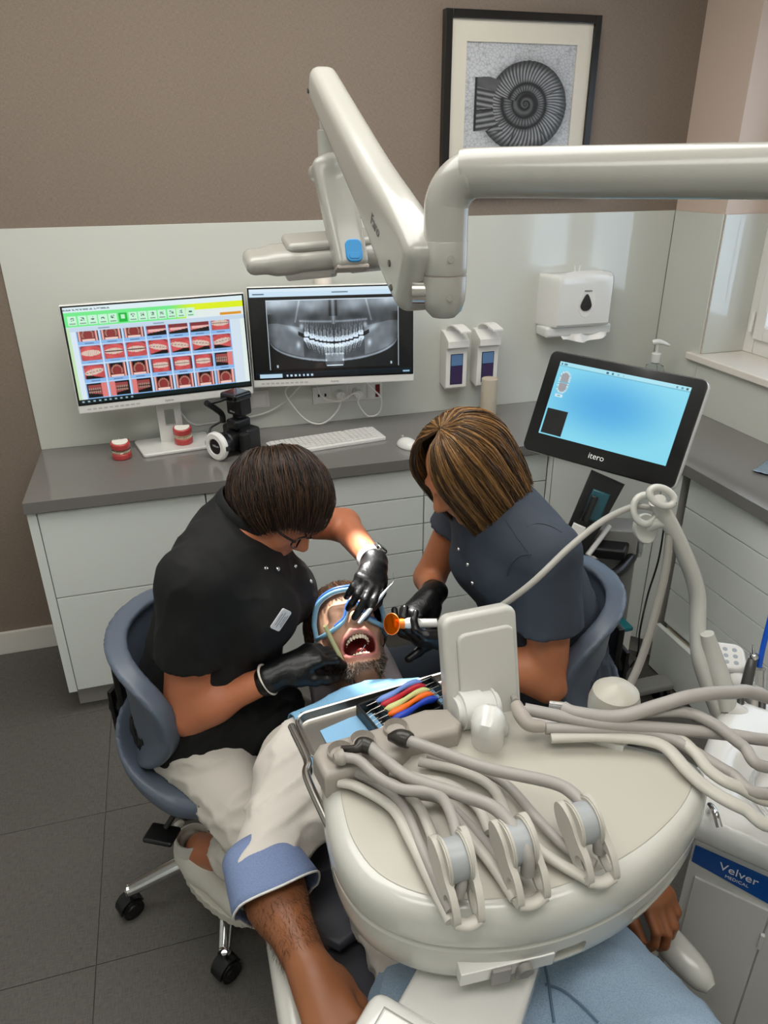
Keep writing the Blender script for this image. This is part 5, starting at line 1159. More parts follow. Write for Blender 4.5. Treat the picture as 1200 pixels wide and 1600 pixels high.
# ------------------------------------------------------------------ cuspidor block with suction holder
CU = thing('cuspidor_unit', 'white cuspidor and suction unit with blue strip beside the chair', 'cuspidor unit', (1.55, -2.15, 0))
CF = frame_M(Vector((1.345, -2.030, 0)), x=(.64, -.77, 0), z=(0, 0, 1))       # local x along the front face, local y away from the chair
prism('body', [(0, 0), (.42, 0), (.42, .40), (0, .40)], .10, .655, M_WHITEGL, CU, bev=.02, seg=4, M=CF)
prism('foot', [(.03, .03), (.39, .03), (.39, .37), (.03, .37)], .0, .105, M_CREAMD, CU, bev=.01, M=CF)
fs = CF @ Matrix.Translation((0, 0, .612))
prism('blue_strip', [(.004, -.022), (.20, -.048), (.20, .020), (.004, .020)], 0, .004, mat('deep_blue_strip', '#0d4f9e', .35), CU, bev=.001, M=fs @ Matrix(((1, 0, 0, 0), (0, 0, -1, 0), (0, 1, 0, 0), (0, 0, 0, 1))))
text('brand_lettering', 'Velver', .026, fs @ Matrix.Translation((.085, -.0052, .000)) @ Matrix.Rotation(math.pi/2, 4, 'X'), mat('print_white_bright', '#f0f0f0', .5), CU)
text('small_lettering', 'MEDICAL', .010, fs @ Matrix.Translation((.085, -.0052, -.019)) @ Matrix.Rotation(math.pi/2, 4, 'X'), mat('print_white_bright', '#f0f0f0', .5), CU)
box('door_panel', (.016, -.005, .125), (.1492, .001, .555), M_WHITEGL, CU, bev=.0015, M=CF); box('door_panel', (.1515, -.005, .125), (.404, .001, .555), M_WHITEGL, CU, bev=.0015, M=CF)
box('door_grip', (.146, -.011, .455), (.154, -.002, .495), M_WHITEGL, CU, bev=.002, M=CF)
fbowl = union([(sd_box((.21, .17, .695), (.245, .205, .036), .034), 0)])
def bowl_l(P): return smax(fbowl(P), -sd_ell((.20, .15, .745), (.175, .150, .072))(P), .02)
sdf_mesh('bowl', local_f(CF, bowl_l), (1.20, -2.60, .63), (2.05, -1.60, .76), .008, M_WHITEGL, CU)
lathe('hose_hub', [(.060, 0), (.058, .05), (.045, .065), (0, .068)], M_WHITEGL, CU, n=32, M=Matrix.Translation((1.765, -2.066, .70)))
gl2 = mat('clear_plastic', '#e8e6e2', .05, trans=.8)
ring_ = [tuple(CF @ Vector((.20+.135*math.cos(a), .15+.115*math.sin(a), .708))) for a in np.linspace(0, 2*math.pi, 33)]
tube('rinse_ring', ring_, .006, gl2, CU, n=8, sub=2)
gx = atZ(1112, 1280, .745); tube('rinse_spout', [(gx.x+.02, gx.y+.03, .72), (gx.x+.01, gx.y+.02, .755), (gx.x+.0, gx.y-.004, .765), (gx.x-.002, gx.y-.022, .750)], .006, M_CHROME, CU, n=10)
# suction arm rising beside the assistant
SA = [atY(1027, 782, -1.665), atY(1062, 850, -1.68), atY(1088, 920, -1.70), atY(1090, 985, -1.73), atY(1094, 1030, -1.76), atY(1108, 1075, -1.785), atY(1122, 1112, -1.80)]
V, Q = tube_arrays(spline([tuple(p) for p in SA], 8), .0215, 20, ry=.017); pyd('suction_arm', V, [tuple(q) for q in Q]+[tuple(range(19, -1, -1)), tuple(range(len(V)-20, len(V)))], M_CREAM, CU, angle=50)
SB = [atY(1105, 990, -1.76), atY(1115, 1030, -1.775), atY(1128, 1070, -1.80), atY(1136, 1105, -1.815)]
tube('arm_cover', [(*SB[0], .014), (*SB[1], .021), (*SB[2], .022), (*SB[3], .020)], .02, M_CREAM, CU, n=20)
foot = CF @ Vector((.10, .34, .70)); tube('arm_foot', [(*SA[-1], .020), (*(SA[-1].lerp(foot, .5)+Vector((0, 0, -.02))), .026), (*foot, .035)], .03, M_WHITEGL, CU, n=20)
tube('arm_foot', [(*SB[-1], .020), (*(SB[-1].lerp(foot, .5)+Vector((.01, 0, -.02))), .024), (*foot, .035)], .03, M_WHITEGL, CU, n=20)
# holder head: two looped brackets
def loop(nm, cpx, cpy, y, w_, h_, lean, m=M_CREAM, r=.0075):
    c = atY(cpx, cpy, y); pts = []
    for a in np.linspace(0, 2*math.pi, 29): u, v = w_*math.cos(a), h_*math.sin(a); d = RIGHT*(u*math.cos(lean)-v*math.sin(lean))+UP*(u*math.sin(lean)+v*math.cos(lean)); pts.append(tuple(c+d))
    return tube(nm, pts, r, m, CU, n=10, sub=2)
loop('holder_loop', 1008, 796, -1.645, .024, .030, .10); loop('holder_loop', 1034, 776, -1.69, .026, .016, -.45)
pl = atY(1008, 826, -1.63); Mp = frame_M(pl, x=RIGHT, z=-FWD); 
prism('holder_plate', [(.025*math.cos(a), .033*math.sin(a)) for a in np.linspace(0, 2*math.pi, 29)[:-1]], -.010, .010, M_CREAM, CU, bev=.004, M=Mp @ Matrix.Rotation(.12, 4, 'Z'))
tube('holder_link', [(*atY(1012, 822, -1.65), .013), (*atY(1035, 815, -1.67), .013), (*atY(1050, 820, -1.68), .014)], .013, M_CREAM, CU, n=12)
# hose that hangs from the holder and hose that runs across to the assistant's hand
tube('suction_hose', [tuple(p) for p in (atY(1046, 835, -1.68), atY(1040, 890, -1.70), atY(1022, 965, -1.72), atY(1000, 1035, -1.74), atY(975, 1088, -1.76), atY(962, 1110, -1.78))], .009, mat('grey_strap', '#98948d', .45), CU, n=10)
hz = [atY(1035, 800, -1.66), atY(1010, 792, -1.645), atY(985, 793, -1.63), atY(940, 815, -1.66), atY(890, 855, -1.69), atY(830, 912, -1.70), atY(775, 952, -1.67), atY(735, 972, -1.60), atY(706, 975, -1.49)]
tube('handpiece_hose', [tuple(p) for p in hz], .0068, mat('pale_grey_hose', '#a9a69f', .4), CU, n=12)
# keypad and instrument dock at the right
kp = atZ(1128, 1022, .70); KMx = frame_M(kp, x=(.85, -.5, 0), z=(-.15, -.25, 1))
prism('keypad', rrect(.115, .085, .026, cx=0, cy=0), -.022, 0, M_WHITEGL, CU, bev=.010, seg=4, M=KMx)
bm = bmesh.new()
for i in range(4):
    for j in range(3): add_cyl(bm, KMx @ Vector((-.035+i*.022, -.022+j*.020, .0)), KMx @ Vector((-.035+i*.022, -.022+j*.020, .0006)), .006, n=12)
fin('key_symbols', bm, mat('key_grey', '#9aa0a6', .5), CU)
tube('keypad_stem', [tuple(KMx @ Vector((0, 0, -.02))), tuple(KMx @ Vector((.01, .0, -.06))), tuple(CF @ Vector((.14, .36, .70)))], .026, M_WHITEGL, CU, n=16)
ds = mat('dock_dark', '#4f4e4c', .35, metal=.3)
s0, s1 = atZ(1160, 1075, .69), atY(1176, 1030, -1.70)
tube('air_syringe', [(*atY(1163, 1085, -1.74), .013), (*atY(1172, 1045, -1.72), .012), (*atY(1176, 1030, -1.71), .010)], .012, ds, CU, n=14)
a = atY(1178, 1026, -1.71); bm = bmesh.new(); bmesh.ops.create_uvsphere(bm, u_segments=16, v_segments=10, radius=.011, matrix=Matrix.Translation(a)); add_cyl(bm, a, atY(1176, 1008, -1.71), .005, .0022, n=10); fin('syringe_head', bm, M_CHROME, CU)
tube('blue_tip', [tuple(atY(1186, 1042, -1.72)), tuple(atY(1193, 1008, -1.71)), tuple(atY(1205, 960, -1.70))], .0062, mat('tip_blue', '#0f56c8', .35), CU, n=12)
tube('clear_sleeve', [tuple(atY(1188, 1078, -1.735)), tuple(atY(1188, 1045, -1.72))], .012, gl2, CU, n=16)
dk0 = Vector((1.66, -1.80, .62)); box('dock_block', (.02, .36, .66), (.30, .45, .70), M_WHITEGL, CU, bev=.010, seg=3, M=CF)
for k, (x0_, x1_) in enumerate(((1158, 1150), (1180, 1172), (1192, 1184))): tube('dock_hose', [tuple(atY(x0_, 1085, -1.80)), tuple(atY(x0_-2, 1110, -1.82)), tuple(atY(x1_, 1150, -1.86))], .008, ds if k != 1 else M_HOSE, CU, n=10)
# ------------------------------------------------------------------ people: helpers
def hit(f, px, py, t0=.6, t1=4.0):
    """where a picture direction meets a solid, with its normal"""
    d = np.array(ray(px, py).normalized(), np.float32); o = np.array(CAM, np.float32); t = t0
    for _ in range(400):
        v = float(f((o+d*t)[None])[0])
        if v < .0004: break
        t += max(v*.6, .0006)
        if t > t1: break
    if t > t1: return None
    p = o+d*t; e = .003; g = np.array([float(f((p+np.eye(3, dtype=np.float32)[i]*e)[None])[0]-f((p-np.eye(3, dtype=np.float32)[i]*e)[None])[0]) for i in range(3)])
    return Vector(p), Vector(g/(np.linalg.norm(g)+1e-9))
def head_local(mouth_open=False, slim=1.0):
    it = [(sd_ell((0, -.012, .035), (.075, .095, .089)), 0), (sd_ell((0, .028, -.035), (.060*slim, .066, .083)), .03),
          (sd_ell((.036, .056, -.030), (.028, .026, .030)), .02), (sd_ell((-.036, .056, -.030), (.028, .026, .030)), .02), (sd_cone((-.038, .080, .026), (.038, .080, .026), .013, .013), .02),
          (sd_cone((0, .086, .020), (0, .110, -.022), .009, .0135), .014), (sd_ell((.0125, .097, -.028), (.0095, .012, .009)), .008), (sd_ell((-.0125, .097, -.028), (.0095, .012, .009)), .008)]
    if mouth_open:
        for s in (-1, 1): it.append((sd_cone((s*.050, -.004, -.055), (s*.014, .052, -.128), .026, .023), .025))
        it += [(sd_ell((0, .054, -.134), (.030, .023, .020)), .02), (sd_ell((0, .070, -.050), (.040, .028, .024)), .015)]
    else:
        for s in (-1, 1): it.append((sd_cone((s*.048, -.004, -.050), (s*.012, .062, -.100), .022, .020), .025))
        it += [(sd_ell((0, .066, -.102), (.024, .020, .018)), .02), (sd_cone((-.018, .086, -.058), (.018, .086, -.058), .008, .008), .01), (sd_cone((-.015, .085, -.068), (.015, .085, -.068), .008, .008), .008)]
    it += [(sd_ell((s*.077, -.010, -.006), (.010, .021, .031)), .010) for s in (-1, 1)]
    base = union(it)
    eyes = union([(sd_ell((s*.032, .0745, .008), (.0145, .0145, .0125)), 0) for s in (-1, 1)])
    soc = union([(sd_ell((s*.032, .095, .008), (.019, .018, .012)), 0) for s in (-1, 1)])
    def f(P):
        d = smax(base(P), -soc(P), .010); d = smin(d, eyes(P), .006)
        if mouth_open:
            lipp = [(.038*math.cos(a), .096-.028*abs(math.cos(a))**2+(.004 if math.sin(a) > 0 else -.010), -.080+.0285*math.sin(a)) for a in np.linspace(0, 2*math.pi, 17)]
            d = smin(d, sd_poly(lipp, [.0065]*17)(P), .012)
            d = smax(d, -sd_ell((0, .080, -.080), (.0350, .052, .0265))(P), .005)
        return d
    return f
def hand_prims(w_, fwd, back, side, curl=(.5, .6, .4), spread=.10, thumb=(.5, .35, .2), scale=1.0, tcurl=None, per=None):
    """list of (sdf, k): wrist point, direction to the knuckles, direction out of the back of the hand, side=+1 puts the thumb on local +Y"""
    M = frame_M(w_, x=fwd, z=back); s = scale; L = lambda x, y, z: tuple(M @ Vector((x*s, y*s*side, z*s)))
    out = [(sd_cone(L(-.03, 0, 0), L(.02, 0, 0), .027*s, .027*s), 0), (sd_cone(L(.01, .012, 0), L(.082, .026, .002), .018*s, .0125*s), .02), (sd_cone(L(.01, -.012, 0), L(.074, -.028, -.002), .018*s, .0115*s), .02), (sd_cone(L(.02, 0, 0), L(.084, .006, .003), .018*s, .0125*s), .02), (sd_cone(L(.02, -.004, 0), L(.081, -.012, .002), .017*s, .012*s), .02), (sd_ell(L(.035, .022, -.014), (.024*s, .024*s, .020*s)), .02)]
    tips = []
    for k, (y, x, ls) in enumerate(((.027, .084, (.040, .026, .021)), (.008, .088, (.044, .029, .022)), (-.011, .084, (.041, .027, .021)), (-.028, .076, (.032, .021, .019)))):
        c = per[k] if per else curl; a = 0.0; p = Vector((x, y, .002)); pts = [p.copy()]; sp = spread*(1.5-k)
        for l_, cu in zip(ls, c):
            a += cu; d = Vector((math.cos(a)*math.cos(sp), math.cos(a)*math.sin(sp), -math.sin(a))); p = p+d*l_; pts.append(p.copy())
        r = (.0098, .0088, .0080, .0070); r = [q*(.9 if k == 3 else 1) for q in r]
        for i in range(3): out.append((sd_cone(L(*pts[i]), L(*pts[i+1]), r[i]*s, r[i+1]*s), .006 if i == 0 else .002))
        tips.append(L(*pts[-1]))
    a1, a2, dn = thumb; p0 = Vector((.022, .026, -.008)); d1 = Vector((math.cos(a1), math.sin(a1), -dn)).normalized(); p1 = p0+d1*.042; a2_ = a1-a2; d2 = Vector((math.cos(a2_), math.sin(a2_), -dn*1.3)).normalized(); p2 = p1+d2*.032; d3 = Vector((math.cos(a2_-.25), math.sin(a2_-.25), -dn*1.3)).normalized(); p3 = p2+d3*.026
    for a, b, ra, rb in ((p0, p1, .0165, .0115), (p1, p2, .0112, .0100), (p2, p3, .0098, .0078)): out.append((sd_cone(L(*a), L(*b), ra*s, rb*s), .008))
    return out, tips, L(*p3)
def grow(items, r):
    return [((lambda P, g=g: g(P)-r), k) for g, k in items]
def bounds(pts, m):
    A = np.array([list(p)[:3] for p in pts]); return A.min(0)-m, A.max(0)+m
def hair_paths(az, M, lift, zend, N=26, hang=False, pole=(0, -.30, .95), cen=(0, -.010, .032), rad=(.079, .098, .092), curl=0.0, jit=None):
    """paths (S, N, 3) in head-local space running from the crown down to zend(az)"""
    pole = np.array(pole)/np.linalg.norm(pole); e1 = np.array((0, 1, 0.)); e1 = e1-pole*(e1 @ pole); e1 /= np.linalg.norm(e1); e2 = np.cross(pole, e1); cen = np.array(cen); rad = np.array(rad)
    S = len(az); jit = np.zeros(S) if jit is None else jit; th = np.linspace(.02, 2.75, 240); D = (np.cos(th)[None, :, None]*pole+np.sin(th)[None, :, None]*(np.cos(az)[:, None, None]*e1+np.sin(az)[:, None, None]*e2))
    R = 1/np.sqrt(((D/rad)**2).sum(-1)); lf = np.asarray(lift)[:, None]*np.clip(th/.5, .55, 1)[None]; P = cen+D*(R+lf)[..., None]
    if hang:
        # below the widest ring the strands hang straight down
        eq = np.argmax(np.hypot(P[..., 0], P[..., 1]*.9), axis=1)
        for i in range(S):
            k = eq[i]; n = P.shape[1]-k; zz = np.linspace(P[i, k, 2], zend(az[i]), n); P[i, k:, 2] = zz; tt = np.linspace(0, 1, n); P[i, k:, 0] = P[i, k, 0]*(1-curl*tt**2); P[i, k:, 1] = P[i, k, 1]*(1-curl*tt**2)
        end = np.full(S, P.shape[1]-1)
    else:
        below = P[..., 2] < zend(P[..., 0], P[..., 1])+jit[:, None]; end = np.where(below.any(1), below.argmax(1), P.shape[1]-1)
    out = np.empty((S, N, 3))
    for i in range(S):
        t = np.linspace(0, end[i], N); k = t.astype(int); k1 = np.minimum(k+1, P.shape[1]-1); f = (t-k)[:, None]; out[i] = P[i, k]*(1-f)+P[i, k1]*f
    return out
def strand_mesh(name, P, r0, cols, m, parent):
    """three-sided tapering strands, P (S, N, 3) in world space, cols (S, 3) linear"""
    S, N = P.shape[:2]; T = np.gradient(P, axis=1); T /= np.linalg.norm(T, axis=2)[..., None]+1e-9; U = np.cross(T, RNG.normal(size=(S, 1, 3))); U /= np.linalg.norm(U, axis=2)[..., None]+1e-9; W_ = np.cross(T, U)
    r = (np.asarray(r0).reshape(-1, 1)*np.linspace(1, .35, N)[None])[..., None]; V = []
    for a in (0, 2.094, 4.189): V.append(P+r*(U*math.cos(a)+W_*math.sin(a)))
    V = np.stack(V, 2).reshape(-1, 3); s = (np.arange(S)*N*3)[:, None, None]; i = (np.arange(N-1)*3)[None, :, None]; j = np.arange(3)[None, None]; k = (j+1) % 3
    Q = np.stack([s+i+j, s+i+k, s+i+3+k, s+i+3+j], -1).reshape(-1, 4)
    return arr(name, V, Q, m, parent, smooth=True, col=np.repeat(cols, N*3, 0))
def to_world(P, M):
    A = np.array(M); return P @ A[:3, :3].T+A[:3, 3]
def hair(parent, M, zend, lift0, n, dark, light, hang=False, open_front=0.0, pole=(0, -.30, .95), curl=0.0, frizz=.003, wid=.0016, streak=2.0):
    azg = np.linspace(open_front, 2*math.pi-open_front, 97) if open_front else np.linspace(0, 2*math.pi, 97)
    G = hair_paths(azg, M, np.full(97, lift0*.72), zend, N=30, hang=hang, pole=pole, curl=curl); Vw = to_world(G.reshape(-1, 3), M); ii = (np.arange(96)[:, None]*30+np.arange(29)[None]).ravel()
    Q = np.stack([ii, ii+1, ii+31, ii+30], 1); dk, lt = np.array(lin(dark)), np.array(lin(light))
    mh = MATS.get('hair_strands') or colmat('hair_strands', .38, spec=.45)
    arr('hair_cap', Vw, Q, mh, parent, col=np.repeat(dk[None], len(Vw), 0))
    az = RNG.uniform(open_front, 2*math.pi-open_front, n); lf = lift0*RNG.uniform(.72, 1.12, n)
    P = hair_paths(az, M, lf, (lambda a: zend(a)+RNG.normal()*.006) if hang else zend, N=30, hang=hang, pole=pole, curl=curl, jit=RNG.normal(0, .010, n))
    st = RNG.uniform(0, .62, n)**1.2; N = 16; out = np.empty((n, N, 3))
    for i in range(n):
        t = np.linspace(st[i]*29, 29, N); k = t.astype(int); k1 = np.minimum(k+1, 29); f = (t-k)[:, None]; out[i] = P[i, k]*(1-f)+P[i, k1]*f
    ph = RNG.uniform(0, 6.28, (n, 3)); tt = np.linspace(0, 1, N)[None, :, None]; fr = RNG.uniform(1.5, 4.5, (n, 1, 1)); out += frizz*np.sin(tt*fr*2+ph[:, None])*np.minimum(1, tt*3)
    mixv = np.clip(.5+.30*np.sin(az*17*streak)+.25*np.sin(az*41*streak+1)+RNG.normal(0, .22, n), 0, 1)[:, None]
    return strand_mesh('hair', to_world(out.reshape(-1, 3), M).reshape(n, N, 3), wid*RNG.uniform(.6, 1.25, n), dk+(lt-dk)*mixv**1.6, mh, parent)
HMP = frame_M(Vector((.834, -1.366, .766)), y=(.03, -.375, .927), z=(0, .927, .375)); headP = local_f(HMP, head_local(True))     # head of the patient
def on_stool(o): return local_f(Matrix.Translation(o.location) @ Matrix.Rotation(o.rotation_euler.z, 4, 'Z'), STOOL_SOLID)
SEAT_D, SEAT_A = on_stool(st), on_stool(st2)
M_SKIN_D = mat('skin_tan', '#bc7553', .48, sss=.10, bump=.08, bscale=700, var=.06, vscale=60)
M_SKIN_A = mat('skin_light_tan', '#b67450', .48, sss=.10, bump=.08, bscale=700, var=.06, vscale=60)
M_GLOVE = mat('black_nitrile', '#0c0c0d', .34, bump=.35, bscale=160)
M_BLACKCL = mat('black_scrub_cotton', '#0b0b0c', .82, bump=.15, bscale=900)
M_SLATE = mat('slate_scrub_cotton', '#3a414c', .80, bump=.15, bscale=900)
M_WHITECL = mat('white_cotton', '#cbc4ba', .85, bump=.2, bscale=700)
M_DENIM = weave('light_denim', '#728ca6', '#9db2c6', 900, 500, rough=.9, bump=.5, plane='XY', blot=.6)
def oriented(up, fwd): z = Vector(up).normalized(); x = Vector(fwd).cross(z).normalized(); y = z.cross(x); return Matrix(((x.x, y.x, z.x), (x.y, y.y, z.y), (x.z, y.z, z.z)))
def ring_tube(name, c, nrm, ra, rb, r, m, parent, ref=(0, 0, 1), ry=None, n=12, a0=0, a1=2*math.pi):
    M = frame_M(c, z=nrm, x=Vector(ref).cross(Vector(nrm)) if abs(Vector(ref).normalized().dot(Vector(nrm).normalized())) < .95 else (1, 0, 0))
    return tube(name, [tuple(M @ Vector((ra*math.cos(a), rb*math.sin(a), 0))) for a in np.linspace(a0, a1, 29)], r, m, parent, n=n, sub=2, ry=ry)
def band(name, a, b, ra, rb, th, m, parent, n=36):
    """short open tube with wall thickness (cuff, watch strap)"""
    M = frame_M(a, z=(b-a), x=(b-a).orthogonal()); h = (b-a).length; V = []; Fc = []
    for r, z in ((ra, 0), (rb, h), (rb-th, h), (ra-th, 0)):
        for k in range(n): q = 2*math.pi*k/n; V.append(M @ Vector((r*math.cos(q), r*math.sin(q), z)))
    for i in range(4):
        for k in range(n): Fc.append((i*n+k, i*n+(k+1) % n, ((i+1) % 4)*n+(k+1) % n, ((i+1) % 4)*n+k))
    return pyd(name, V, Fc, m, parent, angle=50)
def badge(parent, f, px, py, ang, w_, h_, lines=True):
    h_t = hit(f, px, py)
    if h_t is None: return None
    p, nr = h_t; M = frame_M(p+nr*.002, x=RIGHT*math.cos(ang)+UP*math.sin(ang), z=nr)
    b_ = prism('name_badge', rrect(w_, h_, .004), -.002, .0025, mat('badge_white', '#cfcfd2', .35), parent, bev=.001, M=M)
    if lines:
        bm = bmesh.new()
        for k, (l, y) in enumerate(((.6, .26), (.75, .05), (.45, -.16), (.6, -.32))): add_box(bm, (-w_*l/2, y*h_-.0008, .0025), (w_*l/2, y*h_+.0008, .0029))
        bm.transform(M); fin('badge_print', bm, mat('badge_ink', '#7d7f86', .6), b_)
    return b_
def snaps(parent, f, pts, r=.0055):
    for px, py in pts:
        h_t = hit(f, px, py)
        if h_t is None: continue
        p, nr = h_t; M = frame_M(p, z=nr, x=nr.orthogonal()); lathe('snap_button', [(0, .003), (r*.35, .003), (r*.5, .0016), (r*.8, .0028), (r, .001), (r, -.002)], M_CHROME, parent, n=18, M=M)
def seams(name, f, lists, r, m, parent, lift=.0006):
    for pts in lists:
        q = [h for h in (hit(f, *p_) for p_ in pts) if h is not None]
        if len(q) > 2: tube(name, [tuple(p_+n_*lift) for p_, n_ in q], r, m, parent, n=6)
def folds(P, s, seed, axis=None, k=4.0):
    """ridged creases, drawn out along axis"""
    Q = P
    if axis is not None: a_ = np.array(Vector(axis).normalized(), np.float32); Q = P-np.outer(P @ a_, a_)*(1-1/k)
    n_ = vnoise(Q, s, seed)+.45*vnoise(Q, s*2.1, seed+1); return np.clip(1-np.abs(n_)*1.3, 0, 1)**2
V3 = lambda *a: Vector(a)
# ------------------------------------------------------------------ dentist in black, seated on the left stool
PD = thing('person', 'person in black tunic, glasses and black gloves treating the patient', 'person', (.498, -1.326, .50))
fD = V3(.876, -.48, 0)
pel, wst, che, nek = V3(.470, -1.315, .60), V3(.515, -1.322, .75), V3(.560, -1.300, .92), V3(.612, -1.288, 1.055)
sN, sF = V3(.492, -1.432, 1.022), V3(.652, -1.140, 1.015); eN, wN = V3(.438, -1.462, .705), V3(.630, -1.500, .790); eF, wF = V3(.898, -1.075, .922), V3(.912, -1.335, .940)
up_t = (nek-pel).normalized(); Rt = oriented(up_t, fD)
gz = V3(.56, -.55, -.62).normalized(); HMD = frame_M(V3(.690, -1.305, 1.108), y=gz, z=(.25, 0, 1)) @ Matrix.Scale(.97, 4)
handN, tipsN, thN = hand_prims(wN+V3(.02, .004, .006), V3(.92, .16, .24), V3(-.24, -.15, .95), -1, per=((.5, .6, .4), (.55, .6, .4), (.6, .7, .5), (.6, .8, .5)), thumb=(.45, .3, .45), spread=.03)
handF, tipsF, thF = hand_prims(wF+V3(-.006, -.014, -.003), V3(-.42, -.88, .02), V3(.40, -.30, .85), 1, scale=.92, per=((.35, .55, .4), (.45, .6, .4), (.6, .7, .5), (.65, .75, .5)), thumb=(.4, .35, .25), spread=.05)
tor = [(sd_ell(pel, (.180, .135, .135), Rt), 0), (sd_ell(wst, (.160, .140, .140), Rt), .09), (sd_ell(che, (.168, .120, .165), Rt), .09), (sd_ell(che+fD*.095+V3(0, 0, -.03)+Rt @ V3(.062, 0, 0), (.078, .085, .085), Rt), .05), (sd_ell(che+fD*.095+V3(0, 0, -.03)+Rt @ V3(-.062, 0, 0), (.078, .085, .085), Rt), .05),
       (sd_cone(nek+V3(-.01, 0, -.02), sN, .060, .056), .07), (sd_cone(nek+V3(-.01, 0, -.02), sF, .060, .056), .07)]
armN = [(sd_cone(sN, eN, .056, .044), .04), (sd_cone(eN, wN, .044, .028), .02), (sd_ell(eN.lerp(wN, .3), (.047, .044, .042)), .03)]
armF = [(sd_cone(sF, eF, .054, .042), .04), (sd_cone(eF, wF, .042, .027), .02)]
hipN, knN, anN = V3(.435, -1.385, .575), V3(.590, -1.655, .432), V3(.420, -1.412, .222); hipF, knF, anF = V3(.520, -1.245, .575), V3(.79, -1.42, .445), V3(.735, -1.270, .10)
legs = [(sd_cone(hipN, knN, .090, .062), .05), (sd_cone(knN, anN, .056, .040), .02), (sd_cone(hipF, knF, .090, .062), .05), (sd_cone(knF, anF, .056, .036), .02)]
feet = [(sd_cone(anN, anN+V3(-.01, .015, -.03), .036, .030), .02), (sd_cone(anN, anN+V3(.05, -.09, -.042), .030, .022), .02), (sd_cone(anF, anF+V3(.08, -.05, -.06), .030, .022), .02)]
headD = local_f(HMD, head_local(slim=1.04)); neck = [(sd_cone(nek+V3(-.005, 0, -.02), HMD @ V3(0, -.02, -.07), .058, .054), .03)]
body = union(tor+armN+armF+legs+feet+neck+[(headD, .02)]+handN+handF)
lo, hi = bounds([pel, nek, sN, sF, eN, wN, eF, wF, knN, anN, knF, anF, tipsN[1], tipsF[1], HMD.translation+V3(.1, 0, .12)], .13)
body = minus(body, SEAT_D, headP)
sdf_mesh('body', body, lo, hi, .006, M_SKIN_D, PD)
# tunic
slN = eN.lerp(sN, .42); slF = eF.lerp(sF, .72)
sl1 = cut(sd_cone(sN, eN.lerp(sN, .25), .073, .073), half(slN, eN-sN)); sl2 = cut(sd_cone(sF, eF.lerp(sF, .5), .070, .066), half(slF, eF-sF))
tun0 = union(grow(tor, .014)+[(sd_ell((.585, -1.365, .600), (.125, .125, .085)), .06), (sd_cone(nek-up_t*.03, nek+up_t*.065, .082, .071), .03)])
def tunic(P):
    d = smin(tun0(P), np.minimum(sl1(P), sl2(P)), .018)+.0030*vnoise(P, 26, 3)+.0022*vnoise(P, 48, 4)-.006*folds(P, 52, 5, Rt @ V3(1, 0, 0), 3.5)*np.clip((.80-P[:, 2])/.12, .2, 1)-.004*folds(P, 40, 6, (.4, -.4, 1), 3)
    d = smax(d, half(pel+V3(0, 0, -.075), V3(.10, 0, -1))(P), .006); d = smax(d, half(nek+up_t*.040, up_t+fD*.55)(P), .004)
    return d
tunic = minus(tunic, SEAT_D, lambda P: headP(P)-.030)
sdf_mesh('tunic', tunic, *bounds([pel-V3(0, 0, .08), nek, sN, sF, eN, eF], .15), .0055, M_BLACKCL, PD)
ring_tube('collar', nek+up_t*.036+fD*.004, up_t+fD*.55, .074, .079, .006, M_BLACKCL, PD, ry=.020)
snaps(PD, tunic, ((415, 888), (434, 889), (461, 885), (486, 908)))
badge(PD, tunic, 438, 968, .98, .050, .026)
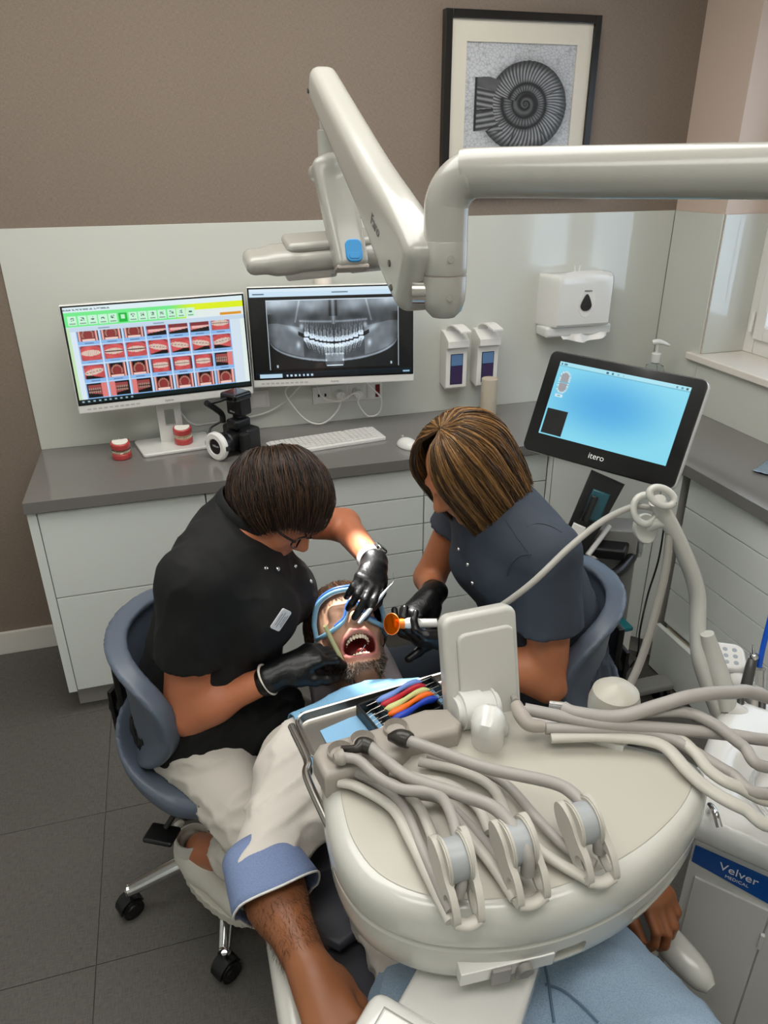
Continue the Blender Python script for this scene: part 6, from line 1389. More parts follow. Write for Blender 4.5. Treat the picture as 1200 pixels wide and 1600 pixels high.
# trousers and shoes
trs = union(grow([(sd_ell(pel+V3(.02, -.01, -.02), (.160, .118, .120), Rt), 0)]+legs[:1]+legs[2:3], .012)+grow([legs[1], legs[3]], .018))
tro = lambda P: smax(smax(trs(P)+.002*vnoise(P, 50, 8)-.006*folds(P, 50, 9, (1, .5, .2), 3), half(anN+V3(.05, -.08, .135), V3(-.5, .75, -1))(P), .004), half((0, 0, .66), (0, 0, 1))(P), .01)
sdf_mesh('trousers', minus(tro, SEAT_D), *bounds([pel, knN, anN, knF, anF], .16), .0065, M_WHITECL, PD)
M_SHOE = mat('white_sneaker_knit', '#d3cfc4', .8, bump=.4, bscale=350); M_SOLE = mat('white_sneaker_sole', '#c9c5b8', .6)
for an, fd in ((anN, V3(.49, -.87, 0)), (anF, V3(.85, -.5, 0))):
    z0 = .136 if an is anN else .0; o = V3(an.x, an.y, z0); SH = frame_M(o-fd*.062+V3(-.012, .0, 0), x=fd, z=(0, 0, 1)) @ Matrix.Scale(1.08, 4)
    up_ = local_f(SH, union([(sd_cone((.030, 0, .055), (.075, 0, .058), .038, .038), 0), (sd_cone((.07, 0, .045), (.21, .006, .036), .036, .034), .04), (sd_cone((.02, 0, .05), (.018, 0, .085), .032, .030), .02)]))
    fsh = lambda P: smax(smax(up_(P), local_f(SH, half((0, 0, .020), (0, 0, -1)))(P), .004), local_f(SH, lambda Q: np.maximum(Q[:, 2]-.102+.0*Q[:, 0], -sd_cone((.040, 0, .13), (.055, 0, .085), .030, .024)(Q)))(P), .004)
    sdf_mesh('shoe', fsh, *bounds([SH @ V3(0, 0, 0), SH @ V3(.25, 0, .1)], .06), .004, M_SHOE, PD)
    sol = [(.235*math.cos(a)*.5+.125, .041*math.sin(a)*(1-.12*math.cos(a))) for a in np.linspace(0, 2*math.pi, 57)[:-1]]; sol = [(x*1.06-.006, y*1.03+(.0025 if k % 2 else -.0)*(1 if y > 0 else -1)) for k, (x, y) in enumerate(sol)]
    prism('shoe_sole', sol, 0, .027, M_SOLE, PD, bev=.004, M=SH)
    tube('heel_tab', [tuple(SH @ V3(-.012, 0, .085)), tuple(SH @ V3(-.020, 0, .112)), tuple(SH @ V3(-.004, 0, .118))], .012, M_SHOE, PD, n=10, ry=.004)
    for k in range(4): tube('lace', [tuple(SH @ V3(.085+k*.018, -.024, .072-k*.004)), tuple(SH @ V3(.088+k*.018, 0, .086-k*.005)), tuple(SH @ V3(.085+k*.018, .024, .072-k*.004))], .0028, mat('lace_white', '#dcd9d0', .8), PD, n=6)
    band('sock', SH @ V3(.045, 0, .085), SH @ V3(.045, 0, .120), .043, .041, .004, mat('sock_white', '#d8d5cd', .9), PD)
# gloves, watch, bracelet
glN = union(grow(handN, .0015)+[(sd_cone(wN+V3(-.012, -.002, -.004), wN+V3(.02, .004, .006), .033, .031), .01)]); glF = union(grow(handF, .0015)+[(sd_cone(wF+V3(0, .012, 0), wF+V3(-.006, -.014, -.003), .033, .030), .01)])
sdf_mesh('glove', minus(lambda P: glN(P)+.0008*vnoise(P, 130, 2), headP), *bounds([wN, *tipsN, thN], .045), .0030, M_GLOVE, PD); sdf_mesh('glove', minus(lambda P: glF(P)+.0008*vnoise(P, 130, 3), headP), *bounds([wF, *tipsF, thF], .045), .0030, M_GLOVE, PD)
dN = (wN-eN).normalized(); ring_tube('bracelet', wN-dN*.012, dN+V3(.1, 0, .2), .0345, .0345, .0035, mat('bracelet_pale', '#d9d2c6', .25, coat=.3), PD)
dF = (wF-eF).normalized(); wc = wF-dF*.028; band('watch_strap', wc-dF*.010, wc+dF*.012, .0345, .0335, .004, mat('strap_white', '#d9d4cb', .5), PD)
wx = (V3(.5, .1, .5)-dF*dF.dot(V3(.5, .1, .5))).normalized(); WM = frame_M(wc+wx*.034, x=dF, z=wx); prism('watch_case', rrect(.036, .032, .010), -.005, .007, M_CHROME, PD, bev=.003, M=WM); prism('watch_glass', rrect(.030, .027, .008), .0065, .0078, M_SATIN, PD, M=WM)
bm = bmesh.new()
for k in range(7):
    a = k*.16-.9; r_ = wx*math.cos(a)+dF.cross(wx)*math.sin(a); q = wc+r_*.0352; add_cyl(bm, q-r_*.002, q+r_*.0005, .0022, n=8)
fin('strap_holes', bm, M_BPL, PD)
# hair, glasses, earring
zD = lambda x, y: np.interp(y, [-.2, -.06, -.02, .02, .05, .075, .2], [-.085, -.080, -.050, -.025, .020, .050, .056])
hair(PD, HMD, zD, .026, 5200, '#140b06', '#503522', frizz=.0045, wid=.0013, pole=(-.25, -.80, .50))
fr = mat('black_acetate', '#0b0a0a', .25, coat=.4)
for s in (-1, 1):
    lensp = [(s*.034+.026*math.cos(a)*(1+.08*math.cos(2*a)), .104-.010*abs(math.cos(a)) if True else 0, .004+.019*math.sin(a)) for a in np.linspace(0, 2*math.pi, 25)]
    tube('glasses_rim', [tuple(HMD @ V3(*q)) for q in lensp], .0020, fr, PD, n=8, sub=2)
    tube('glasses_temple', [tuple(HMD @ V3(*q)) for q in ((s*.060, .098, .010), (s*.076, .070, .010), (s*.084, .02, .008), (s*.085, -.015, .002), (s*.082, -.030, -.02))], .0028, fr, PD, n=8)
tube('glasses_bridge', [tuple(HMD @ V3(*q)) for q in ((-.010, .104, .008), (0, .110, .011), (.010, .104, .008))], .0022, fr, PD, n=8)
ring_tube('earring', HMD @ V3(.080, -.008, -.046), HMD.to_3x3() @ V3(0, 1, 0), .005, .005, .001, M_CHROME, PD, n=8)
# instruments in the hands
a, b = atY(607, 918, -1.435), atY(560, 974, -1.492); d = (b-a).normalized()
t = thing('mouth_mirror_probe', 'slim pale metal probe held in gloved hand over nose of patient', 'dental probe', a)
tube('probe_shaft', [(*a, .0022), (*a.lerp(b, .30), .0045), (*a.lerp(b, .75), .0058), (*b, .0030)], .004, mat('pale_metal', '#cfd6dc', .28, metal=.35), t, n=14)
tube('probe_tip', [(*a, .0018), (*(a-d*.018), .0012), (*(a-d*.030+V3(-.006, .004, .014)), .0008)], .001, M_CHROME, t, n=8)
b = Vector(tipsN[0])+V3(0, 0, .008); a = atY(510, 983, b.y-.004); d = (b-a).normalized()
t = thing('mouth_mirror', 'dental mirror with pale yellow handle in gloved hand at mouth corner', 'dental mirror', a)
tube('handle', [(*(a-d*.004), .0030), (*a, .0048), (*b, .0048), (*(b+d*.012), .004)], .0045, mat('pale_yellow_plastic', '#cfc98f', .4), t, n=12)
e = V3(.846, -1.485, .822); tube('mirror_stem', [tuple(b+d*.011), tuple((b+d*.012).lerp(e, .6)), tuple(e)], .0014, M_CHROME, t, n=8)
# ------------------------------------------------------------------ assistant in slate blue, seated on the right stool
PA = thing('person', 'person with long bob hair in slate blue tunic assisting beside the patient', 'person', (1.315, -1.40, .50))
fA = V3(-.985, -.17, 0).normalized()
pel, wst, che, nek = V3(1.355, -1.405, .605), V3(1.335, -1.402, .76), V3(1.262, -1.385, .93), V3(1.190, -1.378, 1.075)
sN, sF = V3(1.258, -1.540, 1.020), V3(1.205, -1.215, 1.030); eN, wN = V3(1.262, -1.590, .700), V3(1.080, -1.500, .800); eF, wF = V3(1.115, -1.165, .770), V3(1.075, -1.300, .800)
up_t = (nek-pel).normalized(); Rt = oriented(up_t, fA)
gz = V3(-.80, -.16, -.58).normalized(); HMA = frame_M(V3(1.118, -1.380, 1.172), y=gz, z=(-.3, 0, 1)) @ Matrix.Scale(.93, 4)
handN, tipsN, thN = hand_prims(wN+V3(-.02, .004, .004), V3(-.97, .10, .12), V3(.05, -.65, -.75), 1, per=((.45, .55, .4), (.5, .6, .4), (.6, .7, .5), (.6, .8, .5)), thumb=(.55, .35, -.5), spread=.04)
handF, tipsF, thF = hand_prims(wF+V3(-.01, -.012, .002), V3(-.80, -.55, -.10), V3(-.15, .05, .98), 1, per=((1.0, 1.1, .7),)*4, thumb=(.3, .4, .7), spread=.02)
tor = [(sd_ell(pel, (.175, .135, .135), Rt), 0), (sd_ell(wst, (.150, .118, .140), Rt), .09), (sd_ell(che, (.165, .112, .165), Rt), .09), (sd_ell(che+fA*.062+Rt @ V3(.06, 0, -.01), (.066, .070, .072), Rt), .05), (sd_ell(che+fA*.062+Rt @ V3(-.06, 0, -.01), (.066, .070, .072), Rt), .05),
       (sd_cone(nek+V3(.01, 0, -.02), sN, .058, .054), .07), (sd_cone(nek+V3(.01, 0, -.02), sF, .058, .054), .07)]
arms = [(sd_cone(sN, eN, .056, .045), .04), (sd_cone(eN, wN, .046, .028), .02), (sd_ell(eN.lerp(wN, .25), (.050, .047, .045)), .03), (sd_cone(sF, eF, .054, .042), .04), (sd_cone(eF, wF, .040, .027), .02)]
hipN, knN, anN = V3(1.30, -1.48, .58), V3(1.10, -1.62, .42), V3(1.065, -1.595, .10); hipF, knF, anF = V3(1.30, -1.33, .58), V3(.98, -1.17, .47), V3(1.05, -1.20, .10)
legs = [(sd_cone(hipN, knN, .085, .060), .05), (sd_cone(knN, anN, .054, .036), .02), (sd_cone(hipF, knF, .085, .060), .05), (sd_cone(knF, anF, .054, .036), .02), (sd_cone(anN, anN+V3(-.10, -.03, -.06), .035, .028), .02), (sd_cone(anF, anF+V3(-.10, 0, -.06), .035, .028), .02)]
headA = local_f(HMA, head_local(slim=1.0)); neck = [(sd_cone(nek+V3(.005, 0, -.02), HMA @ V3(0, -.02, -.07), .054, .050), .03)]
body = union(tor+arms+legs+neck+[(headA, .02)]+handN+handF)
ca_, cb_ = atY(612, 975, -1.470), atY(706, 973, -1.490)
DEV = union([(sd_cone(ca_.lerp(cb_, .03), ca_.lerp(cb_, .42), .0135, .0135), 0), (sd_cone(ca_.lerp(cb_, .40), ca_.lerp(cb_, 1.06), .0115, .0110), 0), (sd_cone(ca_.lerp(cb_, .36)+V3(0, 0, -.016), ca_.lerp(cb_, .56)+V3(0, 0, -.016), .008, .008), 0)])
body = minus(body, SEAT_A, DEV)
sdf_mesh('body', body, *bounds([pel, nek, sN, sF, eN, wN, eF, wF, knN, anN+V3(-.1, 0, -.08), knF, anF+V3(-.1, 0, -.08), tipsN[1], tipsF[1], HMA.translation+V3(0, 0, .1)], .13), .006, M_SKIN_A, PA)
slN = eN.lerp(sN, .46); slF = eF.lerp(sF, .60)
sl1A = cut(sd_cone(sN, eN.lerp(sN, .3), .070, .082), half(slN, (eN-sN).normalized()+V3(0, 0, -.1))); sl2A = cut(sd_cone(sF, eF.lerp(sF, .45), .068, .070), half(slF, eF-sF))
tun0 = union(grow(tor, .014)+[(sd_cone(nek-up_t*.03, nek+up_t*.065, .080, .069), .03)])
def tunicA(P):
    d = smin(tun0(P), np.minimum(sl1A(P), sl2A(P)), .018)+.0030*vnoise(P, 24, 13)+.0022*vnoise(P, 46, 14)-.005*folds(P, 45, 15, Rt @ V3(1, 0, .5), 3)*np.clip((.92-P[:, 2])/.2, .3, 1)
    d = smax(d, half(pel+up_t*-.10, V3(-.08, 0, -1))(P), .006); d = smax(d, half(nek+up_t*.040, up_t+fA*.55)(P), .004)
    return d
tunicA = minus(tunicA, SEAT_A)
sdf_mesh('tunic', tunicA, *bounds([pel-V3(0, 0, .08), nek, sN, sF, eN, eF], .15), .0055, M_SLATE, PA)
ring_tube('collar', nek+up_t*.036+fA*.004, up_t+fA*.55, .072, .077, .006, M_SLATE, PA, ry=.020)
snaps(PA, tunicA, ((717, 858), (731, 882), (738, 911), (734, 955)))
badge(PA, tunicA, 684, 893, -1.0, .042, .017, lines=False)
# stitched seams on the shoulder
seams('seam', tunicA, (((790, 812), (805, 835), (822, 858), (828, 872)), ((822, 824), (840, 818), (860, 822), (878, 832)), ((792, 900), (800, 880), (815, 868), (830, 866))), .0011, M_SLATE, PA)
trs = union(grow([(sd_ell(pel+V3(0, 0, -.02), (.180, .140, .125), Rt), 0), legs[0], legs[2]], .012)+grow([legs[1], legs[3]], .016))
tro = lambda P: smax(smax(trs(P)+.003*vnoise(P, 22, 18), half((0, 0, .13), (0, 0, -1))(P), .004), half((0, 0, .66), (0, 0, 1))(P), .01)
sdf_mesh('trousers', minus(tro, SEAT_A), *bounds([pel, knN, anN, knF, anF], .16), .008, M_SLATE, PA)
for an, fd in ((anN, V3(-.96, -.26, 0)), (anF, V3(-1, 0, 0))):
    SH = frame_M(V3(an.x, an.y, 0)-fd*.055, x=fd, z=(0, 0, 1)); f = local_f(SH, cut(union([(sd_cone((.030, 0, .045), (.075, 0, .050), .038, .038), 0), (sd_cone((.07, 0, .040), (.20, .006, .034), .036, .034), .04)]), half((0, 0, .002), (0, 0, -1))))
    sdf_mesh('shoe', f, *bounds([SH @ V3(0, 0, 0), SH @ V3(.25, 0, .1)], .06), .006, MATS['white_sneaker_knit'], PA)
glN = union(grow(handN, .0015)+[(sd_cone(wN+V3(.035, -.015, -.018), wN+V3(-.02, .004, .004), .035, .031), .01)]); glF = union(grow(handF, .0015)+[(sd_cone(wF+V3(.012, .03, -.008), wF+V3(-.01, -.012, .002), .033, .031), .01)])
sdf_mesh('glove', minus(lambda P: glN(P)+.0008*vnoise(P, 130, 12), DEV), *bounds([wN, *tipsN, thN], .055), .0030, M_GLOVE, PA); sdf_mesh('glove', lambda P: glF(P)+.0008*vnoise(P, 130, 13), *bounds([wF, *tipsF, thF], .055), .0030, M_GLOVE, PA)
def zA(a):
    c = math.cos(a); return -.150 if c > .2 else (-.138 if c > -.5 else -.118)
hair(PA, HMA, zA, .030, 5200, '#33200f', '#a67a48', hang=True, open_front=.50, pole=(0, .0, 1), curl=.10, frizz=.0035, wid=.0015, streak=1.0)
# curing light held towards the patient
a, b = atY(612, 975, -1.470), atY(706, 973, -1.490); d = (b-a).normalized()
t = thing('curing_light', 'white dental curing light with round orange shield in gloved hand', 'curing light', a.lerp(b, .5))
tube('light_body', [(*a.lerp(b, .16), .008), (*a.lerp(b, .24), .013), (*a.lerp(b, .36), .014), (*a.lerp(b, .44), .011), (*a.lerp(b, .75), .0105)], .012, M_WHITEGL, t, n=20)
tube('black_coupling', [(*a.lerp(b, .74), .0115), (*a.lerp(b, .90), .0115), (*a.lerp(b, 1.05), .009)], .011, M_BPL, t, n=16)
for u in (.80, .86): ring_tube('steel_ring', a.lerp(b, u), d, .0118, .0118, .0012, M_STEEL, t, n=8)
lathe('orange_nozzle', [(.0, -.002), (.010, 0), (.011, .010), (.0125, .022), (0, .022)], mat('nozzle_orange', '#f07a12', .35), t, n=24, M=frame_M(a.lerp(b, .045), z=d, x=d.orthogonal()))
nr = (CAM-a).normalized()*.85+d*-.9; nr.normalize(); ME = frame_M(a, z=nr, x=nr.orthogonal())
lathe('orange_shield', [(.0, -.001), (.0235, -.001), (.0242, 0), (.0235, .001), (0, .001)], mat('shield_orange', '#e06a08', .05, trans=.75, ior=1.3), t, n=40, M=ME)
ring_tube('shield_rim', a, nr, .0242, .0242, .0011, mat('rim_orange', '#ff9e55', .3), t, n=8)
tube('blue_grip_pad', [(*(a.lerp(b, .36)+V3(0, 0, -.016)), .006), (*(a.lerp(b, .46)+V3(0, 0, -.018)), .008), (*(a.lerp(b, .56)+V3(0, 0, -.016)), .006)], .008, mat('pad_blue', '#8fb6dd', .5), t, n=12)
# ------------------------------------------------------------------ patient lying in the chair
PP = thing('person', 'person lying with open mouth, blue goggles, white shirt and jeans', 'person', (.85, -1.9, .50))
nek, che, bel, pel = V3(.845, -1.555, .675), V3(.855, -1.74, .665), V3(.87, -1.95, .580), V3(.885, -2.13, .548)
sR, sL = V3(.660, -1.645, .665), V3(1.040, -1.635, .665); eR, wR = V3(.548, -1.860, .645), V3(.592, -2.050, .632); eL, wL = V3(1.165, -1.80, .60), V3(1.235, -1.985, .585)
Rb = Matrix.Rotation(-.30, 3, 'X')
tor = [(sd_ell(che, (.185, .19, .105), Rb), 0), (sd_ell(bel, (.170, .20, .080), Rb), .08), (sd_ell(pel, (.175, .15, .092)), .06), (sd_cone(nek, sR, .060, .062), .06), (sd_cone(nek, sL, .060, .062), .06)]
handR, tipsR, thR = hand_prims(wR+V3(.004, -.012, .002), V3(.20, -.96, -.06), V3(-.12, .05, .99), 1, per=((.35, .75, .45), (.4, .8, .5), (.42, .8, .5), (.45, .8, .5)), thumb=(.35, .30, .30), scale=1.2, spread=.03)
handL, tipsL, thL = hand_prims(wL+V3(0, -.012, 0), V3(.08, -.98, -.12), V3(.05, 0, 1), -1, per=((.5, .8, .5), (.55, .85, .5), (.6, .9, .5), (.6, .9, .5)), thumb=(.4, .3, .4), scale=1.05, spread=.05)
arms = [(sd_cone(sR, eR, .060, .048), .05), (sd_cone(eR, wR, .050, .035), .02), (sd_ell(eR.lerp(wR, .28), (.052, .070, .048)), .03), (sd_cone(sL, eL, .058, .046), .05), (sd_cone(eL, wL, .046, .030), .02)]
hR, kR, hL, kL = V3(.79, -2.15, .56), V3(.715, -2.62, .60), V3(1.00, -2.12, .575), V3(1.145, -2.56, .62)
legs = [(sd_cone(hR, kR, .098, .072), .05), (sd_cone(hL, kL, .112, .080), .05), (sd_cone(kR, V3(.72, -3.0, .55), .066, .045), .03), (sd_cone(kL, V3(1.02, -3.0, .55), .066, .045), .03)]
neck = [(sd_cone(nek+V3(0, -.01, -.01), HMP @ V3(0, -.025, -.08), .062, .058), .03)]
body = minus(union(tor+arms+legs+neck+[(headP, .02)]+handR+handL), *CHAIR_SDF)
IM = np.array(HMP.inverted())
sk, lip, deep, flush = [np.array(lin(c)) for c in ('#c79b80', '#c97d78', '#5d1414', '#c08468')]
arm_c, beard_c = np.array(lin('#935b38')), np.array(lin('#5f4a3d'))
def pcol(V):
    q = V @ IM[:3, :3].T+IM[:3, 3]; c = np.repeat(sk[None], len(V), 0); x, y, z = q.T
    onh = (z > -.2) & (np.abs(x) < .12) & (y > -.15)
    e = np.hypot(x/.0435, (z+.080)/.0340); rim = np.clip(1-np.abs(e-.93)/.30, 0, 1)*(y > .06); c = c*(1-rim[:, None])+lip*rim[:, None]
    inn = np.clip((.95-e)/.10, 0, 1)*np.clip((.094-y)/.006, 0, 1)*(y > .02); c = c*(1-inn[:, None])+deep*inn[:, None]
    bd = np.clip((-.098-z+.30*np.abs(x)+.0)/.016, 0, 1)*(e > 1.28)*(z < -.02)*onh; bd = np.maximum(bd, np.clip((np.abs(x)-.046)/.012, 0, 1)*np.clip((-.035-z)/.02, 0, 1)*onh*(y < .075)); c = c*(1-.75*bd[:, None])+beard_c*.75*bd[:, None]
    ar = (V[:, 1] < -1.70)[:, None]; return np.where(ar, arm_c, c)*(1+.05*vnoise(V.astype(np.float32), 60, 30))[:, None]
M_SKIN_P = colmat('skin_patient', .45, sss=.08, bump=.10, bscale=600)
sdf_mesh('body', body, *bounds([HMP.translation+V3(0, .1, 0), sR, sL, wR, tipsR[1], wL, tipsL[1], kR+V3(0, -.4, 0), kL+V3(0, -.4, 0), V3(.8, -2, .45)], .13), .0046, M_SKIN_P, PP, col=pcol)
# teeth and tongue
ivory = mat('teeth_ivory', '#e8dcc6', .25, coat=.4, sss=.05)
for nm, sg, z0 in (('upper_teeth', 1, -.0605), ('lower_teeth', -1, -.1015)):
    bm = bmesh.new()
    for a in np.linspace(.12, math.pi-.12, 12):
        x, y = .0275*math.cos(a), .055+.036*math.sin(a)-(.010 if sg < 0 else 0); bmesh.ops.create_icosphere(bm, subdivisions=2, radius=1, matrix=HMP @ Matrix.Translation((x, y, z0)) @ Matrix.Diagonal((.0042, .0036, .0066, 1)))
    fin(nm, bm, ivory, PP)
sdf_mesh('tongue', local_f(HMP, sd_ell((0, .058, -.093), (.017, .030, .010))), *bounds([HMP @ V3(0, .058, -.093)], .05), .003, mat('tongue_red', '#8c3230', .35, sss=.1), PP)
# beard and hair strands
V, Q = nets(headP, *bounds([HMP.translation], .16), .004); q = V @ IM[:3, :3].T+IM[:3, 3]; x, y, z = q.T; e = np.hypot(x/.0435, (z+.080)/.0340)
ok = (z < -.095+.35*np.maximum(0, np.abs(x)-.015)) & (e > 1.22) & (z > -.158) & (y > -.01) & ((z < -.10) | (np.abs(x) > .040)); idx = np.where(ok)[0]; pick = RNG.choice(idx, 4200); p0 = q[pick]+RNG.normal(0, .0018, (4200, 3))
nv = p0-np.array((0, .0, -.05)); nv /= np.linalg.norm(nv, axis=1)[:, None]; dr = nv*.6+np.array((0, .1, -.55))+RNG.normal(0, .35, nv.shape); dr /= np.linalg.norm(dr, axis=1)[:, None]; L_ = RNG.uniform(.006, .014, (4200, 1))
P = np.stack([p0-nv*.001+dr*L_*t_+nv*.002*t_*(1-t_) for t_ in np.linspace(0, 1, 4)], 1); g = RNG.uniform(0, 1, (4200, 1)); cl = np.where(g > .70, np.array(lin('#a8a096')), np.array(lin('#2a1d15'))*(1+.6*RNG.uniform(0, 1, (4200, 1))))
strand_mesh('beard', to_world(P.reshape(-1, 3), HMP).reshape(4200, 4, 3), .00042, cl, MATS['hair_strands'], PP)['kind'] = 'stuff'
hair(PP, HMP, lambda x, y: np.interp(y, [-.2, -.05, -.01, .02, .05, .08], [-.07, -.06, -.03, .02, .075, .082]), .020, 3000, '#24160d', '#6b4a30', frizz=.003, wid=.0011, pole=(0, -.2, .97))
# goggles
gb, gd, lens = mat('goggle_pale_blue', '#82b2cf', .35, coat=.2), mat('goggle_blue', '#3767b8', .3, coat=.2), mat('goggle_lens', '#ffffff', 0, trans=1, ior=1.02)
up_p = [(-.083, .030, -.012), (-.084, .052, .020), (-.072, .090, .044), (-.040, .113, .054), (0, .119, .055), (.040, .113, .054), (.072, .090, .044), (.084, .052, .020), (.083, .030, -.012)]
lo_p = [(-.083, .030, -.014), (-.074, .066, -.030), (-.050, .094, -.034), (-.026, .108, -.022), (-.013, .118, .006), (0, .121, .016), (.013, .118, .006), (.026, .108, -.022), (.050, .094, -.034), (.074, .066, -.030), (.083, .030, -.014)]
tube('goggle_frame', [tuple(HMP @ V3(*p_)) for p_ in up_p], .0065, gb, PP, n=12); tube('goggle_frame', [tuple(HMP @ V3(*p_)) for p_ in lo_p], .0055, gb, PP, n=12)
tube('goggle_trim', [tuple(HMP @ V3(p_[0]*1.0, p_[1]+.004, p_[2]+.005)) for p_ in up_p[1:-1]], .0042, gd, PP, n=10); tube('goggle_trim', [tuple(HMP @ V3(p_[0], p_[1]+.004, p_[2]+.004)) for p_ in lo_p[2:-2]], .0038, gd, PP, n=10)
U_, L2 = spline(up_p, 6), spline(lo_p, 6); k = np.linspace(0, 1, 40); iu = lambda S_, t_: np.array([np.interp(t_, np.linspace(0, 1, len(S_)), S_[:, i]) for i in range(3)])
Vl = []; 
for t_ in k:
    a_, b_ = iu(U_, t_), iu(L2, t_)
    for s_ in np.linspace(0, 1, 8): c_ = a_*(1-s_)+b_*s_; c_[1] += .006*math.sin(math.pi*s_); Vl.append(tuple(HMP @ Vector(c_)))
pyd('goggle_lens', Vl, [(i*8+j, (i+1)*8+j, (i+1)*8+j+1, i*8+j+1) for i in range(39) for j in range(7)], lens, PP)
for s in (-1, 1): tube('goggle_strap', [tuple(HMP @ V3(s*.083, .030, -.012)), tuple(HMP @ V3(s*.088, -.01, -.012)), tuple(HMP @ V3(s*.075, -.06, -.01))], .006, gb, PP, n=8, ry=.002)
# shirt, rolled cuff, jeans
M_SHIRT = mat('white_shirt', '#cfc8bf', .85, bump=.25, bscale=500); M_CHAM = weave('blue_chambray', '#5f7096', '#8090b4', 1200, 700, rough=.9, bump=.3, plane='XY')
sh0 = union(grow(tor, .014)+[(sd_cone(sR, eR+(wR-eR)*.02, .078, .066), .05), (sd_cone(sL, eL, .074, .064), .05)])
def shirt(P):
    d = sh0(P)+.003*vnoise(P, 45, 41)-.008*folds(P, 48, 43, (1, .25, .1), 3.5); d = smax(d, half((0, -2.235, 0), (.25, -1, -.15))(P), .004); d = smax(d, half(nek+V3(0, .012, .02), V3(0, .85, .5))(P), .004); return d
sdf_mesh('shirt', minus(shirt, *CHAIR_SDF), *bounds([sR, sL, eR, eL, pel], .17), .0065, M_SHIRT, PP)
fd = (wR-eR).normalized(); fu = V3(0, 0, 1); fs_ = fd.cross(fu).normalized(); M_EDGE = mat('shirt_edge_white', '#dcdad6', .8)
c0 = eR-fd*.012
def cuff_pt(a, s): 
    r = .064+.016*s+.004*math.sin(3*a); tail = .050*max(0, math.sin(a+.3))*s+.030*max(0, math.cos(a-2.2))*s; return c0+fd*(.070*s+tail*.6-.018*(1-s))+(fs_*math.cos(a)+fu.cross(fd).cross(fd)*0+fu*math.sin(a))*r*(1.0 if math.sin(a) > -.2 else .92)
rows = 9; seg = 44; Vc = [cuff_pt(-.95+5.2*j/seg, i/(rows-1)) for i in range(rows) for j in range(seg+1)]
cf = pyd('rolled_cuff', Vc, [(i*(seg+1)+j, i*(seg+1)+j+1, (i+1)*(seg+1)+j+1, (i+1)*(seg+1)+j) for i in range(rows-1) for j in range(seg)], M_CHAM, PP); md = cf.modifiers.new('cloth', 'SOLIDIFY'); md.thickness = .003; md.offset = 0
tube('cuff_edge', [tuple(cuff_pt(-.95+5.2*j/seg, 1.0)) for j in range(seg+1)], .0022, M_EDGE, cf, n=8, sub=1)
q = cuff_pt(-.95+5.2*.06, .55); cyl('cuff_button', q+V3(0, 0, .002), q+V3(-.002, -.001, .006), .004, M_BPL, cf, n=14)
jn0 = union(grow([(sd_ell(pel+V3(0, -.03, 0), (.185, .15, .094)), 0)]+legs, .012))
jeans = lambda P: smax(jn0(P)+.002*vnoise(P, 45, 51)-.005*folds(P, 42, 53, (1, -.3, 0), 3), half((0, -2.02, .6), (0, 1, .2))(P), .005)
sdf_mesh('jeans', minus(jeans, *CHAIR_SDF), *bounds([pel, kR+V3(0, -.38, 0), kL+V3(0, -.38, 0), hL], .16), .0065, M_DENIM, PP)
stc = mat('denim_stitch', '#62778c', .9)
seams('jeans_seam', jeans, (((846, 1490), (853, 1515), (858, 1540), (862, 1570), (866, 1598)), ((852, 1538), (880, 1548), (910, 1572), (935, 1598))), .0022, stc, PP, .001)
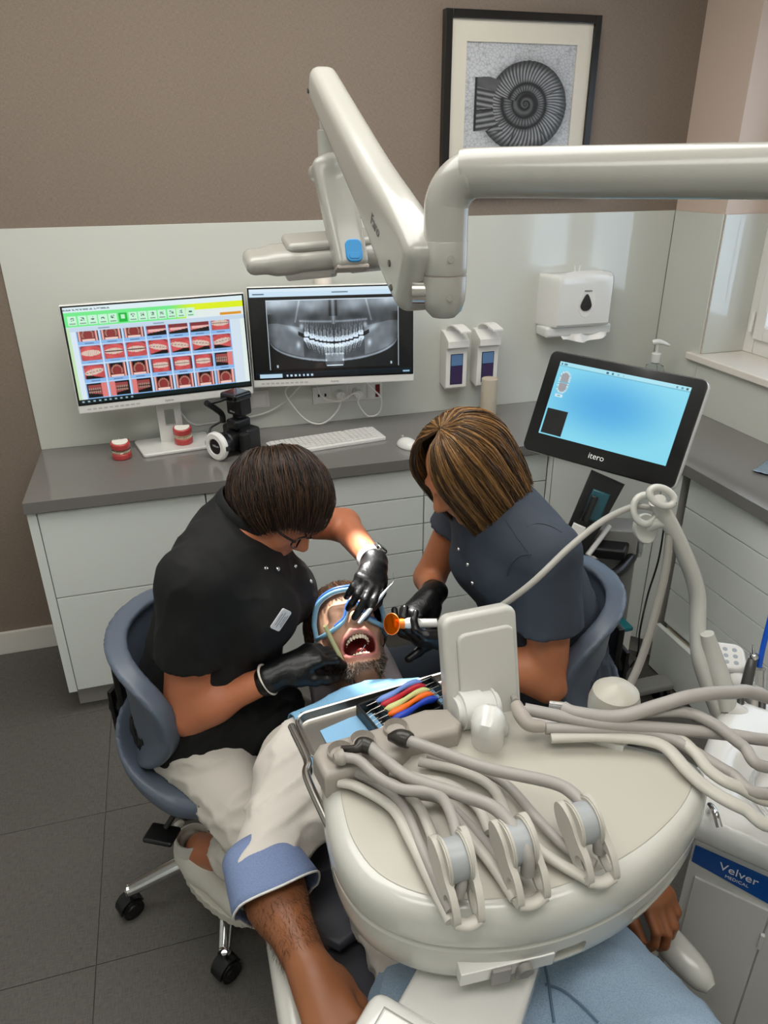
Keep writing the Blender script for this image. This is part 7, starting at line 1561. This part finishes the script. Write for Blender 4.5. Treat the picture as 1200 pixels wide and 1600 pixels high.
# fine hair on the near forearm
nf = 1500; tt = RNG.uniform(.06, .95, nf); an = RNG.uniform(-.3, 3.4, nf); ax_ = np.array(fd); s1, u1 = np.array(fs_), np.array(fu); dirs = np.cos(an)[:, None]*s1+np.sin(an)[:, None]*u1
p0 = np.array(eR)[None]+np.array(wR-eR)[None]*tt[:, None]+dirs*.060
for _ in range(12): p0 = p0-dirs*np.clip(body(p0.astype(np.float32)), -.02, .02)[:, None]*.9
dv = ax_*.8+dirs*.35+RNG.normal(0, .25, (nf, 3)); Pf = np.stack([p0+dv*(.012*q_)+dirs*.001 for q_ in np.linspace(0, 1, 4)], 1); hb_ = strand_mesh('arm_hair', Pf, .00022, np.repeat(np.array(lin('#3a2415'))[None], nf, 0), MATS['hair_strands'], PP); hb_['kind'] = 'stuff'
for ax_0 in (V3(.72, -3.0, .562), V3(1.02, -3.0, .562)):
    f = union([(sd_cone(ax_0+V3(0, -.02, -.02), ax_0+V3(0, -.06, -.05), .048, .040), 0), (sd_cone(ax_0+V3(0, -.05, -.04), ax_0+V3(.01, -.11, .12), .042, .036), .03)]); sdf_mesh('shoe', f, *bounds([ax_0, ax_0+V3(0, -.12, .14)], .09), .008, mat('brown_leather_shoe', '#5b3d28', .4), PP)
# bib laid over the chest
cover = union(grow(tor, .029)+[(sd_cone(sR, eR, .092, .082), .05), (sd_cone(sL, eL, .088, .080), .05)]); NX, NY = 56, 34; Vb = []
for j in range(NY):
    for i in range(NX):
        u, v = i/(NX-1), j/(NY-1); x = .648+.40*u+.02*v; y = -1.566-.18*v+.050*(abs(u-.5)*2)**2*(1-v)*1.0-.008*math.cos(u*9)*(1-v); Vb.append([x, y, .95])
Vb = np.array(Vb, np.float32)
for _ in range(60): d = cover(Vb); Vb[:, 2] -= np.where(d > .004, np.minimum(d*.7, .02), 0)
Vb[:, 2] += .0025*vnoise(Vb, 45, 60); Vb[:, 2] = np.maximum(Vb[:, 2], np.interp(Vb[:, 1], [-1.75, -1.60, -1.50], [.600, .650, .676]))
ib = (np.arange(NY-1)[:, None]*NX+np.arange(NX-1)[None]).ravel()
bb = arr('dental_bib', Vb, np.stack([ib, ib+NX, ib+NX+1, ib+1], 1), mat('bib_blue', '#83b6da', .75, bump=.25, bscale=120)); tag(bb, 'light blue paper bib spread over chest of the patient', 'bib'); md = bb.modifiers.new('paper', 'SOLIDIFY'); md.thickness = .0012
